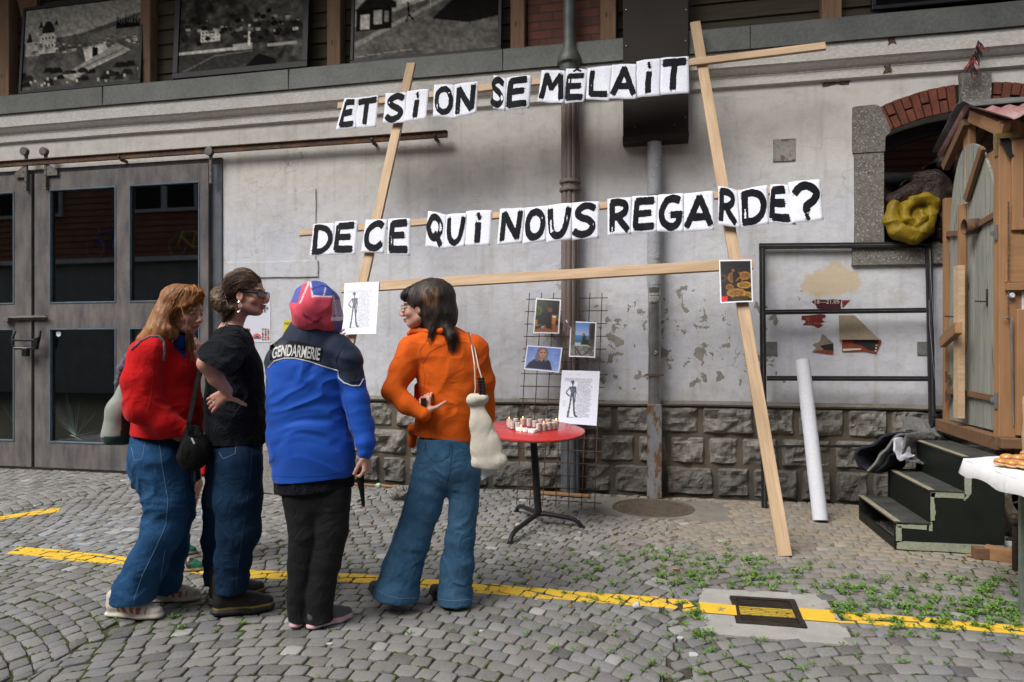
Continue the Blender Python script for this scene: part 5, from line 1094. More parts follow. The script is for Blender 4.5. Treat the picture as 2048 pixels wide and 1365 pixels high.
m = MB(); q = [on_y(*p, -.012) for p in ((1678, 631), (1710, 631), (1758, 680), (1678, 680))]; q2 = [Vector((p.x, -.003-.03*(k > 1), p.z)) for k, p in enumerate(q)]; m.add(q2+[p+Vector((0, .0015, 0)) for p in q2], [(0, 1, 2, 3), (7, 6, 5, 4), (0, 1, 5, 4), (1, 2, 6, 5), (2, 3, 7, 6), (3, 0, 4, 7)]); m.build('folded_sheet', tan, bb)
s_ = wpoly([(1684, 679), (1762, 680), (1763, 684), (1752, 708), (1730, 703), (1684, 704)], org, 'printed_strip', bb, .004, -.004); wpoly([(1705, 680), (1757, 681), (1753, 702), (1738, 700), (1722, 690), (1708, 688)], ink, 'dark_print', s_, .002, -.009); wpoly([(1685, 698), (1722, 697), (1722, 700), (1686, 703)], cream, 'pale_print', s_, .002, -.009)
for k in range(3):
    m = MB(); c = on_y(1753-k*.8, 691+5.5*k, -.012); m.lathe([(0, -.012), (.0075, -.012), (.008, -.010)], (c.x, 0, c.z), 10, 'y'); m.build('pale_dot', cream, s_)
t5 = wpoly([(1626, 690), (1640, 682), (1645, 668), (1668, 688), (1666, 708), (1622, 705), (1632, 698)], tan, 'torn_poster', jag=.004, seed=8); tag(t5, 'small torn scrap with black and orange print, left of the folded-down poster', 'torn poster'); wpoly([(1640, 692), (1666, 687), (1667, 703), (1650, 702)], ink, 'dark_print', t5, .002, -.003); wpoly([(1624, 704), (1646, 700), (1667, 703), (1666, 709)], org, 'orange_print', t5, .002, -.0055)
for px, py in ((1543, 697), (1845, 697)): tag(wpoly([(px-11, py-13), (px+11, py-13), (px+11, py+13), (px-11, py+13)], pm('grey_pad', (.20, .205, .205), (.14, .14, .14), 14, .7), 'wall_pad', t=.01), 'square grey pad on the wall by the %s upright of the steel frame' % ('left' if px < 1700 else 'right'), 'pad', 'grey pads behind the steel frame')
# blue chalk smears
# stickers on the galvanised pipe
def pipe_patch(px0, px1, py0, py1, mat, label, rr, cat='sticker', n=8, body=None):
    c = on_y((px0+px1)/2, (py0+py1)/2, y2-rr); ax = math.atan2(-(CAM.x-x2)*0-1, (CAM.x-x2)/6.0); w = (px1-px0)/FP*6.35; za = wz((px0+px1)/2, py1, y2-rr); zb = wz((px0+px1)/2, py0, y2-rr); off = wx((px0+px1)/2, y2-rr)-x2; V = []
    for i in range(n+1):
        a = -math.pi/2+(off+(-.5+i/n)*w)/rr
        for z in (za, zb): V.append((x2+(rr+.0022)*math.cos(a), y2+(rr+.0022)*math.sin(a), z))
    m = MB(); m.add(V, [(2*i, 2*i+2, 2*i+3, 2*i+1) for i in range(n)]); o = m.build('sticker', mat, origin=c); sd = o.modifiers.new('s', 'SOLIDIFY'); sd.thickness = .0006; tag(o, label, cat)
    if body:
        for k, (bd, py) in enumerate(body):
            T, F = txt(bd, 1., .0003); h = max(v.y for v in T); wd__ = max(v.x for v in T); ww = w*.86; z = wz((px0+px1)/2, py, y2-rr); hh = (zb-za)/len(body)*.62
            P = [(x2+(rr+.0034+v.z)*math.cos(-math.pi/2+(off-ww/2+v.x*ww/wd__)/rr), y2+(rr+.0034+v.z)*math.sin(-math.pi/2+(off-ww/2+v.x*ww/wd__)/rr), z+v.y*hh/h) for v in T]; mkobj('lettering', P, F, ink, o)
stw = m_plain('sticker_grey', (.42, .42, .40), .5)
pipe_patch(1298, 1321, 587, 605, stw, 'pale rectangular text sticker high on the galvanised pipe', .066, body=[('ABONNEZ-VOUS', 593), ('OU', 599), ('MOURREZ', 604.5)])
pipe_patch(1306, 1319, 504, 517, pm('worn_sticker', (.5, .5, .5), (.2, .2, .2), 90, .5), 'worn square sticker on the light grey pipe above the lowest batten', .068)
m = MB(); c = on_y(1311, 705, y2-.067); m.lathe([(0, -.003), (.026, -.003), (.026, 0)], (c.x, c.y-.0, c.z), 20, 'y'); stk = m.build('round_sticker', ink, origin=c); tag(stk, 'round black-rimmed sticker halfway down the galvanised pipe', 'sticker')
m = MB(); m.lathe([(0, -.005), (.019, -.005), (.019, -.0032)], (c.x, c.y, c.z), 20, 'y'); m.build('sticker_face', pm('sticker_face', (.55, .5, .5), (.35, .10, .08), 60, .5), stk)
m = MB(); m.tube([Vector((c.x-.022, c.y-.006, c.z+.012)), Vector((c.x+.022, c.y-.006, c.z-.014))], .003, 6); m.build('slash', ink, stk)

# ---------------------------------------------------------------- black steel frame against the wall
_s0 = on_z(1528, 1016); KS = (-.045-_s0.y)/wz(1522, 490, -.05); SP0 = Vector((0, _s0.y, 0)); SN = Vector((0, -1, KS)).normalized()
spl = lambda px, py, off=0.: on_pl(px, py, SP0+SN*off, SN)
SF = thing('steel_frame', (_s0.x, _s0.y, 0), 'black welded steel frame with two crossbars, leaning on the wall right of the battens', 'steel frame')
for nm, a, b in (('upright', (1524, 492), (1529, 1016)), ('upright', (1857, 490), (1868, 1006)), ('rail', (1518, 493), (1862, 490)), ('crossbar', (1526, 625), (1858, 621)), ('crossbar', (1528, 757), (1862, 758)), ('crossbar', (1530, 893), (1866, 892))):
    p, q = spl(*a), spl(*b); w = .050 if nm != 'crossbar' else (.042 if a[1] < 800 else .022)
    if nm == 'crossbar': d = (q-p).normalized(); p = p+d*.024; q = q-d*.024
    if nm == 'upright': d = (q-p).normalized(); p = p+d*.030
    m = MB(); m.beam(p, q, w, .028, SN); o = m.build(nm, M['blacksteel'], SF, bev=.003); m = MB(); m.beam(p+SN*.0165, q+SN*.0165, w*.16, .006, SN); m.build('worn_stripe', M['steel_edge'], o)
m = MB(); pts = [(1860, 500), (1862, 560), (1866, 625), (1871, 700), (1869, 760), (1864, 700), (1859, 650), (1858, 600)]; m.tube([spl(*p, .03) for p in pts], .0015, 5); tag(m.build('thin_wire', M['pipe2'], origin=spl(1860, 620, .03)), 'thin loose wire hanging along the right upright of the steel frame', 'wire')
# paper roll leaning on it
a0 = on_z(1641, 1044); a0.z = .0; tp = spl(1605, 722, .10); ax = (tp-a0).normalized(); a0 = a0+Vector((0, 0, .008))
m = MB(); rr = .058; m.tube([a0, a0+ax*.02]+[a0.lerp(tp, t)+ax.cross(UP)*.0015*math.sin(t*17) for t in np.linspace(.05, 1, 14)], [rr]*16, 28); pr = m.build('paper_roll', M['roll'], smooth=True, origin=a0); tag(pr, 'long upright roll of white paper leaning on the black steel frame', 'paper roll')
m = MB(); u = ax.cross(UP).normalized(); v = ax.cross(u); sp_ = [tp+ax*.001+(u*math.cos(t)+v*math.sin(t))*(.02+.034*t/25) for t in np.linspace(0, 25, 90)]; m.tube(sp_, .0012, 4); m.build('rolled_end', M['pipe2'], pr)
m = MB(); p = a0.lerp(tp, .62); m.tube([p-ax*.006, p+ax*.006], rr+.0012, 28); m.build('paper_seam', M['paper'], pr, smooth=True)

# ---------------------------------------------------------------- red bistro table with candles
TC = on_z(1077, 1050); TT = thing('bistro_table', (TC.x, TC.y, 0), 'round red metal table on a black three-footed stand, holding candles', 'table')
zt = .745; tl = math.radians(4.5); TM = Matrix.Translation((TC.x-.055, TC.y, zt)) @ Matrix.Rotation(YAW, 4, 'Z') @ Matrix.Rotation(tl, 4, 'X') @ Matrix.Rotation(math.radians(.8), 4, 'Y')
m = MB(); m.lathe([(0, -.012), (.395, -.012), (.415, -.014), (.42, -.004), (.418, .004), (.408, .008), (0, .008)], (0, 0, 0), 72); m.v = [tuple(TM @ Vector(p)) for p in m.v]; m.build('table_top', M['red'], TT, smooth=True)
m = MB(); m.lathe([(.421, -.011), (.4225, -.006), (.421, -.002)], (0, 0, 0), 72); m.v = [tuple(TM @ Vector(p)) for p in m.v]; m.build('worn_rim', M['rust'], TT, smooth=True)
hub = Vector((TC.x, TC.y, .07)); topc = Vector((TC.x-.045, TC.y, zt-.02))
m = MB(); m.tube([hub, hub.lerp(topc, .93)], [.030, .028], 20); m.build('column', M['blacksteel'], TT, smooth=True)
m = MB(); m.tube([hub.lerp(topc, .9), topc], [.037, .04], 16); m.tube([hub.lerp(topc, .905)+Vector((0, 0, -.012)), hub.lerp(topc, .905)], [.042, .042], 16); m.build('collar', M['blacksteel'], TT, smooth=True)
for fx, fy in ((1020, 1087), (1163, 1055), (1033, 1024)):
    f = on_z(fx, fy); d = (f-TC); d.z = 0; L = d.length; e = d/L; m = MB()
    m.tube([hub+Vector((0, 0, .012)), hub+e*.05+Vector((0, 0, .02)), hub+e*(L-.11)+Vector((0, 0, -.0)), hub+e*(L-.06)+Vector((0, 0, -.012)), hub+e*(L-.02)+Vector((0, 0, -.035)), hub+e*L+Vector((0, 0, -.062))], [.019, .020, .018, .018, .017, .016], 12)
    lg = m.build('leg', M['blacksteel'], TT, smooth=True); m = MB(); m.lathe([(.026, -.0), (.028, .005), (.022, .010), (0, .011)], (f.x, f.y, 0.001), 16); m.build('foot_pad', M['blackplastic'], lg, smooth=True)
CMB = {}
def candle(u, v, big, idx):
    p = TM @ Vector((u, v, .0085)); nm = 'candle' if big else 'tea_light'
    root = thing(nm, p, '', ''); s = 1.
    if not CMB.get(big):
        if big: g = [(.0165, 0), (.0185, .003), (.0205, .064), (.0195, .0645), (.0177, .006), (0, .005)]; wx_ = [(0, .0045), (.0172, .005), (.0192, .056), (.012, .056), (0, .053)]
        else: g = None; wx_ = [(0, 0), (.018, 0), (.0185, .026), (.0165, .0285), (.012, .026), (0, .025)]
        L = []
        m = MB(); m.lathe(wx_, (0, 0, 0), 18); L.append(m.build('wax', M['wax'], None, smooth=True)); h = wx_[-1][1]
        m = MB(); m.tube([(0, 0, h-.001), (.0006, 0, h+.007)], .0011, 6); L.append(m.build('wick', M['wick'], None))
        if big: m = MB(); m.lathe(g, (0, 0, 0), 18); L.append(m.build('glass_cup', M['cupglass'], None, smooth=True))
        for o in L: o.parent = root
        m = MB(); m.lathe([(0, 0), (.0032, .003), (.0036, .007), (.0018, .013), (0, .018)], (0, 0, h+.006), 8); fl = m.build('flame', M['flame'], None, smooth=True); fl.parent = root; CMB[big] = (L, fl)
    else:
        L, fl = CMB[big]
        for o in L: c = o.copy(); COL.objects.link(c); c.parent = root
        if idx in (2, 8, 11): c = fl.copy(); COL.objects.link(c); c.parent = root
    root.rotation_euler = (0, 0, idx*1.3); root.scale = (1.12, 1.12, 1.08+.06*math.sin(idx*2.7)) if big else (1, 1, 1+.1*math.sin(idx)); return root
big = [(-.178, .075), (-.125, .118), (-.068, .128), (-.018, .098), (.028, .062), (.075, .098), (.132, .118), (.184, .085), (.196, .035), (.170, -.012), (.132, -.045), (.092, -.072), (.050, -.095), (-.168, .028), (-.150, -.020), (-.112, -.058), (.0, .125 if False else .03)][:16]
order = ['at the left lobe tip', 'behind the left lobe', 'at the top of the left lobe', 'right of the left lobe top', 'in the notch of the heart', 'rising to the right lobe', 'at the top of the right lobe', 'at the right lobe tip', 'outermost on the right', 'upper on the right flank', 'middle of the right flank', 'lower on the right flank', 'last tall one before the right tea lights', 'below the left lobe tip', 'middle of the left flank', 'last tall one on the left flank']
for i, (u, v) in enumerate(big): tag(candle(u, v, True, i), 'tall cup candle of the heart, %s' % order[i].replace(' of the heart', ''), 'candle', 'candles set out in a heart on the red table')
sm_ = [(-.085, -.090), (-.052, -.115), (-.014, -.132), (.020, -.122), (-.106, -.078+.0), (.006-.0, -.155), (.052, -.135)][:6]
o2 = ['second from the left', 'third from the left', 'at the point', 'just right of the point', 'leftmost', 'foremost']
for i, (u, v) in enumerate(sm_): tag(candle(u, v, False, 20+i), 'short tea light without cup, %s in the heart tip' % o2[i], 'tea light', 'tea lights at the tip of the candle heart')
# ---------------------------------------------------------------- wooden steps
sx0, sy0, sy1 = 1.60, -1.45, -.60
ST = thing('wooden_steps', (1.9, -1.0, 0), 'worn black-green box steps with pale painted edges, leading up to the cabin', 'steps')
sz = (.200, .425, .660); sxs = (1.60, 1.815, 2.02, 2.275)
def jag(pts, n, amp, seed): return rough_poly(pts, n, amp, seed)
for y, nm in ((sy0, 'side_panel'), (sy1, 'side_panel')):
    P = [(sxs[0], .008), (sxs[3], .008), (sxs[3], sz[2]-.012), (sxs[2], sz[2]-.012), (sxs[2], sz[1]-.012), (sxs[1], sz[1]-.012), (sxs[1], sz[0]-.012), (sxs[0], sz[0]-.012)]
    m = MB(); m.poly(P, [], y, y+.018 if y == sy0 else y-.018); m.build(nm, M['steps'], ST, bev=.002)
for i in range(3):
    x0, x1, z = sxs[i], sxs[i+1], sz[i]; m = MB(); m.box(x0-.004, x1+.012 if i < 2 else x1, sy0-.006, sy1+.006, z-.012, z); t = m.build('tread', M['tread'], ST, bev=.002)
    m = MB(); m.poly([(a, b) for a, b in rough_poly([(x0-.004, sy0-.004), (x0+.038, sy0-.004), (x0+.038, sy1+.004), (x0-.004, sy1+.004)], 10, .0015, i)], [], z, z+.0012, 'z'); m.build('nosing', M['edge_tan'], t)
    if i: m = MB(); m.box(x0+.004, x0+.018, sy0+.018, sy1-.018, sz[i-1], z-.012); m.build('riser', M['steps'], ST)
m = MB(); m.box(sxs[0]+.002, sxs[0]+.022, sy0+.018, sy1-.018, .008, .075); m.build('toe_board', M['steps'], ST, bev=.002)
e = MB(); y = sy0-.0025
def sp(pts, seed=0): e.poly(rough_poly(pts, 6, .0022, seed), [], y, sy0+.002)
sp([(1.615, .008), (2.27, .008), (2.27, .070), (1.66, .064), (1.615, .05)], 1); sp([(1.608, .064), (1.645, .066), (1.645, .165), (1.608, .168)], 2); sp([(1.61, .148+.03), (1.80, .182), (1.80, .150), (1.84, .150), (1.845, .183), (1.62, .186)][:3]+[(1.80, .152), (1.62, .155)], 3)
sp([(1.822, .205), (1.835, .205), (1.835, .145), (1.812, .145)], 4); sp([(1.826, .21), (1.85, .22), (1.856, .28), (1.845, .36), (1.858, .405), (1.826, .408)], 5); sp([(1.825, .375), (2.03, .372), (2.045, .40), (2.03, .410), (1.825, .411)], 6); sp([(2.03, .36), (2.055, .38), (2.075, .42), (2.075, .56), (2.035, .60), (2.032, .41)], 7); sp([(2.03, .60), (2.03, .645), (2.16, .646), (2.14, .618), (2.06, .60)], 8)
e.build('painted_edging', M['edge'], ST)
m = MB(); m.lathe([(0, -.02), (.028, -.016), (.032, 0), (.028, .016), (0, .02)], (sxs[0]+.07, sy1-.05, .03), 14, 'y'); m.build('castor', M['blackplastic'], ST, smooth=True)
m = MB(); m.poly([(1.70, sy0+.1), (1.98, sy0+.08), (1.96, sy0+.4), (1.74, sy0+.42)], [], .02, .024, 'z'); tag(m.build('cloth', m_plain('pink_cloth', (.45, .12, .2), .9), origin=(1.85, -1.2, .02)), 'pink cloth lying under the black-green steps', 'cloth')
# ---------------------------------------------------------------- rolled rug on the steps
RG = thing('felt_rug', at(1795, 925, 5.35), 'grey felt blanket with navy pile, rolled open on the middle step', 'blanket')
def ribbon(px_pts, d0, shift, dd, mat, name, th=.014, n=9, wave=.006, par=RG):
    pts = [at(x, y, d0) for x, y in px_pts]; out = []                     # smooth profile, Catmull-Rom
    for i in range(len(pts)-1):
        p0, p1, p2, p3 = pts[max(i-1, 0)], pts[i], pts[i+1], pts[min(i+2, len(pts)-1)]
        for k in range(6): t = k/6; out.append(.5*((2*p1)+(p2-p0)*t+(2*p0-5*p1+4*p2-p3)*t*t+(3*p1-p0-3*p2+p3)*t**3))
    out.append(pts[-1]); v = at(px_pts[0][0]+shift[0], px_pts[0][1]+shift[1], d0+dd)-pts[0]; m = len(out); V = []
    for j in range(n+1):
        t = j/n
        for i, p in enumerate(out): V.append(p+v*t+UP*wave*math.sin(i*.9+t*5)+RI*wave*math.sin(i*.7-t*4))
    F = [(j*m+i, j*m+i+1, (j+1)*m+i+1, (j+1)*m+i) for j in range(n) for i in range(m-1)]; o = mkobj(name, V, F, mat, par, True)
    s = o.modifiers.new('s', 'SOLIDIFY'); s.thickness = th; s.offset = 0; s.use_rim = True; sb = o.modifiers.new('b', 'BEVEL'); sb.width = .003; return o
ribbon([(1735, 943), (1755, 920), (1772, 896), (1802, 868), (1811, 880), (1803, 902), (1806, 916), (1820, 925), (1850, 926)], 5.30, (62, -6), .30, M['felt'], 'felt_back', .016)
ribbon([(1812, 868), (1780, 868), (1745, 888), (1711, 906), (1716, 926), (1738, 944), (1764, 934), (1776, 915), (1794, 905)], 5.33, (40, 0), .28, M['felt_dark'], 'pile_lining', .020)
ribbon([(1786, 880), (1789, 900), (1794, 915), (1800, 922)], 5.27, (28, -8), .08, M['paper'], 'white_lining', .012)
ribbon([(1812, 862), (1850, 866), (1872, 872), (1890, 880)], 5.62, (-6, -28), .22, M['felt'], 'felt_flap', .014); ribbon([(1868, 832), (1874, 852), (1880, 868), (1900, 878)], 5.70, (14, -4), .25, M['felt_dark'], 'pile_fold', .020); ribbon([(1852, 868), (1866, 846), (1868, 832), (1874, 850), (1884, 866)], 5.72, (10, 0), .15, M['felt_dark'], 'pile_fold', .018)

# ---------------------------------------------------------------- wooden cabin on wheels
HX = 2.33; hy0, hy1 = -1.29, -.36; HZ0, HZ1 = .80, 2.93
H = thing('wooden_cabin', (3.1, -.8, 0), 'home-built timber cabin on wheels with weathered arched doors and a corrugated roof', 'cabin'); hx = lambda px, py: on_x(px, py, HX)
def vb_(name, y0, y1, z0, z1, x0=HX-.03, x1=HX+.03, mat='timber2', bev=.003, par=H): m = MB(); m.box(x0, x1, y0, y1, z0, z1); return m.build(name, M[mat], par, bev=bev)
m = MB(); m.box(HX+.05, 4.9, hy0+.04, hy1-.02, HZ0, 2.85); m.build('cabin_body', M['dark_inside'], H)
vb_('corner_post', hy1-.055, hy1, HZ0, 2.62); vb_('corner_post', hy0-.035, hy0+.05, HZ0-.02, HZ1+.02, HX-.035, HX+.10)
m = MB(); m.beam((HX-.02, hy1+.04, HZ0-.04), (HX-.02, hy0-.06, HZ0-.06), .095, .10, (1, 0, 0)); m.build('floor_beam', M['timber_old'], H, bev=.006)
m = MB(); m.beam((HX+.05, hy0+.0, HZ0-.09), (4.9, hy0+.0, HZ0-.09), .13, .10, (0, -1, 0)); m.beam((HX-.05, hy0-.06, HZ0-.055), (3.0, hy0-.055, HZ0-.055), .07, .09, (0, -1, 0)); m.build('chassis_beam', M['timber_old'], H, bev=.005)
m = MB(); m.box(HX+.08, HX+.17, hy0+.12, hy0+.30, .55, HZ0-.08); m.build('bracket_block', M['timber_old'], H, bev=.008)
# arched doors: planks cut to the curve
yc = hx(1934, 500).y; ytop = hx(1939, 272).z
def leaf(side, x, name):
    ye = hy1-.06 if side > 0 else hy0+.055; n = 4; W = abs(ye-yc)-.015; root = None; allv = MB()
    zb = HZ0+.01; parts = []
    for i in range(n):
        a, b = yc+side*(.012+W*i/n), yc+side*(.012+W*(i+1)/n-.007); P = [(a, zb), (b, zb)]
        for k in range(5):
            yy = b+(a-b)*k/4; t = abs(yy-yc)/(W+.02); P.append((yy, ytop-.06-(ytop-.06-(2.12))*(1-math.sqrt(max(0, 1-t**2.0)))))
        allv.poly(P, [], x, x+.024+.003*(i % 2), 'x')
    return allv.build(name, M['leaf_grey'], H, bev=.002)
dl = leaf(1, HX-.005, 'arched_door'); dr = leaf(-1, HX-.005, 'arched_door')
for dd_, s in ((dl, 1), (dr, -1)):
    ye = hy1-.06 if s > 0 else hy0+.055
    for z in (hx(1960, 455).z, hx(1960, 790).z): p0 = Vector((HX-.018, yc+s*.03, z-.0)); p1 = Vector((HX-.018, ye, z+(.04 if z > 1.5 else -.01))); board('ledge_batten', p0, p1, .045, .02, (-1, 0, 0), M['timber_old'], dd_)
vb_('centre_post', yc-.018, yc+.020, HZ0+.6, 2.50, HX-.06, HX-.008)
m = MB(); m.box(HX-.10, HX-.055, yc-.105, yc-.015, .86, 2.02); m.build('pale_batten', M['timber'], H, bev=.002)
p0, p1 = hx(1906, 685), hx(1966, 655); board('door_bar', p0+Vector((-.075, 0, 0)), Vector((HX-.16, p1.y, p1.z)), .085, .045, (-1, 0, 0), M['timber2b'], H)
m = MB(); c = hx(1958, 452); m.tube([Vector((HX-.10, c.y, c.z-.005)), Vector((HX-.008, c.y, c.z))], .058, 20, cap=False); o = m.build('pipe_stub', M['rust'], H, smooth=True); o.modifiers.new('s', 'SOLIDIFY').thickness = .004
m = MB(); m.tube([Vector((HX-.03, c.y, c.z)), Vector((HX-.012, c.y, c.z))], .055, 20); m.build('pipe_dark', M['dark_inside'], H)
for px, py in ((1977, 598), (1913, 629)): m = MB(); c = hx(px, py); m.box(HX-.014, HX-.006, c.y-.008, c.y+.008, c.z-.05, c.z+.07); m.beam((HX-.012, c.y, c.z-.02), (HX-.08, c.y+.02, c.z-.015), .012, .010, (0, 0, 1)); m.build('door_catch', M['castiron'], H, bev=.001)
for py in (795, 755): m = MB(); c = hx(1906, py); m.box(HX-.045, HX-.03, c.y-.03, c.y+.03, c.z-.02, c.z+.02); m.tube([(HX-.05, c.y, c.z-.04), (HX-.05, c.y, c.z+.05)], .008, 8); m.build('hinge', M['rust'], H)
for py, nm in ((466, 'hinge_plate'), (800, 'hinge_plate')): m = MB(); c = hx(1999, py); m.box(HX-.045, HX-.036, hy0-.02, hy0+.02, c.z-.06, c.z+.05); m.box(HX-.05, HX-.03, hy0+.02, hy0+.06, c.z-.02, c.z+.015); m.build(nm, M['galv'], H, bev=.002)
# gable framing and roof
Rg, Ea, Bk = hx(1948, 216), on_x(2022, 244, HX-.05), hx(1890, 318)
board('rafter', hx(1938, 244)+Vector((-.02, 0, 0)), hx(1896, 335)+Vector((-.02, 0, 0)), .07, .05, (-1, 0, 0), M['timber_old'], H); board('rafter', hx(1944, 232), hx(2012, 262), .085, .05, (-1, 0, 0), M['timber2b'], H)
vb_('gable_post', yc-.03, yc+.07, 2.35, Rg.z-.08, HX+.0, HX+.05); board('gable_brace', (HX-.03, yc-.06, 2.52), (HX-.03, hy0+.22, 2.84), .06, .03, (-1, 0, 0), M['timber_old'], H)
vb_('gable_board', hy0+.0, yc-.02, 2.45, 2.80, HX+.012, HX+.03)
for nm, a_, b_, mt, off in (('corrugated_roof', Rg, Ea, 'roofsheet', .03), ('corrugated_roof', Rg, Bk, 'roofsheet', .03)):
    V = []; nx, ny = 90, 4; dz = (b_-a_)
    for j in range(ny+1):
        for i in range(nx+1): x = HX-.06+(4.9-HX)*i/nx; t = j/ny; V.append((x, a_.y+dz.y*t, a_.z+dz.z*t+off+.016*math.sin((x-HX)/.105*2*math.pi)))
    rf = MB(); rf.add(V, [(j*(nx+1)+i, j*(nx+1)+i+1, (j+1)*(nx+1)+i+1, (j+1)*(nx+1)+i) for j in range(ny) for i in range(nx)]); ro = rf.build(nm, M[mt], H, smooth=True); ro.modifiers.new('s', 'SOLIDIFY').thickness = .004
P = [Rg+(Ea-Rg)*.35, Rg+(Ea-Rg)*.12, Rg+(Bk-Rg)*.1, Rg+(Bk-Rg)*.5, Bk]; V = []
for k, q_ in enumerate(P):
    for i in range(9): V.append((HX-.10+i*.32, q_.y+.01*math.sin(i*2.1+k), q_.z+(.068 if k else .055)+.008*math.sin(i*1.7+k)))
m = MB(); m.add(V, [(k*9+i, k*9+i+1, (k+1)*9+i+1, (k+1)*9+i) for k in range(4) for i in range(8)]); o = m.build('roofing_felt', M['tar'], H, smooth=True); o.modifiers.new('s', 'SOLIDIFY').thickness = .006
# front of the cabin
fy = hy0-.03; F_ = lambda px, py: on_y(px, py, fy)
m = MB(); a = F_(2012, 300); m.box(HX+.10, 4.9, fy+.0, fy+.03, F_(2020, 470).z, HZ1); m.build('front_boards', M['timber2'], H)
m = MB(); xs0 = F_(2020, 300).x; zz0, zz1 = F_(2020, 462).z, F_(2020, 282).z; m.poly([(xs0, zz0), (4.2, zz0), (4.2, zz1), (xs0, zz1)], [[(xs0+.07, zz0+.08), (4.1, zz0+.08), (4.1, zz1-.08), (xs0+.07, zz1-.08)]], fy-.03, fy-.001); sh = m.build('shutter_frame', M['timber2'], H, bev=.004); m = MB(); m.box(xs0+.07, 4.1, fy-.014, fy-.004, zz0+.08, zz1-.08); m.build('shutter_panel', pm('grey_brown_panel', (.22, .13, .08), (.16, .10, .065), 5, .7, stretch=(1, 1, .3)), sh)
zb0, zb1 = F_(2020, 566).z, F_(2020, 470).z; m = MB(); m.box(F_(2008, 500).x, 4.2, fy-.022, fy-.001, zb0, zb1-.006); m.build('lower_board', M['timber2b'], H, bev=.003); m = MB(); m.box(F_(2008, 500).x, 4.2, fy-.05, fy-.001, zb0-.055, zb0-.004); m.build('sill_board', M['timber2b'], H, bev=.003)
zw0 = F_(2020, 858).z; m = MB(); m.box(HX+.10, 4.2, fy-.012, fy-.001, zw0, zb0-.06); m.build('white_panel', M['wallwhite'], H, bev=.003)
p = F_(2030, 620); m = MB(); m.box(p.x-.01, p.x+.085, fy-.05, fy-.014, F_(2030, 870).z, p.z); m.build('leaning_plank', M['timber2'], H, bev=.004)
m = MB(); a, b, c_ = F_(2002, 637), F_(2018, 645), F_(2024, 850); m.tube([a+Vector((0, -.03, 0)), a+Vector((.05, -.03, 0)), Vector((b.x, fy-.03, b.z)), Vector((c_.x, fy-.02, c_.z))], [.004, .006, .009, .006], 8); m.build('stay_rod', M['galv'], H, smooth=True)
m = MB(); c = F_(2019, 592); m.lathe([(0, -.03), (.014, -.03), (.02, -.02), (.012, -.01), (.02, 0)], (c.x, fy-.014, c.z), 14, 'y'); m.build('porcelain_knob', M['wallwhite'], H, smooth=True)
m = MB(); p = F_(2008, 305); m.tube([(p.x+.01, fy-.04, p.z-.35-.018*k) for k in range(0, 46)], [.0035 if k % 2 else .006 for k in range(46)], 5); m.build('chain', M['rust'], H)
m = MB(); a = F_(2003, 276); m.box(a.x-.05, a.x+.09, fy-.045, fy-.035, a.z-.015, a.z+.02); m.box(HX-.042, HX-.036, hy0-.025, hy0+.02, a.z-.12, a.z+.03); m.build('brass_hinge', pm('brass', (.35, .27, .12), None, 9, .4, metal=.7), H)
m = MB(); m.hexa([(HX-.045, hy0-.05, a.z+.0), (HX+.02, hy0-.05, a.z+.0), (HX+.05, hy0-.06, a.z-.14), (HX+.015, hy0-.065, a.z-.15)], [(HX-.045, hy0-.044, a.z+.0), (HX+.02, hy0-.044, a.z+.0), (HX+.05, hy0-.054, a.z-.14), (HX+.015, hy0-.059, a.z-.15)]); m.build('rubber_flap', M['blackplastic'], H)
# wheel
wc = on_y(2070, 1023, hy0+.16); R0 = abs(wc.x-on_y(1998, 1023, hy0+.16).x)-.0; wc.z = max(R0+.04, .34); m = MB(); m.tube([(wc.x+R0*math.cos(a), wc.y, wc.z+R0*math.sin(a)) for a in np.linspace(0, 2*math.pi, 49)], .018, 8, cap=False); W_ = m.build('wagon_wheel', M['rust'], H, smooth=True)
m = MB(); m.lathe([(R0-.075, -.012), (R0-.015, -.012), (R0-.015, .012), (R0-.075, .012), (R0-.075, -.012)], tuple(wc), 48, 'y'); m.build('felloe', pm('flaking_felloe', (.26, .22, .17), (.14, .10, .07), 10, .85, spots=(.5, .5, .48), spot_scale=6, spot_t=.55), W_)
for k in range(10): aa = k*.628+.3; m = MB(); m.tube([(wc.x+.05*math.cos(aa), wc.y, wc.z+.05*math.sin(aa)), (wc.x+(R0-.07)*math.cos(aa), wc.y, wc.z+(R0-.07)*math.sin(aa))], [.02, .013], 8); m.build('spoke', M['timber_old'], W_)
m = MB(); m.lathe([(0, -.07), (.05, -.06), (.06, .06), (0, .07)], tuple(wc), 16, 'y'); m.build('wheel_hub', M['rust'], W_, smooth=True)
j0 = on_z(2030, 1140); m = MB(); m.tube([(j0.x, j0.y, 0), (j0.x, j0.y, .30)], .017, 8); m.tube([(j0.x-.05, j0.y, .19), (j0.x+.05, j0.y, .19)], .011, 8); m.lathe([(.02, .28), (.035, .30), (.035, .33), (.02, .35)], (j0.x, j0.y, 0), 12); m.build('support_leg', M['castiron'], H)
# underside barrel of bamboo at the edge
m = MB(); b0 = F_(2050, 880); m.lathe([(.055, 0), (.058, .10), (.05, .2), (.056, .34), (.05, .36)], (b0.x, fy-.09, b0.z-.06), 18); tag(m.build('bamboo_post', M['timber'], smooth=True, origin=b0), 'thick pale bamboo post in front of the white cabin panel', 'post')
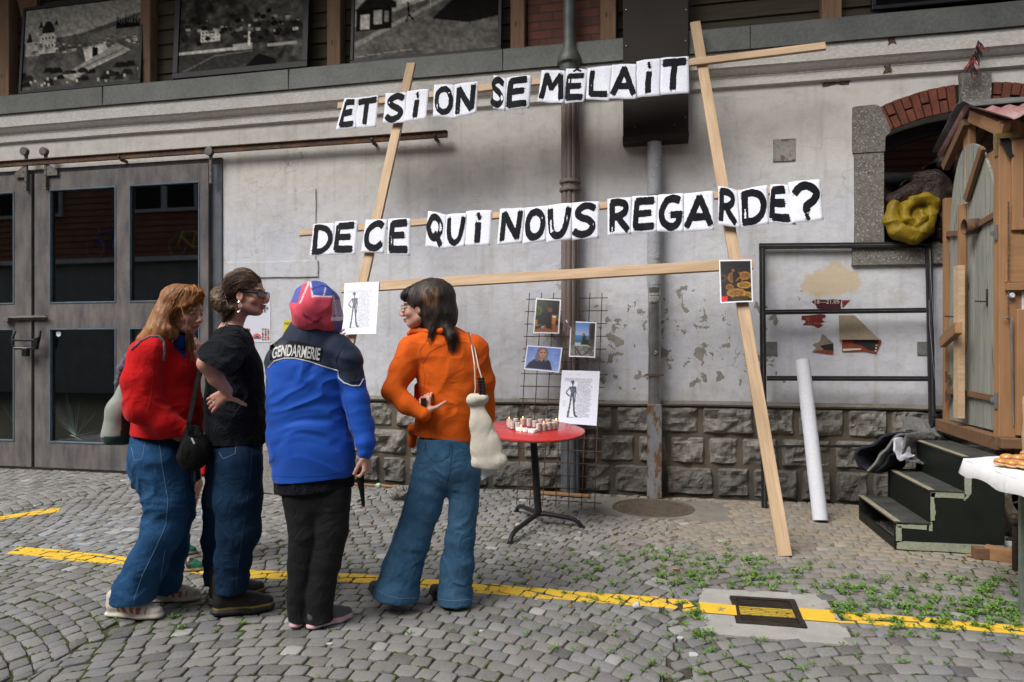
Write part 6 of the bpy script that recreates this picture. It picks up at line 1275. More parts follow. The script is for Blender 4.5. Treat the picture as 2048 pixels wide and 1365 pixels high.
# wood blocks and stone by the steps
def chunk(px, py, L, w, h, rz, label, mat='timber_old', z=0., nm='wood_block'):
    c = on_z(px, py, z); m = MB(); m.box(-L/2, L/2, -w/2, w/2, 0, h); Mx = Matrix.Translation((c.x, c.y, z+.001)) @ Matrix.Rotation(math.radians(rz), 4, 'Z'); m.v = [tuple(Mx @ Vector(p)) for p in m.v]; tag(m.build(nm, M[mat], origin=c, bev=.004), label, 'wood block')
chunk(1968, 1118, .13, .07, .075, -4, 'small dark wood block against the foot of the steps'); chunk(2008, 1123, .20, .085, .085, -28, 'larger pale-ended wood block beside the steps', 'timber2b'); chunk(1960, 1116, .15, .035, .012, -22, 'thin reddish offcut lying in front of the wood blocks', 'timber2b', nm='wood_offcut')
def rock(px, py, r, label, mat, seed, nm='stone', sq=(1, .8, .8), cat='stone'):
    c = on_z(px, py); s = SDF().ell((c.x, c.y, r*sq[2]*.8), (r*sq[0], r*sq[1], r*sq[2])); f = lambda V: r*.22*vnoise(V, 2.2/r, seed)+r*.08*vnoise(V, 7/r, seed+3); o = sobj(nm, s, mat, None, r/9, f, origin=c); tag(o, label, cat)
rock(2012, 1105, .075, 'pale grey stone wedged by the cabin wheel', pm('pale_stone', (.45, .45, .45), (.33, .33, .33), 20, .9, .6, 60), 3)
rock(797, 1000, .085, 'dark rough stone at the wall foot between blue jacket and orange sweater', M['granite'], 8)
# concrete block behind the people
m = MB(); c = on_z(556, 990); c2 = on_z(520, 985); P = [(-.62, 0), (.28, 0), (.30, .10), (.26, .34), (.20, .40), (-.60, .42)]; m.poly([(c.x+a, b+.01) for a, b in rough_poly(P, 6, .012, 3)], [], c.y, c.y+.45); tag(m.build('concrete_block', pm('pitted_concrete', (.36, .35, .34), (.22, .21, .20), 16, .95, .8, 60, bdist=.02), origin=(c.x, c.y, 0), bev=.015), 'pitted pale concrete block at the wall foot behind the black shirt', 'concrete block')

# ---------------------------------------------------------------- table with white cloth and sandwiches
WT = thing('buffet_table', on_z(2110, 1180), 'table with pale green legs under a white cloth, right photo edge', 'table'); zt2 = .755
cr = [on_z(1921, 917, zt2), on_z(2048, 908, zt2)]; c0 = on_z(1921, 918, zt2); cb = on_z(1990, 907, zt2); cf = on_z(2060, 968, zt2)
d1 = (cf-c0); d2 = (on_z(2100, 905, zt2)-c0); q = [c0, c0+d1*1.15, c0+d1*1.15+d2*.8, c0+d2*.8]
qc = (q[0]+q[1]+q[2]+q[3])/4; qi = [p.lerp(qc, .05) for p in q]; m = MB(); m.hexa([(p.x, p.y, zt2-.03) for p in qi], [(p.x, p.y, zt2-.004) for p in qi]); m.build('table_top', M['timber2b'], WT)
nu, nv = 26, 18; V = []; e1 = d1*1.15; e2 = d2*.8
for j in range(nv+1):
    for i in range(nu+1):
        u, v = i/nu*1.06-.03, j/nv*1.06-.03; cu, cv = min(max(u, 0), 1), min(max(v, 0), 1); p = c0+e1*cu+e2*cv; over = max(-u, u-1, 0)*e1.length+max(-v, v-1, 0)*e2.length
        dr_ = .075+.010*math.sin(i*.55)+.008*math.sin(j*1.1+1) if over > 0 else 0; n_ = -e2.normalized()*(.012 if v < 0 else 0)-e1.normalized()*(.012 if u < 0 else 0); V.append((p.x+n_.x, p.y+n_.y, zt2+.002-(dr_ if over > 0 else 0)+.0012*math.sin(i*1.3+j)))
o = mkobj('tablecloth', V, [(j*(nu+1)+i, j*(nu+1)+i+1, (j+1)*(nu+1)+i+1, (j+1)*(nu+1)+i) for j in range(nv) for i in range(nu)], M['whitecloth'], None, True, origin=c0); tag(o, 'white paper cloth folded over the edge of the sandwich table', 'tablecloth'); o.modifiers.new('s', 'SOLIDIFY').thickness = .002; o.modifiers.new('b', 'BEVEL').width = .003
lp = on_z(2044, 1228); m = MB(); m.box(lp.x-.012, lp.x+.014, lp.y-.015, lp.y+.015, 0, zt2-.03); m.build('leg', M['sage'], WT, bev=.002); m = MB(); m.tube([(lp.x-.03, lp.y-.01, zt2-.045), (lp.x+.2, lp.y+.1, zt2-.045)], .014, 10); m.build('edge_rail', M['wallwhite'], WT, smooth=True)
l2 = c0+e1*.9+e2*.9; m = MB(); m.box(l2.x-.013, l2.x+.013, l2.y-.013, l2.y+.013, 0, zt2-.03); m.build('leg', M['sage'], WT)
pc = on_z(2068, 936, zt2); m = MB(); m.lathe([(0, 0), (.10, 0), (.15, .008), (.165, .014), (.163, .017), (.10, .004), (0, .004)], (pc.x, pc.y, zt2+.006), 40); tag(m.build('serving_plate', M['wallwhite'], smooth=True, origin=pc), 'white oval plate of sandwich buns on the white cloth', 'plate')
def bun(px, py, z, r, i, lab):
    c = on_z(px, py, z); root = thing('sandwich_bun', (c.x, c.y, z), lab, 'bun', 'sandwich buns on the white plate')
    if i == 0:
        L = []
        for nm, prof, mt in (('bottom_half', [(0, 0), (.8, .02), (1, .2), (1, .42), (.9, .48), (0, .48)], 'crumb'), ('filling', [(0, .46), (1.02, .47), (1.06, .53), (1.0, .58), (0, .58)], 'ham'), ('top_half', [(0, .56), (.95, .57), (1.03, .68), (.97, .92), (.75, 1.15), (.4, 1.27), (0, 1.3)], 'bun')):
            m = MB(); m.lathe([(a*r, b*r) for a, b in prof], (0, 0, 0), 20); o = m.build(nm, M[mt], None, smooth=True); o.parent = root; L.append(o)
        BUN.extend(L)
    else:
        for o in BUN: c_ = o.copy(); COL.objects.link(c_); c_.parent = root
    root.rotation_euler = (.1*math.sin(i), .12*math.cos(i*2), i); root.scale = (1.+.1*math.sin(i*3), 1, 1)
BUN = []; zz = zt2+.012
for i, (px, py, z, lab) in enumerate(((2000, 931, zz, 'glossy brown bun at the left edge of the plate'), (2023, 934, zz, 'round bun in the front row, second from the left'), (2047, 937, zz, 'bun in the front row at the photo edge'), (2014, 917+5, zz+.004, 'pale bun behind the glossy left one'), (2036, 924, zz+.012, 'bun on top in the middle of the pile'), (2054, 915, zz+.02, 'topmost long bun of the pile at the photo edge'))): bun(px, py, z, .030, i, lab)

# ---------------------------------------------------------------- sleeping bag in the window
def nylon(seed): return lambda V: .011*(1-2*np.abs(vnoise(V+.05*vnoise(V, 6, seed)[:, None], (7, 7, 11), seed))**.7)+.003*vnoise(V, 26, seed+2)
w_ = lambda px, py, dy=0.: on_y(px, py, -.02-dy)
SB = thing('sleeping_bag', w_(1830, 485), 'olive and brown sleeping bag stuffed in the arched window and bulging over its sill', 'sleeping bag')
s = SDF(); s.ell(w_(1822, 440, .00), (.19, .10, .17)); s.chain([w_(1788, 412, .03), w_(1782, 438, .07), w_(1797, 464, .09), (w_(1826, 472, .10)), w_(1850, 456, .09), w_(1860, 430, .08)], [.045, .062, .072, .076, .070, .055], .012)
s.chain([w_(1862, 430, .06), w_(1866, 408, .07), w_(1850, 396, .08), w_(1828, 402, .09), w_(1812, 420, .10), w_(1812, 440, .12), w_(1830, 452, .13), w_(1846, 440, .13), w_(1842, 424, .13)], [.05, .052, .05, .046, .042, .040, .040, .036, .026], .007)
sobj('olive_shell', s, M['olive'], SB, .007, nylon(3))
s = SDF(); s.chain([w_(1785, 405, -.08), w_(1830, 385, -.06), w_(1870, 395, -.02), w_(1884, 440, -.02), w_(1880, 475, -.04)], [.08, .09, .095, .10, .08], .03); s.chain([w_(1838, 358, -.1), w_(1870, 362, -.08), w_(1888, 385, -.06)], [.06, .09, .08], .03); s.chain([w_(1884, 325, -.08), w_(1912, 312, -.08), w_(1925, 340, -.08)], [.05, .07, .07], .03)
sobj('brown_lining', s, M['brown_nylon'], SB, .009, nylon(9))
# garland hanging from the cornice
g0, g1 = on_y(1957, 80, -.16), on_y(1937, 135, -.16); GA = thing('ribbon_garland', g0, 'tuft of black and red ribbon strips hanging from the white cornice at top right', 'garland'); rr_ = random.Random(4)
ms = {'red': MB(), 'black': MB()}
for i in range(46):
    p = g0.lerp(g1, rr_.random()); d = Vector((rr_.gauss(.2, .5), rr_.uniform(-.4, .2), -1)).normalized(); L = rr_.uniform(.05, .12); w = .006; m = ms['red' if i % 2 else 'black']; s_ = Vector((1, .2, 0)).normalized()*w; pts = [p, p+d*L*.5+Vector((.006, 0, 0)), p+d*L]
    m.add([q+s_*k for q in pts for k in (-1, 1)], [(0, 1, 3, 2), (2, 3, 5, 4)])
ms['red'].build('red_strips', m_plain('dull_red_ribbon', (.30, .035, .03), .6), GA, fix=False); ms['black'].build('black_strips', m_plain('black_ribbon', (.012, .012, .015), .6), GA, fix=False)
m = MB(); m.tube([g0, g1, on_y(1929, 150, -.12), on_y(1918, 205, -.07), on_y(1916, 245, -.06)], .002, 5); m.build('string', M['pipe2'], GA)

# ---------------------------------------------------------------- weeds in the joints, litter
def weeds():
    rs = np.random.RandomState(5); r = random.Random(5); V, F, C = [], [], []; spots = []
    def near(px, py, sx, sy, n, s0=1.):
        for _ in range(int(n*1.05)):
            p = on_z(r.gauss(px, sx), min(r.gauss(py, sy), 1420)); spots.append((p.x, p.y, s0*r.uniform(.55, 1.3)))
    for a in ((1080, 1140, 60, 18, 26, .8), (1250, 1130, 80, 25, 60), (1400, 1140, 70, 30, 95), (1480, 1150, 60, 25, 40), (1560, 1165, 60, 20, 42), (1700, 1180, 70, 22, 60), (1800, 1210, 80, 25, 85), (1900, 1230, 90, 22, 85), (1990, 1225, 50, 25, 60), (1960, 1170, 40, 12, 28), (1300, 1230, 120, 30, 40, .7), (1400, 1250, 14, 25, 26), (1650, 1215, 25, 12, 24), (1720, 1262, 90, 12, 24, .8), (1400, 1320, 140, 35, 40, .75), (1150, 1260, 150, 40, 36, .65), (1750, 1330, 180, 40, 30, .6), (1000, 1200, 60, 30, 24, .6), (720, 1110, 50, 30, 30, .6), (540, 1090, 60, 40, 26, .55), (300, 1240, 90, 14, 34, .8), (200, 1150, 130, 50, 40, .5), (420, 1190, 80, 40, 24, .55), (620, 1250, 300, 60, 40, .4), (440, 1075, 50, 20, 14, .6), (1560, 1100, 200, 20, 16, .5), (1350, 1000, 500, 12, 20, .35)): near(*a)
    cen = SETTS[:, 48, :2]; ring = SETTS[:, :12, :2]
    for x, y, s in spots:
        if y > -.05: continue
        d = ((cen-(x, y))**2).sum(1); i = int(np.argmin(d)); 
        if d[i] < .012:                          # slide to the nearest joint
            rg = ring[i]; k = int(np.argmin(((rg-(x, y))**2).sum(1))); e = rg[k]-cen[i]; x, y = rg[k]+e/np.linalg.norm(e)*.004
        if inside((x, y), SLAB): continue
        nl = int(12*s)+5; rad = .026*s
        for _ in range(nl):
            a = r.uniform(0, 6.28); L = rad*r.uniform(.4, .95); w = L*r.uniform(.28, .45); el = r.uniform(.15, .9); ox, oy = r.gauss(0, .010*s*1.2), r.gauss(0, .010*s*1.2); dx, dy = math.cos(a), math.sin(a); n0 = len(V); z0 = -.006
            for t, ww, h in ((0, .15, 0), (.35, 1, .6), (.7, .85, .95), (1, .05, .9)):
                px_, py_, pz_ = x+ox+dx*L*t*math.cos(el*.8), y+oy+dy*L*t*math.cos(el*.8), z0+.012+L*h*math.sin(el)
                V.append((px_-dy*w*ww*.5, py_+dx*w*ww*.5, pz_)); V.append((px_+dy*w*ww*.5, py_-dx*w*ww*.5, pz_+.0015))
            F.extend([(n0+2*i_, n0+2*i_+1, n0+2*i_+3, n0+2*i_+2) for i_ in range(3)]); g = r.uniform(.65, 1.35); c = (.085*g, .205*g, .025*g) if r.random() < .75 else (.14*g, .20*g, .03*g); C += [c]*8
    o = mkobj('weeds', V, F, M['leaf'], None, True, col=np.array(C)); tag(o, 'green weeds growing in the joints of the cobbles', 'weeds', kind='stuff')
weeds()
def moss():                                     # low cushions in the joints
    r = random.Random(9); m = MB(); ring = SETTS[:, :12, :2]; cen = SETTS[:, 48, :2]
    for i in range(len(cen)):
        x, y = cen[i]
        if y > -1.3 or r.random() > .8: continue
        n = vnoise(np.array([[x, y, 0.]]), 1.1, 4)[0]
        if n < -.05: continue
        for k in range(12):
            if r.random() < .35*(n+.4):
                p = ring[i, k]; q = ring[i, (k+1) % 12]; c = (p+q)/2; e = (c-cen[i]); e = e/np.linalg.norm(e); c = c+e*.005; w = r.uniform(.006, .011); l = np.linalg.norm(q-p)*.7; d = (q-p)/np.linalg.norm(q-p); z = -.003
                P = [c-d*l-e*w, c+d*l-e*w, c+d*l+e*w, c-d*l+e*w]; m.add([(a[0], a[1], z-.004) for a in P]+[(c[0], c[1], z+.008)], [(0, 1, 4), (1, 2, 4), (2, 3, 4), (3, 0, 4)])
    o = m.build('moss', pm('joint_moss', (.075, .095, .018), (.04, .055, .014), 25, .95, kind='World'), smooth=True, fix=False); tag(o, 'low olive moss filling the joints between the cobbles', 'moss', kind='stuff')
moss()
LIT = [(520, 1100, 'by the black boots'), (718, 1098, 'left of the flared jeans'), (741, 1053, 'near the rusty mesh panel'), (867, 1122, 'between the flared legs'), (940, 1153, 'just above the yellow line'), (1058, 1160, 'above the line near the table'), (1072, 1122, 'beside the front table foot'), (1140, 1216, 'below the yellow line'), (120, 1093, 'near the left end of the line'), (255, 985, 'by the grey doors'), (700, 1166, 'on the yellow line'), (1350, 1140, 'among the weeds')]
but = None
for i, (px, py, w) in enumerate(LIT):
    c = on_z(px, py)
    if but is None:
        m = MB(); m.tube([(-.014, 0, .007), (.014, 0, .008)], .0042, 8); but = m.build('cigarette_butt', M['litter_tan'], smooth=True)
        o = but
    else: o = but.copy(); COL.objects.link(o)
    o.location = (c.x, c.y, 0); o.rotation_euler = (0, 0, i*1.7); tag(o, 'tan cigarette butt on the cobbles, %s' % w, 'cigarette butt', 'cigarette butts scattered on the cobbles')
m = MB(); c = on_z(1266, 1218); m.lathe([(.012, 0), (.019, .035), (.0195, .037), (.017, .036), (.011, .003), (0, .003)], (0, 0, 0), 16); Mx = Matrix.Translation((c.x, c.y, .012)) @ Matrix.Rotation(1.2, 4, 'Y'); m.v = [tuple(Mx @ Vector(p)) for p in m.v]; tag(m.build('paper_cup', M['litter_white'], smooth=True, origin=c), 'small white crushed cup lying just below the yellow line', 'cup')
for i, (px, py, s, w) in enumerate(((1154, 1040, .020, 'right of the front table foot'), (1159, 1066, .015, 'near the right table foot'), (1080, 1091, .022, 'in front of the red table'), (1072, 1201, .015, 'below the line near the table'), (660, 1290, .02, 'below the pink-soled shoes'), (1386, 1312, .03, 'pale sett fragment below the drain'), (1360, 1278, .02, 'left of the drain slab'), (962, 1264, .018, 'below the right flared leg'))):
    c = on_z(px, py); m = MB(); r = random.Random(i); m.poly([(c.x+s*math.cos(a)*r.uniform(.6, 1), c.y+s*math.sin(a)*r.uniform(.5, .9)) for a in np.linspace(0, 6.28, 7)[:-1]], [], .001, .007, 'z'); tag(m.build('litter_scrap', M['litter_white'], origin=c), 'white scrap on the cobbles, %s' % w, 'litter')
p = on_z(1120, 993); board('plank_piece', (p.x-.28, p.y+.05, .02), (p.x+.28, p.y-.02, .02), .07, .02, (0, 0, 1), M['timber2b']); tag(bpy.data.objects['plank_piece'], 'short brown plank lying behind the wire mesh at the wall foot', 'plank')
p = on_z(745, 973); board('wood_strip', (p.x-.35, p.y+.02, .015), (p.x+.3, p.y-.04, .015), .035, .018, (0, 0, 1), M['timber2b']); tag(bpy.data.objects['wood_strip'], 'thin wooden strip along the wall foot right of the blue jacket', 'wood strip')
rock(757, 975, .03, 'crumpled mint-green paper at the wall foot', m_plain('mint_paper', (.35, .50, .38), .9), 5, 'crumpled_paper', cat='litter')
# ---------------------------------------------------------------- people
SKIN = np.array((.54, .315, .245))
def head(S, c, f, u=UP, k=.012, s=1.):
    c = Vector(c); f = Vector(f).normalized(); r = f.cross(u).normalized(); u = r.cross(f).normalized(); Rm = [list(r), list(f), list(u)]
    L = lambda x, y, z: c+(r*x+f*y+u*z)*s; e = lambda x, y, z, rx, ry, rz, kk=.012, op='+': S.ell(L(x, y, z), (rx*s, ry*s, rz*s), Rm, kk, op)
    e(0, -.012, .028, .074, .094, .088); e(0, .022, -.035, .060, .066, .078, .02); e(0, .050, -.088, .026, .026, .022, .025)
    S.cone(L(.045, 0, -.065), L(.016, .055, -.092), .020*s, .018*s, .02); S.cone(L(-.045, 0, -.065), L(-.016, .055, -.092), .020*s, .018*s, .02)
    e(0, .072, .018, .048, .018, .012, .012)
    for q in (-1, 1):
        e(q*.031, .094, -.006, .019, .016, .014, .010, '-'); e(q*.031, .0735, -.006, .015, .0135, .0125, .003); e(q*.037, .056, -.036, .024, .022, .020, .016)
        e(q*.0105, .100, -.043, .008, .010, .007, .006); e(q*.0735, -.004, -.018, .008, .019, .030, .004); e(q*.0805, -.000, -.016, .004, .010, .018, .004, '-')
    S.cone(L(0, .082, .006), L(0, .110, -.034), .0085*s, .0120*s, .010); e(0, .091, -.0635, .022, .0105, .0062, .005); e(0, .0885, -.0745, .019, .0105, .0072, .005); e(0, .1005, -.0690, .020, .006, .0014, .002, '-')
    return dict(c=c, r=r, f=f, u=u, s=s, L=L)
def face_col(H, brow=(.10, .06, .04), lip=(.42, .13, .11), blush=.25):
    def fn(V):
        q = (V-np.array(H['c']))/H['s']; x, y, z = [q@np.array(H[a]) for a in ('r', 'f', 'u')]; C = np.tile(SKIN, (len(V), 1)); ax = np.abs(x)
        def m(mask, c, a=1.): C[mask] = C[mask]*(1-a)+np.array(c)*a
        m((ax > .025) & (ax < .06) & (y > .02) & (z > -.065) & (z < -.015), (.52, .20, .16), blush); m((y > .09) & (z < -.02) & (z > -.055), (.52, .20, .16), blush*1.5)
        m((ax < .023) & (y > .07) & (z > -.084) & (z < -.057), lip, .85); m((ax > .012) & (ax < .052) & (y > .055) & (z > .012-.10*(ax-.03)**1) & (z < .021-.10*(ax-.03)), brow, .8)
        m((ax > .016) & (ax < .047) & (y > .06) & (z > -.013) & (z < .0), (.10, .06, .05), .75); m((ax > .022) & (ax < .042) & (y > .06) & (z > -.012) & (z < -.004), (.35, .30, .28), .4)
        m((ax > .072) & (y < .03), (.56, .24, .18), .4); return C
    return fn
def hand(S, w, d, n, th, s=1., curl=(.25, .35, .3), thd=None, spread=.06):
    """w wrist, d towards the fingers, n the way the palm faces, th thumb side"""
    w, d, n, th = Vector(w), Vector(d).normalized(), Vector(n).normalized(), Vector(th).normalized(); n = (n-d*n.dot(d)).normalized(); th = (th-d*th.dot(d)-n*th.dot(n)).normalized()
    for o in (.026, .009, -.009, -.025): S.cone(w+d*.012*s+th*o*.6*s, w+d*.088*s+th*o*s, .0125*s, .0115*s, .012, flat=n, f=1.)
    for i, (o, L) in enumerate(((.029, .072), (.010, .080), (-.009, .075), (-.027, .058))):
        p = w+d*.090*s+th*o*s; dd = (d+th*(1.5-i)*spread).normalized(); a = 0.; r0 = (.0092, .0095, .0090, .0078)[i]*s
        for j, fr in enumerate((.45, .31, .24)):
            a += curl[j]*(1+.12*i); v = dd*math.cos(a)+n*math.sin(a); q = p+v*L*fr*s; S.cone(p, q, r0*(1-.10*j), r0*(1-.10*(j+1)), .004); p = q
    td = Vector(thd).normalized() if thd else (d*.65+th*.75+n*.2).normalized(); p = w+d*.022*s+th*.026*s; q = p+td*.042*s; S.cone(p, q, .0135*s, .0105*s, .012); t2 = (td+d*.35+n*.15).normalized(); q2 = q+t2*.030*s; S.cone(q, q2, .0105*s, .0095*s, .004); S.cone(q2, q2+t2*.022*s, .0095*s, .0075*s, .004)
def bvh_of(*objs):
    V, F = [], []
    for o in objs:
        b = WLOC[o.name]; n = len(V); V += [v.co+b for v in o.data.vertices]; F += [[i+n for i in p.vertices] for p in o.data.polygons]
    return BVHTree.FromPolygons(V, F)
def cast(B_, px, py, off, last=None):
    d = rdir(px, py); dn = d.normalized(); h = B_.ray_cast(CAM, dn)[0]
    if h is None: return CAM+d*last if last else None
    return h-dn*off
def depth(p): return (p-CAM).dot(FW)
def seam(B_, pts, r, mat, parent, name='seam', off=.0005, step=3.):
    P = []; last = None
    for (ax, ay), (bx, by) in zip(pts[:-1], pts[1:]):
        n = max(1, int(math.hypot(bx-ax, by-ay)/step))
        for k in range(n+1):
            p = cast(B_, ax+(bx-ax)*k/n, ay+(by-ay)*k/n, off, last)
            if p is not None:
                if last is not None and abs(depth(p)-last) > .06: continue
                P.append(p); last = depth(p)
    if len(P) > 1: m = MB(); m.tube(P, r, 6); return m.build(name, mat, parent, smooth=True)
def patch(B_, poly, mat, parent, name, off=.003, step=4.):
    xs = [p[0] for p in poly]; ys = [p[1] for p in poly]; bm = bmesh.new(); vs = [bm.verts.new((x, y, 0)) for x, y in poly]; f = bm.faces.new(vs); bmesh.ops.triangulate(bm, faces=[f])
    for _ in range(5):
        es = [e for e in bm.edges if e.calc_length() > step]
        if not es: break
        bmesh.ops.subdivide_edges(bm, edges=es, cuts=1); bmesh.ops.triangulate(bm, faces=bm.faces[:])
    bm.verts.index_update(); V = []; last = None
    for v in bm.verts: p = cast(B_, v.co.x, v.co.y, off, last); p = p or at(v.co.x, v.co.y, 3.6); last = depth(p); V.append(p)
    F = [tuple(v.index for v in f.verts) for f in bm.faces]; bm.free(); o = mkobj(name, V, F, mat, parent, True); return o
def strands(B_, guides, n, mat, parent, r=.0011, jit=3., wav=1.5, off=.003, seed=1, name='hair_strands', cut=.25, colf=None, fly=.15, d0=None):
    rs = random.Random(seed); V, F, C = [], [], []; g = len(guides); m = max(len(x) for x in guides)
    def samp(G, t):
        x = t*(len(G)-1); i = min(int(x), len(G)-2); f = x-i; return (G[i][0]+(G[i+1][0]-G[i][0])*f, G[i][1]+(G[i+1][1]-G[i][1])*f)
    for _ in range(n):
        s = rs.uniform(0, g-1.0001); i = int(s); f = s-i; jx, jy = rs.gauss(0, jit), rs.gauss(0, jit); ph = rs.uniform(0, 6.28); fr = rs.uniform(5, 9); t0, t1 = rs.uniform(0, cut), 1-rs.uniform(0, cut); P = []; last = d0; o_ = off*rs.uniform(.3, 1.6); fl = rs.random() < fly
        for k in range(10):
            t = t0+(t1-t0)*k/9; a, b = samp(guides[i], t), samp(guides[i+1], t); e = t*(1.6 if fl else .7); x = a[0]*(1-f)+b[0]*f+jx*(.4+e)+wav*math.sin(fr*t+ph)*(.3+t); y = a[1]*(1-f)+b[1]*f+jy*(.4+e)+wav*.5*math.cos(fr*t+ph)
            p = cast(B_, x, y, o_, last)
            if p is None: continue
            if last is not None and abs(depth(p)-last) > .035: p = CAM+rdir(x, y)*last
            last = depth(p); P.append(p)
        if len(P) < 4: continue
        n0 = len(V); br = rs.choice((.3, .55, .85, 1.1, 1.6, 2.5)); mm = len(P)
        for k, p in enumerate(P):
            d = (P[min(k+1, mm-1)]-P[max(k-1, 0)]).normalized(); u = d.cross(FW).normalized(); w = d.cross(u); rr = r*(1-.75*k/(mm-1))*rs.uniform(.9, 1.1)
            for a in (0, 2.1, 4.2): V.append(p+(u*math.cos(a)+w*math.sin(a))*rr); C.append((br, br, br))
        F += [(n0+k*3+a, n0+k*3+(a+1) % 3, n0+(k+1)*3+(a+1) % 3, n0+(k+1)*3+a) for k in range(mm-1) for a in range(3)]
    C = np.array(C)
    if colf: C = C*colf(np.array([tuple(v) for v in V]))
    return mkobj(name, V, F, mat, parent, True, col=C)
def shoe(par, heel, toe, style, z0=0., hgt=.085, w=.042, label=None, name='shoe'):
    heel, toe = Vector(heel), Vector(toe); heel.z = toe.z = z0; d = (toe-heel); L = d.length; e = d/L; side = e.cross(UP).normalized(); sh = style['sole']; S = SDF()
    pt = lambda t, z, x=0.: heel+e*(L*t)+UP*z+side*x; fz = lambda r: (sh*.55)/r
    rr = (w*.82, w*.80, w*1.02, w*.80)
    P = [pt(.11, sh*.5), pt(.40, sh*.5), pt(.68, sh*.5), pt(.90, sh*.5)]
    for i in range(3): S.cone(P[i], P[i+1], rr[i], rr[i+1], .008, flat=UP, f=fz(w))
    S.cone(pt(.14, sh+.03), pt(.14, hgt+.02), w*.72, w*.78, .02); S.cone(pt(.14, sh+.025), pt(.42, sh+.030), w*.76, w*.80, .02); S.cone(pt(.40, sh+.032), pt(.68, sh+.016), w*.82, w*.88, .02, flat=UP, f=.8); S.cone(pt(.68, sh+.014), pt(.90, sh+.008), w*.88, w*.66, .02, flat=UP, f=.72)
    S.cone(pt(.20, hgt), pt(.55, sh+.028), w*.55, w*.55, .02); S.box(pt(.5, -.06), (1, 1, .06), None, .003, '-'); S.box(pt(.5, z0-.06+0), (1, 1, .0595), None, .002, '-')
    def col(V):
        q = V-np.array(heel); t = (q@np.array(e))/L; x = q@np.array(side); z = V[:, 2]-z0; return style['col'](t, x/w, z/hgt, z < sh, z/sh)
    return tag(sobj(name, S, M['shoe'], par, .0045, None, col, 1), label)
def sty(sole, up, so, fn=None):
    def col(t, x, z, ms, zs):
        C = np.tile(np.array(up), (len(t), 1)); C[ms] = so
        if fn: fn(C, t, x, z, ms, zs)
        return C
    return dict(sole=sole, col=col)
def prof(D): return (lambda px, py, dd=0.: at(px, py, D+dd)), D/FP
def person(name_pt, label): return thing('person', (name_pt.x, name_pt.y, 0), label, 'person')

# ---- A: red sweater, long ginger hair, leaning in profile
J, mp = prof(3.62); A = person(on_z(300, 1222), 'person with long ginger hair in a bright red sweater, hand in pocket')
S = SDF(); S.chain([J(342, 682), J(356, 655), J(364, 640)], [19*mp, 17*mp, 17*mp], .02); S.chain([J(322, 720), J(332, 800), J(332, 890)], [30*mp, 32*mp, 34*mp], .05, flat=FW, f=1.35)
S.chain([J(330, 705, .10), J(310, 704, -.12)], [15*mp, 15*mp], .03); S.chain([J(300, 706, -.15), J(292, 810, -.18), J(340, 848, -.14)], [16*mp, 14*mp, 9*mp], .02); S.chain([J(335, 706, .15), J(328, 810, .18), J(362, 845, .10)], [16*mp, 14*mp, 9*mp], .02)
hand(S, J(340, 848, -.14), RI*.3-UP*.9+FW*.3, FW*.8, RI, .8); hand(S, J(362, 845, .10), -UP, -FW, RI, .8)
S.chain([J(326, 900, -.07), J(326, 1050, -.1), J(268, 1200, -.1)], [30*mp, 20*mp, 12*mp], .03); S.chain([J(340, 900, .08), J(352, 1050, .1), J(326, 1185, .12)], [30*mp, 20*mp, 12*mp], .03)
HA = head(S, J(370, 621, -.02), RI*.93-FW*.30-UP*.20, UP+RI*.06); bA = sobj('body', S, M['skin'], A, .004, None, face_col(HA, (.22, .12, .06), (.40, .13, .12), .40), 1)
hairA = m_hair('ginger_hair', (.34, .145, .050), (.17, .065, .022), (.48, .25, .085))
S = SDF(); L = HA['L']; Rm = [list(HA['r']), list(HA['f']), list(HA['u'])]
S.ell(L(0, -.018, .040), (.088, .103, .094), Rm); S.chain([J(352, 600, -.03), J(335, 640, -.06), J(315, 668, -.09), J(290, 684, -.10), J(272, 702, -.10)], [30*mp, 29*mp, 24*mp, 14*mp, 5*mp], .03); S.chain([J(338, 640, -.09), J(330, 665, -.12), J(322, 674, -.13)], [18*mp, 20*mp, 12*mp], .03)
S.chain([J(372, 650, .07), J(376, 690, .08), J(378, 730, .08)], [16*mp, 12*mp, 6*mp], .02); S.ell(L(0, .040, .108), (.055, .048, .022), Rm, .03)
S.ell(L(0, .115, -.030), (.095, .078, .098), Rm, .012, '-'); S.ell(L(.070, .055, -.045), (.06, .052, .062), Rm, .012, '-'); S.ell(L(-.065, .075, -.05), (.06, .055, .070), Rm, .012, '-')
hA = sobj('hair', S, hairA, A, .0045, lambda V: .004*vnoise(V, (60, 60, 16), 3)+.003*vnoise(V, 30, 4), lambda V: np.ones((len(V), 3))*.85, 1)
B1 = bvh_of(hA, bA)
strands(B1, [[(398, 574), (410, 590), (408, 600), (385, 606)], [(385, 570), (395, 590), (372, 612), (352, 618), (350, 640), (352, 668)], [(372, 570), (360, 590), (345, 612), (340, 640), (345, 668)], [(365, 572), (345, 595), (330, 625), (322, 650), (325, 674)], [(356, 574), (330, 600), (312, 640), (298, 668), (285, 684)], [(348, 580), (318, 612), (298, 650), (282, 680), (266, 702)]], 1500, hairA, hA, .0015, 3.2, 2.6, .006, 5, cut=.35, d0=3.58)
strands(B1, [[(372, 655), (374, 690), (378, 728)], [(384, 668), (386, 700), (384, 735)]], 60, hairA, hA, .0012, 2., 1.5, .003, 6)
m = MB(); P = [J(361, 606, -.115), J(366, 628, -.115), (J(374, 640, -.11)), J(372, 652, -.11), J(360, 660, -.10)]; m.tube(P, [.0012, .0016, .0014, .0012, .0006], 5); m.build('pale_lock', m_plain('pale_hair', (.45, .32, .2), .5), hA, smooth=True)
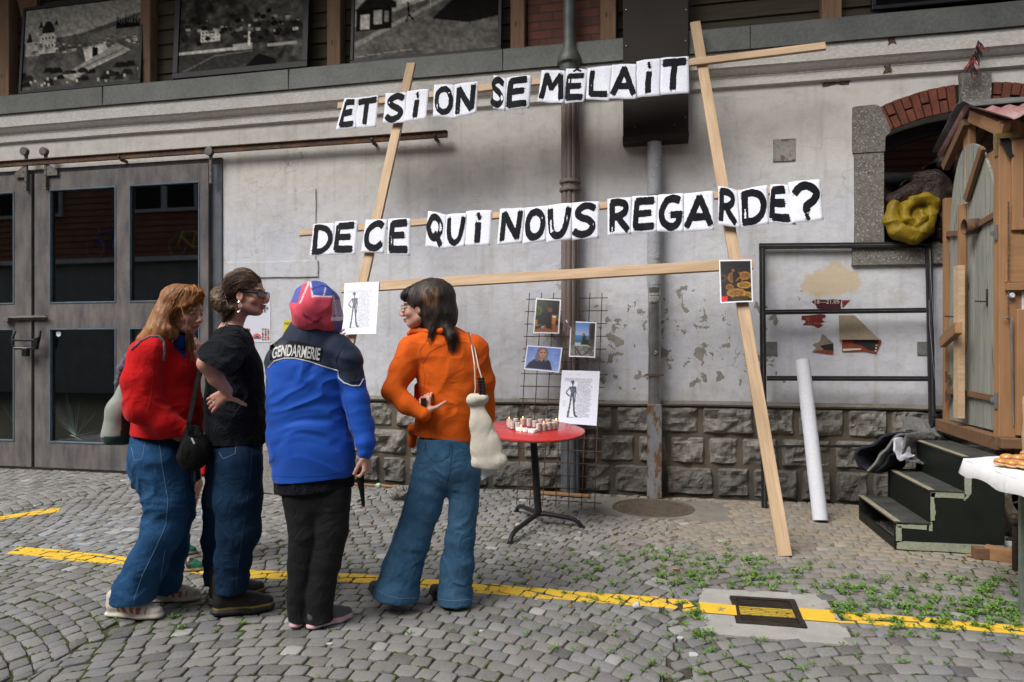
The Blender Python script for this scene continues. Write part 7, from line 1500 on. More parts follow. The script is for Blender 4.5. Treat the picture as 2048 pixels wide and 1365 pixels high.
S = SDF(); S.chain([J(324, 714), J(340, 748), J(337, 815), J(336, 862)], [44*mp, 53*mp, 61*mp, 66*mp], .04, flat=FW, f=1.15); S.chain([J(352, 680, .03), J(318, 700, -.03)], [26*mp, 36*mp], .04); S.chain([J(318, 690, -.12), J(293, 713, -.18), J(283, 765, -.21), J(287, 815, -.22), J(328, 846, -.19), J(366, 860, -.16)], [27*mp, 33*mp, 35*mp, 33*mp, 27*mp, 17*mp], .02)
S.chain([J(348, 705, .14), J(366, 790, .20), J(392, 850, .12)], [34*mp, 32*mp, 20*mp], .03); S.box(J(340, 905), (.4, .4, 35*mp), None, .006, '-'); S.cone(J(352, 664, -.0), J(345, 640), 20*mp, 22*mp, .01, '-')
sA = sobj('sweater', S, M['red_knit'], A, .006, folds(.007, (8, 8, 13), 4, True, .10), None, 2); B2 = bvh_of(sA)
vn = patch(B2, [(334, 664), (346, 659), (360, 668), (368, 688), (373, 722), (356, 704), (342, 682)], m_cloth('blue_undershirt', (.018, .06, .28), (.012, .045, .22), .3, 12), A, 'blue_shirt', .004)
S = SDF(); S.chain([J(350, 670, -.01), J(360, 684, -.02)], [19*mp, 19*mp], .02); S.cone(J(356, 645, -.01), J(353, 660, -.01), 18*mp, 18*mp, .005, '-'); sobj('shirt_collar', S, M['blackplastic'] if False else bpy.data.materials['blue_undershirt'], A, .005, None, None, 2)
seam(B2, [(328, 668), (344, 690), (358, 706), (374, 724), (378, 700)], .0035, M['red_knit'], sA, 'neck_rib', .002)
B3 = bvh_of(sA, vn, bA); seam(B3, [(341, 668), (345, 684), (356, 696), (364, 698), (366, 688)], .0028, M['chrome'], A, 'silver_necklace', .006, 2.)
seam(B2, [(297, 716), (306, 745), (303, 790), (296, 822)], .0015, m_plain('red_seam', (.30, .006, .008), .9), sA); seam(B2, [(262, 700), (279, 684), (300, 673), (318, 673), (328, 684), (329, 706), (326, 722)], .006, pm('grey_strap', (.22, .20, .22), (.12, .11, .14), 40, .8), A, 'backpack_strap', .004)
S = SDF(); S.chain([J(326, 878), J(324, 925)], [58*mp, 61*mp], .03, flat=FW, f=1.05); S.chain([J(322, 925, -.07), J(336, 1000, -.08), J(327, 1060, -.1), J(296, 1125, -.1), J(270, 1180, -.1), J(262, 1225, -.1)], [56*mp, 45*mp, 38*mp, 36*mp, 38*mp, 42*mp], .03); S.chain([J(338, 925, .08), J(350, 1020, .09), J(342, 1095, .1), J(330, 1160, .1), J(327, 1195, .11)], [50*mp, 38*mp, 32*mp, 30*mp, 33*mp], .03)
S.box(J(262, 1203+42, -.1), (42*mp+.03, .14, 42*mp), None, .004, '-'); S.box(J(330, 1180+42, .12), (32*mp, .10, 42*mp), None, .004, '-'); S.box(J(326, 828), (.3, .4, 42*mp), None, .006, '-')
jA = sobj('jeans', S, M['denim_a'], A, .006, folds(.008, (8, 8, 14), 12, True, .22), None, 1); B4 = bvh_of(jA)
seam(B4, [(318, 880), (324, 930), (336, 1000), (332, 1050), (310, 1100), (285, 1150), (268, 1200)], .0016, M['stitch'], jA); seam(B4, [(263, 895), (268, 922), (284, 918), (290, 885)], .0014, M['stitch'], jA, 'pocket_seam'); seam(B4, [(330, 1100), (322, 1150), (324, 1176)], .0014, M['stitch'], jA)
def runner(C, t, x, z, ms, zs): C[ms & (zs < .22)] = (.03, .03, .035); C[(~ms) & (t > .28) & (t < .80) & (z < .78) & (np.sin(t*46+x*2) > -.25)] = (.42, .10, .06); C[(~ms) & (t > .9)] = (.50, .46, .40)
rn = sty(.034, (.62, .57, .50), (.66, .62, .52), runner)
shoe(A, on_z(213, 1232), on_z(324, 1238), rn, 0, .085, .046); shoe(A, on_z(296, 1204), on_z(400, 1201), rn, 0, .085, .046)
# backpack and bag of A
BP = thing('backpack', J(240, 880, 0), 'grey and dark green backpack worn on the back of the red sweater', 'backpack')
S = SDF(); S.chain([J(256, 770, -.03), J(246, 820, -.03), J(240, 868, -.03)], [14*mp, 26*mp, 30*mp], .03, flat=FW, f=1.3); S.box(J(240, 922, -.03), (.2, .3, 34*mp), None, .012, '-')
def bpc(V): x, y = pxs(V); C = np.tile((.27, .295, .27), (len(V), 1)); C[(x > 247-(y-770)*.06+(y > 800)*0) & (y > 770)] = (.012, .04, .025); C[y > 874-(x-215)*.05] = (.012, .045, .03); return C
sobj('pack_body', S, M['jacket'], BP, .006, folds(.006, (9, 9, 12), 5), bpc, 1)
S = SDF(); S.chain([J(262, 705, -.05), J(246, 735, -.05), J(236, 768, -.04)], [7*mp, 9*mp, 7*mp], .02); sobj('patterned_strap', S, pm('patterned_fabric', (.25, .24, .28), (.04, .03, .06), 70, .9, spots=(.22, .10, .30), spot_scale=40, spot_t=.6), BP, .005, folds(.003, (30, 30, 30), 6), None, 1)
CB = thing('shoulder_bag', J(388, 930, -.2), 'black shoulder bag on a long strap between the red sweater and the black shirt', 'bag')
S = SDF(); S.chain([J(385, 868, -.17), J(388, 900, -.2), J(384, 915, -.2)], [18*mp, 27*mp, 26*mp], .03, flat=FW, f=.8); S.cone(J(400, 905, -.15), J(412, 890, -.1), 20*mp, 16*mp, .03); sobj('bag_body', S, M['black_cloth'], CB, .006, folds(.008, (12, 12, 12), 7), None, 1)
m = MB(); m.beam(J(402, 728, -.14), J(378, 845, -.25), .022, .004, -FW); m.beam(J(378, 845, -.25), J(382, 872, -.24), .026, .008, -FW); m.build('bag_strap', M['black_cloth'], CB); m = MB(); m.beam(J(383, 876, -.262), J(389, 888, -.262), .008, .003, -FW); m.build('zip_tab', M['litter_white'], CB)

# ---- B: black shirt, sunglasses, hand on the back
J, mp = prof(3.60); Bp = person(on_z(470, 1222), 'person with sunglasses and pinned brown hair in a black shirt, hand on back')
S = SDF(); S.chain([J(458, 668), J(468, 640), J(484, 615)], [24*mp, 17*mp, 17*mp], .03); S.cone(J(466, 672, -.13), J(462, 668, .12), 15*mp, 15*mp, .05); S.chain([J(462, 705), J(472, 800), J(474, 890)], [30*mp, 33*mp, 30*mp], .03, flat=FW, f=1.05)
S.chain([J(458, 685, -.15), J(413, 728, -.34)], [17*mp, 15.5*mp], .02); S.chain([J(412, 727, -.34), J(432, 757, -.30), J(455, 782, -.24)], [15.5*mp, 14*mp, 9.5*mp], .012); S.chain([J(470, 690, .15), J(480, 790, .18), J(500, 860, .10)], [15*mp, 12*mp, 9*mp], .02)
hand(S, J(457, 783, -.24), RI*-.82-UP*.55+FW*.12, FW, RI*.6-UP*.8, .98, (.25, .3, .25), RI*.93-UP*.28+FW*.2); hand(S, J(500, 860, .1), -UP, -RI, FW, .9)
S.chain([J(474, 900, -.07), J(476, 1040, -.08), J(460, 1172, -.08)], [28*mp, 18*mp, 10*mp], .02); S.chain([J(450, 900, .08), J(438, 1040, .11), J(430, 1190, .12)], [24*mp, 15*mp, 11*mp], .02)
HB = head(S, J(494, 588, 0), RI*1.-FW*.06, UP-RI*.04); bB = sobj('body', S, M['skin'], Bp, .004, None, face_col(HB, (.10, .065, .045), (.42, .15, .14), .45), 1)
hairB = m_hair('brown_hair', (.115, .075, .047), (.042, .027, .018), (.25, .17, .10)); L = HB['L']; Rm = [list(HB['r']), list(HB['f']), list(HB['u'])]
S = SDF(); S.ell(L(0, -.026, .042), (.086, .100, .092), Rm); S.ell(J(447, 597, -.01), (.062, .075, .072), None, .03); S.ell(J(444, 608, -.05), (.035, .04, .045), None, .02); S.cone(J(462, 620, -.05), J(448, 640, -.04), .028, .010, .02)
S.ell(L(0, .118, -.02), (.095, .062, .092), Rm, .012, '-'); S.ell(L(.075, .045, -.055), (.06, .058, .062), Rm, .010, '-'); S.ell(L(.088, -.004, -.018), (.022, .022, .032), Rm, .008, '-'); S.ell(L(.05, -.02, -.118), (.08, .05, .045), Rm, .010, '-')
hB = sobj('hair', S, hairB, Bp, .0045, lambda V: .005*vnoise(V, 28, 3)+.0035*(1-2*np.abs(vnoise(V, (60, 60, 60), 8))), lambda V: np.ones((len(V), 3))*.9, 1); B1 = bvh_of(hB, bB)
strands(B1, [[(520, 558), (505, 548), (480, 548), (455, 560), (436, 585)], [(522, 562), (500, 562), (475, 568), (452, 582), (438, 600)], [(510, 572), (492, 578), (470, 582), (455, 592), (440, 612)], [(500, 584), (482, 590), (466, 600), (458, 612), (448, 628)], [(468, 610), (460, 625), (450, 640), (444, 652)]], 1200, hairB, hB, .0016, 4., 3.8, .007, 5, cut=.4, fly=.3, d0=3.58)
strands(B1, [[(425, 590), (438, 580), (452, 590), (448, 606), (432, 612)], [(430, 606), (445, 596), (456, 604), (450, 620), (436, 622)]], 420, hairB, hB, .0016, 5., 4.5, .007, 8, cut=.3, fly=.4, d0=3.58)
m = MB()
for a, b, c_ in (((437, 598), (447, 582), (452, 596)), ((440, 606), (452, 600), (456, 612))): m.tube([J(*a, -.085), J(*b, -.09), J(*c_, -.085)], .0028, 6)
m.build('hair_clip', pm('pale_shell', (.35, .28, .22), None, 30, .4), hB, smooth=True)
GL = thing('sunglasses', J(518, 585, 0), 'black rectangular sunglasses on the face of the person in the black T-shirt', 'sunglasses')
L = HB['L']; m = MB()
for q in (1, -1): m.beam(L(q*.078, -.002, .006), L(q*.068, .088, -.001), .012, .004, HB['r']); m.beam(L(q*.072, .088, .008), L(q*.012, .100, .008), .005, .006, HB['f']); m.beam(L(q*.070, .089, -.020), L(q*.012, .098, -.022), .004, .005, HB['f']); m.beam(L(q*.071, .089, .009), L(q*.071, .089, -.021), .005, .006, HB['f'])
m.beam(L(.012, .102, .004), L(-.012, .102, .004), .008, .006, HB['f']); m.build('frame', M['blackplastic'], GL, bev=.001)
for q in (1, -1): m = MB(); m.hexa([L(q*.070, .087, -.019), L(q*.013, .098, -.021), L(q*.013, .098, .006), L(q*.070, .087, .007)], [L(q*.070, .090, -.019), L(q*.013, .101, -.021), L(q*.013, .101, .006), L(q*.070, .090, .007)]); m.build('lens', M['lens'], GL)
m = MB(); e0 = L(.088, -.006, -.052); pts = [e0+(HB['f']*.014*math.cos(a)-UP*(.026-.022*math.sin(a))) for a in np.linspace(0, 2*math.pi, 18)]; m.tube(pts, .0032, 6, False); m.tube([L(.084, -.004, -.044), e0], .0022, 6); m.build('silver_earring', M['chrome'], Bp, smooth=True)
m = MB(); c = J(429, 803, -.262); m.tube([c+Vector((.008*math.cos(a), .004*math.sin(a), .009*math.sin(a))) for a in np.linspace(0, 6.28, 12)], .0022, 5, False); m.build('silver_ring', M['chrome'], Bp, smooth=True)
S = SDF(); S.chain([J(464, 697), J(470, 745), J(472, 800), J(474, 850), J(478, 884)], [42*mp, 50*mp, 53*mp, 56*mp, 56*mp], .04, flat=FW, f=1.12); S.chain([J(468, 680, .12), J(460, 683, -.12)], [27*mp, 30*mp], .05); S.chain([J(462, 690, -.13), J(436, 722, -.27), J(424, 744, -.34)], [35*mp, 36*mp, 38*mp], .03); S.chain([J(472, 690, .14), J(486, 750, .2)], [34*mp, 34*mp], .03)
S.cone(J(462, 668), J(476, 625), 25*mp, 30*mp, .006, '-'); nrm = (J(395, 703)-J(478, 748)).normalized(); ay = FW; az = Vector((nrm.cross(ay)));
dn = J(436, 726, -.28)+(az.normalized() if az.z < 0 else -az.normalized())*.15; S.box(dn, (.15, .17, .15), [list(nrm), list(ay), list(az.normalized())], .004, '-'); S.box(J(474, 930), (.4, .5, 42*mp), None, .008, '-')
# body of the shirt under the cut sleeve is put back
S.chain([J(470, 742, .02), J(473, 800, 0), J(475, 850, 0), J(478, 874)], [48*mp, 51*mp, 54*mp, 54*mp], .012, flat=FW, f=1.0); S.box(J(474, 930), (.4, .5, 42*mp), None, .008, '-')
sB = sobj('tshirt', S, M['black_tee'], Bp, .006, folds(.009, (9, 9, 12), 21, True, .12), None, 1); B2 = bvh_of(sB); seam(B2, [(440, 668), (452, 650), (478, 652), (498, 662)], .003, M['black_tee'], sB, 'neck_rib', .001); seam(B2, [(398, 700), (430, 722), (470, 744)], .002, M['black_tee'], sB, 'sleeve_hem', .001)
S = SDF(); S.chain([J(474, 880), J(470, 925)], [50*mp, 50*mp], .03, flat=FW, f=1.1); S.chain([J(476, 925, -.07), J(476, 1000, -.08), J(478, 1060, -.08), J(466, 1120, -.08), J(464, 1200, -.08)], [47*mp, 44*mp, 40*mp, 33*mp, 32*mp], .03); S.chain([J(448, 925, .08), J(440, 1000, .1), J(432, 1080, .12), J(430, 1180, .12)], [34*mp, 32*mp, 27*mp, 22*mp], .03)
S.box(J(464, 1184+40, -.08), (40*mp, .13, 40*mp), None, .004, '-'); S.box(J(430, 1168+40, .12), (30*mp, .06, 40*mp), None, .004, '-'); S.box(J(474, 842), (.4, .4, 30*mp), None, .004, '-')
jB = sobj('jeans', S, M['denim_b'], Bp, .006, folds(.006, (8, 8, 13), 33, True, .2), None, 1); B4 = bvh_of(jB); seam(B4, [(505, 895), (500, 960), (488, 1050), (478, 1120), (472, 1175)], .0012, M['stitch2'], jB); seam(B4, [(438, 905), (446, 918), (470, 908), (472, 893)], .0012, M['stitch'], jB, 'pocket_seam')
def boot(C, t, x, z, ms, zs): C[ms & (zs > .86)] = (.30, .20, .04); C[ms & (zs < .60) & (np.sin(t*70) > .55)] = (.005, .005, .005)
bt = sty(.050, (.012, .011, .011), (.025, .026, .028), boot); shoe(Bp, on_z(426, 1233), on_z(544, 1221), bt, 0, .175, .056, name='boot'); shoe(Bp, on_z(420, 1216), on_z(525, 1190), bt, 0, .175, .056, name='boot')

# ---- C: blue and navy sports jacket, headscarf, seen from behind
J, mp = prof(3.40); Cp = person(on_z(625, 1250), 'person from behind in a pink headscarf and blue jacket with navy shoulders')
S = SDF(); S.ell(J(630, 612), (.085, .095, .115)); S.chain([J(622, 670), J(628, 640)], [20*mp, 20*mp], .02); S.chain([J(618, 715), J(614, 800), J(620, 900)], [48*mp, 55*mp, 50*mp], .03, flat=FW, f=.5); S.cone(J(565, 712), J(685, 712), 18*mp, 18*mp, .04)
S.chain([J(688, 715, 0), J(711, 800, -.02), J(731, 900, -.05)], [18*mp, 14*mp, 9.5*mp], .02); S.chain([J(563, 715, .03), J(556, 775, .10), J(600, 730, .35), J(640, 696, .46)], [18*mp, 15*mp, 12*mp, 9*mp], .02)
hand(S, J(732, 905, -.055), -UP+RI*.05, -RI*.9+FW*.3, -RI*.2-FW*.8, .98, (.75, .9, .6), -UP*.8-RI*.5); hand(S, J(642, 694, .47), RI*.8+UP*.55, -UP*.4+FW, UP, .95, (.05, .05, .05))
S.chain([J(608, 960), J(608, 1080), J(599, 1225)], [24*mp, 17*mp, 12*mp], .02); S.chain([J(652, 960), J(652, 1080), J(640, 1225)], [24*mp, 17*mp, 12*mp], .02); sobj('body', S, M['skin'], Cp, .004, None, lambda V: np.tile(SKIN*.95, (len(V), 1)), 1)
S = SDF(); S.ell(J(632, 611, 0), (46*mp, .125, 47*mp)); S.ell(J(622, 628, -.01), (36*mp, .11, 36*mp), None, .03); S.cone(J(650, 640, 0), J(618, 640, -.02), 32*mp, 33*mp, .03); S.cone(J(668, 640, .02), J(664, 660, .02), 17*mp, 9*mp, .03); S.box(J(628, 700, 0), (.3, .3, 34*mp), [list(RI*.98-UP*.12), list(FW), list(UP*.98+RI*.12)], .02, '-'); S.cone(J(640, 650), J(674, 658, .02), 14*mp, 9*mp, .03)
def scol(V):
    x, y = pxs(V); C = np.tile((.68, .075, .125), (len(V), 1)); n = vnoise(V, 30, 3); C *= (1+.18*n)[:, None]; blue = (.055, .085, .36)
    top = (y < 592+.05*(x-640)) & (x > 624-(592-y)*.15); C[top] = blue; C[(x < 597+(600-y)*.25) & (y < 606) & ~top] = (.10, .12, .40); C[(x > 668-(y < 590)*3) & (y > 588)] = (.16, .12, .38); C[(x > 664) & (y > 600) & (y < 632) & (np.sin(y*1.1+x) > 0)] = (.70, .60, .68)
    line = lambda a: np.abs(a) < 2.4; wl_ = (.78, .72, .76); line = lambda a: (np.abs(a) < 1.6) & (np.sin(x*2.1+y*1.7) > -.75); C[line(y-593-.05*(x-640)) & (x > 626) & (x < 668)] = wl_; C[line(x-625+(592-y)*.16) & (y < 596)] = wl_; C[line(x-667-(y-592)*.16) & (y > 590) & (y < 634)] = wl_; C[line(x-603-(600-y)*.42) & (y < 608)] = wl_; C[line(y-572-.3*np.abs(x-645)) & top] = (.02, .03, .18); C[line(x-650+.25*(y-580)) & top & (n > -.2)] = (.70, .66, .75)
    zig = np.abs(((x-604)/26.) % 2-1); C[(np.abs(y-(646-18*zig)) < 3.6) & (x > 604) & (x < 645) & (np.sin(x*2.2)*np.sin(y*2.2) > -.35)] = (.20, .02, .06); C[(y > 634) & (y < 642) & (x > 662)] = (.75, .70, .75); return C
sc = sobj('headscarf', S, M['scarf'], Cp, .0038, folds(.011, (11, 11, 9), 8, True, .08), scol, 1)
S = SDF(); S.chain([J(620, 704), J(613, 750), J(611, 805), J(616, 870), J(626, 920), J(628, 962)], [60*mp, 72*mp, 74*mp, 78*mp, 80*mp, 80*mp], .03, flat=FW, f=.64); S.cone(J(628, 668), J(614, 672), 32*mp, 34*mp, .05, flat=FW, f=.8); S.cone(J(568, 712, 0), J(560, 730, .02), 28*mp, 26*mp, .03); S.chain([J(672, 702, 0), J(693, 722, -.01), J(702, 755, -.01), J(712, 800, -.02), J(723, 850, -.03), J(731, 885, -.05), J(731, 903, -.06)], [34*mp, 31*mp, 26*mp, 25.5*mp, 23*mp, 20*mp, 16*mp], .014)
S.chain([J(560, 722, .02), J(553, 768, .08)], [27*mp, 20*mp], .02); S.chain([J(553, 768, .08), J(598, 735, .34), J(628, 704, .44)], [20*mp, 18*mp, 15*mp], .02); S.cone(J(630, 640), J(628, 655), 22*mp, 22*mp, .006, '-'); S.box(J(632, 1000), (.5, .5, 42*mp), [list(RI*.995+UP*.09), list(FW), list(UP*.995-RI*.09)], .006, '-')
cut = [(530, 742), (536, 736), (548, 723), (568, 717), (590, 717), (620, 724), (645, 733), (676, 742), (677, 756), (688, 766), (704, 772), (719, 772), (727, 758), (760, 742)]
def jcol(V):
    x, y = pxs(V); lim = np.interp(x, [c[0] for c in cut], [c[1] for c in cut]); C = np.tile((.002, .072, .45), (len(V), 1)); C[y < lim] = (.010, .020, .050); return C
jk = sobj('sports_jacket', S, M['jacket'], Cp, .0045, folds(.009, (7, 7, 14), 40, True, .14), jcol, 2); B2 = bvh_of(jk); pip = m_plain('white_piping', (.62, .62, .60), .7)
seam(B2, cut[1:8], .0028, pip, jk, 'piping', .001, 2.); seam(B2, cut[7:13], .0028, pip, jk, 'piping', .001, 2.); seam(B2, [(676, 742), (672, 720), (682, 700), (690, 690)], .0016, M['blackplastic'], jk, 'seam'); seam(B2, [(548, 952), (600, 954), (650, 951), (706, 937)], .0012, m_plain('jacket_seam', (.005, .04, .28), .8), jk, 'hem_seam'); seam(B2, [(682, 760), (694, 820), (707, 880), (709, 935)], .0014, m_plain('jacket_side_seam', (.004, .03, .2), .8), jk, 'side_seam', .0005)
band = patch(B2, [(539, 692), (552, 685), (575, 681), (600, 684), (630, 692), (646, 698), (641, 722), (620, 718), (590, 713), (565, 712), (548, 716), (540, 722)], m_plain('reflective_backing', (.016, .017, .02), .22), jk, 'text_band', .0022)
V, F = txt('GENDARMERIE', 1., .0006, .022); hh = max(v.y for v in V); ww = max(v.x for v in V); P = []
bs = lambda u: np.interp(u, [0, .15, .4, .7, 1.], [718, 713, 712, 716, 721])
for v in V: u = .985*v.x/ww; py = bs(u)-v.y/hh*(22+2*u)+v.z; P.append(cast(B2, 543+u*97+(v.y/hh)*3, py, .0040+.0015*(v.z > 0)))
mkobj('lettering', P, F, m_plain('worn_reflective_white', (.55, .55, .54), .5), jk)
arm = patch(B2, [(700, 733), (709, 738), (713, 752), (708, 764), (700, 764), (696, 750)], m_plain('badge_patch', (.008, .010, .016), .9), jk, 'arm_patch', .002)
S = SDF(); S.chain([J(624, 940), J(626, 972)], [76*mp, 74*mp], .03, flat=FW, f=.62); S.cone(J(560, 960), J(552, 1000), 10*mp, 3*mp, .02); S.cone(J(690, 960), J(700, 985), 20*mp, 10*mp, .02); S.box(J(630, 1022), (.5, .5, 40*mp), [list(RI*.99+UP*.10), list(FW), list(UP*.99-RI*.10)], .01, '-')
sobj('tunic', S, M['black_tee'], Cp, .006, folds(.006, (12, 12, 8), 4), None, 1)
S = SDF(); S.chain([J(622, 955), J(630, 985)], [58*mp, 60*mp], .03, flat=FW, f=.62); S.chain([J(604, 985), J(611, 1060), J(603, 1130), J(598, 1190), J(597, 1262)], [40*mp, 34*mp, 27*mp, 23*mp, 22*mp], .012, flat=FW, f=.85); S.chain([J(662, 985), J(662, 1060), J(650, 1130), J(640, 1190), J(637, 1262)], [40*mp, 34*mp, 30*mp, 28*mp, 28*mp], .012, flat=FW, f=.85); S.box(J(620, 1243+42), (.3, .3, 42*mp), None, .004, '-')
sobj('trousers', S, m_cloth('black_trousers', (.011, .011, .012), (.016, .016, .017), .3, 8, .7, .1), Cp, .006, folds(.005, (6, 6, 9), 50, True, .15), None, 1)
def pk(C, t, x, z, ms, zs): C[ms & (zs > .55)] = (.62, .36, .42)
pkk = sty(.036, (.085, .085, .095), (.75, .60, .63), pk); shoe(Cp, on_z(590, 1260), on_z(602, 1222), pkk, 0, .08, .041); shoe(Cp, on_z(616, 1261), on_z(701, 1236), pkk, 0, .08, .041)
UM = thing('folded_umbrella', J(727, 1012, -.05), 'folded black umbrella with a red tip hanging from the hand beside the blue jacket', 'umbrella')
m = MB(); m.tube([J(717, 918, -.055), J(722, 955, -.055)], [.017, .015], 12); m.build('handle', pm('grey_handle', (.20, .20, .18), None, 20, .5), UM, smooth=True)
m = MB(); m.tube([J(721, 945, -.055), J(721, 965, -.055), J(724, 985, -.05), J(727, 1012, -.05)], [.020, .017, .012, .008], 10); m.build('furled_canopy', M['black_cloth'], UM, smooth=True); m = MB(); m.tube([J(727, 1011, -.05), J(727.5, 1015, -.05)], [.008, .006], 8); m.build('red_tip', m_plain('red_tip', (.5, .02, .02), .5), UM, smooth=True)

# ---- D: orange sweater, flared jeans, looking left
J, mp = prof(3.66); Dp = person(on_z(850, 1212), 'dark-haired person in an orange sweater and flared jeans, hand on hip')
S = SDF(); S.chain([J(868, 680), J(862, 655), J(856, 635)], [22*mp, 17*mp, 17*mp], .02); S.cone(J(822, 702), J(945, 700), 17*mp, 17*mp, .05); S.chain([J(885, 715), J(895, 790), J(892, 880)], [40*mp, 40*mp, 38*mp], .03, flat=FW, f=.6)
S.chain([J(820, 704, 0), J(788, 784, -.10), J(848, 828, -.14)], [16*mp, 13.5*mp, 9.5*mp], .02); S.chain([J(950, 706), J(964, 780, .03), J(972, 838, .12)], [16*mp, 13*mp, 9*mp], .02)
hand(S, J(853, 829, -.15), -RI*.12+UP*.85+FW*.3, FW+RI*.3, RI*.9-UP*.1, .94, (.65, .8, .6), RI*.93+UP*.32+FW*.06); hand(S, J(972, 838, .12), FW-UP*.3, -RI, UP, .9)
S.chain([J(872, 930), J(842, 1030, -.02), J(800, 1180, -.04)], [24*mp, 17*mp, 12*mp], .02); S.chain([J(920, 930), J(926, 1040), J(910, 1185)], [23*mp, 16*mp, 12*mp], .02)
HD = head(S, J(842, 613, 0), -RI*1.-FW*.0+FW*.10-UP*.06, UP+RI*.03); bD = sobj('body', S, M['skin'], Dp, .004, None, face_col(HD, (.06, .04, .03), (.45, .15, .13), .2), 1)
hairD = m_hair('dark_hair', (.050, .038, .034), (.018, .014, .013)); L = HD['L']; Rm = [list(HD['r']), list(HD['f']), list(HD['u'])]
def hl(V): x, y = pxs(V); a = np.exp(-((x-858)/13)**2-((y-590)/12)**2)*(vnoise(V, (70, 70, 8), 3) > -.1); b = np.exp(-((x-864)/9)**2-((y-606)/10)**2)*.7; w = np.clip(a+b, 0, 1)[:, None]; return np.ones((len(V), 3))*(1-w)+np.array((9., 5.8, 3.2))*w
S = SDF(); S.ell(L(0, -.020, .036), (.090, .106, .094), Rm); S.chain([J(868, 600), J(876, 630), J(878, 652)], [44*mp, 38*mp, 28*mp], .03, flat=FW, f=1.05); S.ell(L(0, .062, .058), (.064, .045, .040), Rm, .02)
S.chain([J(888, 655, -.06), J(904, 672, -.09), J(908, 700, -.10)], [14*mp, 9*mp, 3*mp], .02); S.chain([J(868, 650, -.07), J(858, 675, -.10)], [9*mp, 2*mp], .02)
S.ell(L(0, .122, -.042), (.10, .075, .085), Rm, .010, '-'); S.ell(L(.075, .072, -.058), (.05, .058, .07), Rm, .010, '-'); S.ell(L(-.075, .072, -.058), (.05, .058, .07), Rm, .010, '-'); S.ell(L(-.088, .004, -.020), (.018, .014, .024), Rm, .006, '-')
hD = sobj('hair', S, hairD, Dp, .0045, lambda V: .005*vnoise(V, (55, 55, 9), 3)+.003*vnoise(V, 25, 4), lambda V: hl(V)*.9, 1); B1 = bvh_of(hD, bD)
strands(B1, [[(830, 570), (812, 580), (803, 600)], [(838, 570), (824, 582), (818, 600)], [(848, 568), (838, 590), (836, 612)], [(858, 567), (854, 600), (848, 650), (838, 662)], [(866, 567), (868, 610), (866, 668)], [(876, 568), (886, 610), (884, 672)], [(884, 572), (900, 615), (900, 670)], [(888, 578), (904, 630), (902, 668)]], 1500, hairD, hD, .0014, 2.2, 1., .005, 5, cut=.25, colf=hl, fly=.08, d0=3.64)
strands(B1, [[(862, 650), (856, 668), (852, 685)], [(872, 655), (874, 680), (877, 700)]], 40, hairD, hD, .0014, 1.6, .8, .004, 9, cut=.1); strands(B1, [[(886, 656), (892, 680), (897, 716)], [(896, 654), (908, 675), (912, 700)], [(900, 650), (914, 662), (921, 668)]], 260, hairD, hD, .0011, 1.8, 1., .004, 10, cut=.1)
GD = thing('eyeglasses', L(0, .09, 0), 'thin silver-rimmed glasses on the face above the orange sweater', 'glasses'); m = MB(); m.tube([L(-.074, .01, .004), L(-.066, .090, .004)], .0022, 6); m.tube([L(.074, .01, .004), L(.066, .090, .004)], .0022, 6)
for q in (-1, 1): m.tube([L(q*(.036+.024*math.cos(a)), .100-.006*abs(math.cos(a)), -.010+.015*math.sin(a)) for a in np.linspace(0, 6.283, 20)], .0016, 5, False)
m.tube([L(-.012, .104, -.006), L(.012, .104, -.006)], .0016, 5); m.build('wire_frame', M['chrome'], GD, smooth=True)
m = MB(); m.lathe([(0, -.004), (.004, 0), (0, .004)], tuple(L(-.086, .004, -.022)), 8); m.build('ear_stud', M['chrome'], Dp, smooth=True)
S = SDF(); S.chain([J(884, 704), J(899, 745), J(903, 800), J(893, 845), J(889, 878)], [56*mp, 62*mp, 57*mp, 58*mp, 60*mp], .04, flat=FW, f=.66); S.chain([J(826, 700), J(945, 698)], [27*mp, 28*mp], .05); S.chain([J(868, 672), J(880, 690)], [30*mp, 44*mp], .03, flat=FW, f=.8)
S.chain([J(824, 704, 0), J(804, 742, -.05), J(786, 783, -.10), J(814, 810, -.13), J(846, 828, -.15)], [30*mp, 26*mp, 21*mp, 20*mp, 15*mp], .02); S.chain([J(948, 708), J(962, 765, .02), J(970, 835, .10)], [31*mp, 27*mp, 21*mp], .03); S.cone(J(828, 860, .08), J(824, 890, .08), 13*mp, 8*mp, .02)
S.cone(J(864, 660), J(858, 640), 21*mp, 23*mp, .006, '-'); S.box(J(890, 920), (.4, .4, 42*mp), [list(RI*.99-UP*.11), list(FW), list(UP*.99+RI*.11)], .006, '-'); S.chain([J(828, 864, .1), J(824, 888, .1)], [10*mp, 8*mp], .01)
sD = sobj('sweater', S, M['orange'], Dp, .0055, folds(.007, (7, 7, 12), 62, True, .12), None, 2); B2 = bvh_of(sD)
seam(B2, [(846, 728), (858, 706), (880, 692), (905, 684), (935, 686), (950, 700), (956, 716)], .0014, M['orange_seam'], sD); seam(B2, [(846, 728), (840, 700), (856, 680), (874, 670)], .0014, M['orange_seam'], sD); seam(B2, [(828, 860), (860, 868), (900, 876), (948, 878)], .0012, M['orange_seam'], sD, 'hem_seam'); seam(B2, [(846, 728), (850, 760), (846, 790), (838, 860)], .0012, M['orange_seam'], sD, 'side_seam')
S = SDF(); S.chain([J(856, 664, -.05), J(884, 662, -.085), J(912, 668, -.05)], [6*mp, 6*mp, 6*mp], .01); S.chain([J(856, 664, -.05), J(826, 662, -.0), J(818, 668, .02)], [6*mp, 6*mp, 5*mp], .01); sobj('collar', S, M['orange'], Dp, .0045, None, None, 1)
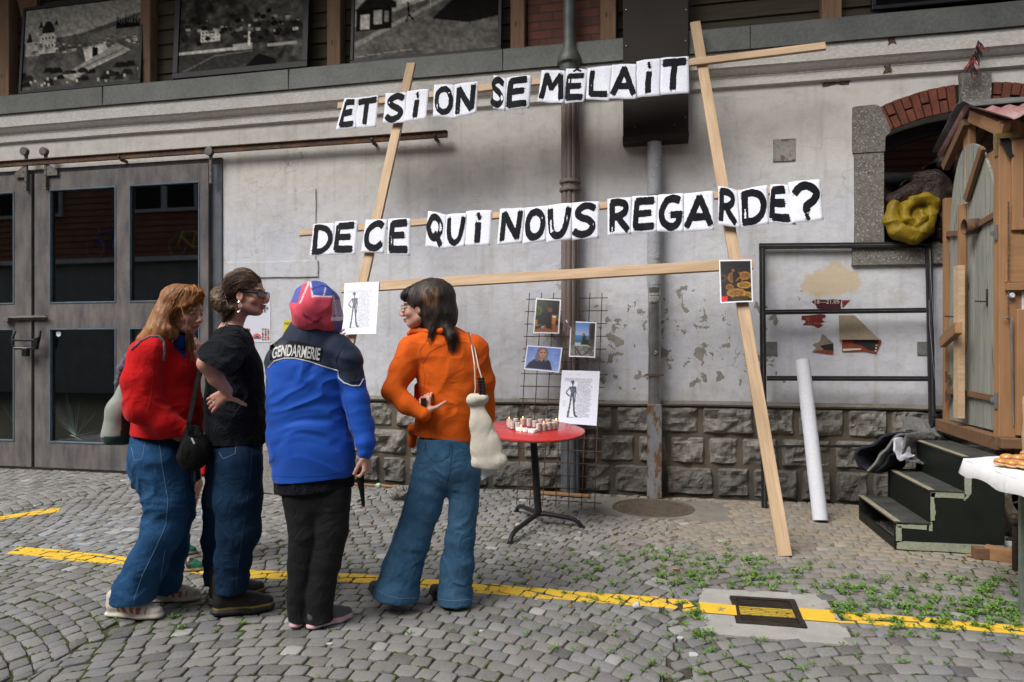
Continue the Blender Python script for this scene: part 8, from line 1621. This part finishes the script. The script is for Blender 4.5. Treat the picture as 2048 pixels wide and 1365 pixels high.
patch(B2, [(790, 716), (798, 714), (799, 717), (791, 719)], M['orange_seam'], sD, 'small_mark', .001); S = SDF(); S.chain([J(838, 775, .02), J(842, 800, .0)], [10*mp, 14*mp], .02); sobj('lining', S, M['red_knit'], Dp, .006, None, None, 1)
SG = thing('held_phone', J(848, 802, -.16), 'small black object held in the hand on the hip of the orange sweater', 'phone'); S = SDF(); S.box(J(847, 804, -.155), (.014, .009, .022), None, .004); sobj('case', S, M['blackplastic'], SG, .003, None, None, 1)
S = SDF(); S.chain([J(891, 884), J(894, 925)], [57*mp, 63*mp], .03, flat=FW, f=.72); S.chain([J(866, 940), J(846, 1015, -.02), J(824, 1080, -.03), J(804, 1140, -.04), J(792, 1190, -.05), J(788, 1215, -.05)], [40*mp, 37*mp, 36*mp, 39*mp, 44*mp, 46*mp], .02, flat=FW, f=.85); S.chain([J(924, 940), J(928, 1010), J(920, 1075), J(914, 1130), J(911, 1190), J(910, 1225)], [38*mp, 29*mp, 29*mp, 33*mp, 34*mp, 35*mp], .02, flat=FW, f=.9)
S.box(J(788, 1196+44, -.05), (52*mp, .2, 42*mp), [list(RI*.98-UP*.12), list(FW), list(UP*.98+RI*.12)], .004, '-'); S.box(J(911, 1207+42, 0), (37*mp, .2, 42*mp), [list(RI), list(FW), list(UP)], .004, '-'); S.box(J(892, 832), (.3, .3, 43*mp), None, .004, '-')
jD = sobj('flared_jeans', S, M['denim_d'], Dp, .006, folds(.006, (7, 7, 11), 71, True, .22), None, 1); B4 = bvh_of(jD)
seam(B4, [(851, 884), (853, 910), (868, 924), (884, 922), (898, 912), (901, 885)], .0014, M['stitch2'], jD, 'pocket_seam'); seam(B4, [(905, 888), (902, 930), (894, 968)], .0014, M['stitch2'], jD); seam(B4, [(830, 890), (815, 990), (800, 1050), (775, 1120), (752, 1176)], .0016, M['stitch2'], jD); seam(B4, [(752, 1180), (775, 1192), (800, 1198), (836, 1196)], .0016, M['stitch'], jD, 'hem_seam'); seam(B4, [(877, 1198), (900, 1202), (943, 1200)], .0016, M['stitch'], jD, 'hem_seam')
clog = sty(.030, (.010, .010, .011), (.016, .016, .017)); shoe(Dp, on_z(796, 1210), on_z(744, 1180), clog, 0, .08, .046); shoe(Dp, on_z(922, 1224), on_z(865, 1186), clog, 0, .08, .046)
TB = thing('tote_bag', J(980, 945, -.2), 'cream canvas tote bag hanging by thin cords from the shoulder of the orange sweater', 'bag'); S = SDF(); S.chain([J(954, 808, -.19), J(962, 850, -.20), J(972, 895, -.20), J(978, 925, -.2)], [13*mp, 19*mp, 27*mp, 30*mp], .02, flat=FW, f=.42); S.cone(J(955, 926, -.2), J(1003, 922, -.2), 10*mp, 12*mp, .02); S.box(J(980, 976, -.2), (.2, .2, 34*mp), [list(RI*.99-UP*.1), list(FW), list(UP*.99+RI*.1)], .01, '-'); S.cone(J(945, 800, -.2), J(968, 797, -.2), 11*mp, 10*mp, .02); 
tb = sobj('canvas_body', S, M['canvas'], TB, .005, folds(.005, (12, 12, 4), 15, True, .08), None, 1)
m = MB()
for P in ([(937, 662), (943, 690), (949, 730), (951, 775), (948, 798)], [(941, 668), (950, 700), (957, 735), (963, 755), (962, 792)]):
    pp = [cast(B2, x, y, .008) if k < 2 else None for k, (x, y) in enumerate(P)]; pp = [q or J(P[i][0], P[i][1], -.17-.01*i) for i, q in enumerate(pp)]; m.tube(pp, .0032, 6)
m.build('cord', M['cord'], TB, smooth=True); TR = thing('flexible_tripod', J(963, 785, -.22), 'small black jointed tripod sticking out of the cream tote bag', 'tripod')
for k in range(6):
    m = MB()
    for dx in (-4, 4): p = J(962+dx+k*.6, 758+k*6, -.21); m.lathe([(0, -.009), (.008, -.006), (.010, 0), (.008, .006), (0, .009)], tuple(p), 10)
    m.box(*[v for a, b in zip(J(962+k*.6, 758+k*6, -.21), (.012, .006, .004)) for v in (a-b, a+b)]); m.build('joint', M['blackplastic'], TR, smooth=True)
a_, b_, c_ = J(963, 921, -.16), J(1014, 934, -.16), J(963, 961, -.16); m = MB(); m.add([a_, b_, c_, a_+FW*.001, b_+FW*.001, c_+FW*.001], [(0, 1, 2), (5, 4, 3), (0, 1, 4, 3), (1, 2, 5, 4), (2, 0, 3, 5)]); tag(m.build('paper_sheet', M['paper'], origin=c_), 'white paper corner showing below the cream tote bag', 'paper sheet')

# ---- E: mostly hidden behind A and B
J, mp = prof(4.30); Ep = person(on_z(365, 1130), 'person in black mostly hidden behind the red sweater, green sneakers showing')
S = SDF(); S.chain([J(352, 690), J(366, 655)], [16*mp, 15*mp], .02); S.chain([J(345, 720), J(350, 860)], [36*mp, 38*mp], .05, flat=FW, f=1.1); S.chain([J(352, 715, -.12), J(378, 790, -.10), J(393, 716, -.06)], [15*mp, 12*mp, 8*mp], .02); S.chain([J(340, 715, .14), J(330, 840, .15)], [15*mp, 10*mp], .02)
hand(S, J(393, 716, -.06), UP+RI*.15, -RI, -FW, .95, (.5, .6, .5)); S.chain([J(360, 890, 0), J(388, 968, -.04), J(366, 1085, 0)], [24*mp, 15*mp, 8*mp], .02); S.chain([J(350, 890, .08), J(362, 985, .12), J(350, 1075, .2)], [24*mp, 15*mp, 8*mp], .02)
HE = head(S, J(362, 634, 0), RI*.7+FW*.6, UP); sobj('body', S, M['skin'], Ep, .0045, None, face_col(HE), 1)
hairE = m_hair('dark_brown_hair', (.075, .035, .025), (.035, .017, .013)); S = SDF(); S.ell(HE['L'](0, -.02, .035), (.085, .100, .09), [list(HE['r']), list(HE['f']), list(HE['u'])]); S.chain([J(362, 650, -.05), J(376, 690, -.08), J(382, 735, -.08)], [20*mp, 15*mp, 8*mp], .03); S.ell(HE['L'](0, .11, -.03), (.1, .07, .1), None, .01, '-'); sobj('hair', S, hairE, Ep, .006, lambda V: .008*vnoise(V, (40, 40, 12), 2), lambda V: np.ones((len(V), 3)), 1)
S = SDF(); S.chain([J(345, 720), J(350, 800), J(345, 880)], [42*mp, 44*mp, 50*mp], .04, flat=FW, f=1.1); S.chain([J(352, 712, -.14), J(378, 790, -.12), J(391, 735, -.08)], [22*mp, 18*mp, 13*mp], .02); S.chain([J(340, 880, .02), J(330, 930, .02), J(328, 990, .02)], [52*mp, 60*mp, 62*mp], .03, flat=FW, f=.8); S.cone(J(372, 900, -.05), J(384, 958, -.05), 22*mp, 17*mp, .02); S.box(J(328, 1015, 0), (.4, .5, 41*mp), None, .006, '-')
sobj('black_coat', S, M['black_cloth'], Ep, .007, folds(.007, (9, 9, 6), 5), None, 1)
S = SDF(); S.chain([J(406, 915, -.1), J(410, 945, -.1)], [6*mp, 7*mp], .01); sobj('red_scarf_end', S, M['red_knit'], Ep, .005, folds(.004, (20, 20, 20), 3), None, 1)
def sam(C, t, x, z, ms, zs): C[(~ms) & (t > .74)] = (.01, .13, .06); C[(~ms) & (t < .62) & (t > .25) & (np.abs(((t-.25)*9+z*1.4) % 1-.5) < .14)] = (.6, .6, .55)
sm_ = sty(.022, (.022, .026, .020), (.30, .22, .13), sam); shoe(Ep, on_z(342, 1141), on_z(404, 1141), sm_, 0, .075, .042, name='sneaker'); shoe(Ep, on_z(330, 1108), on_z(390, 1108), sm_, 0, .075, .042, name='sneaker')
m = MB(); m.tube([J(366, 1070, .0), J(362, 1105, .0)], [.046, .044], 12); m.build('sock', m_plain('dark_green_sock', (.012, .03, .022), .9), Ep, smooth=True)
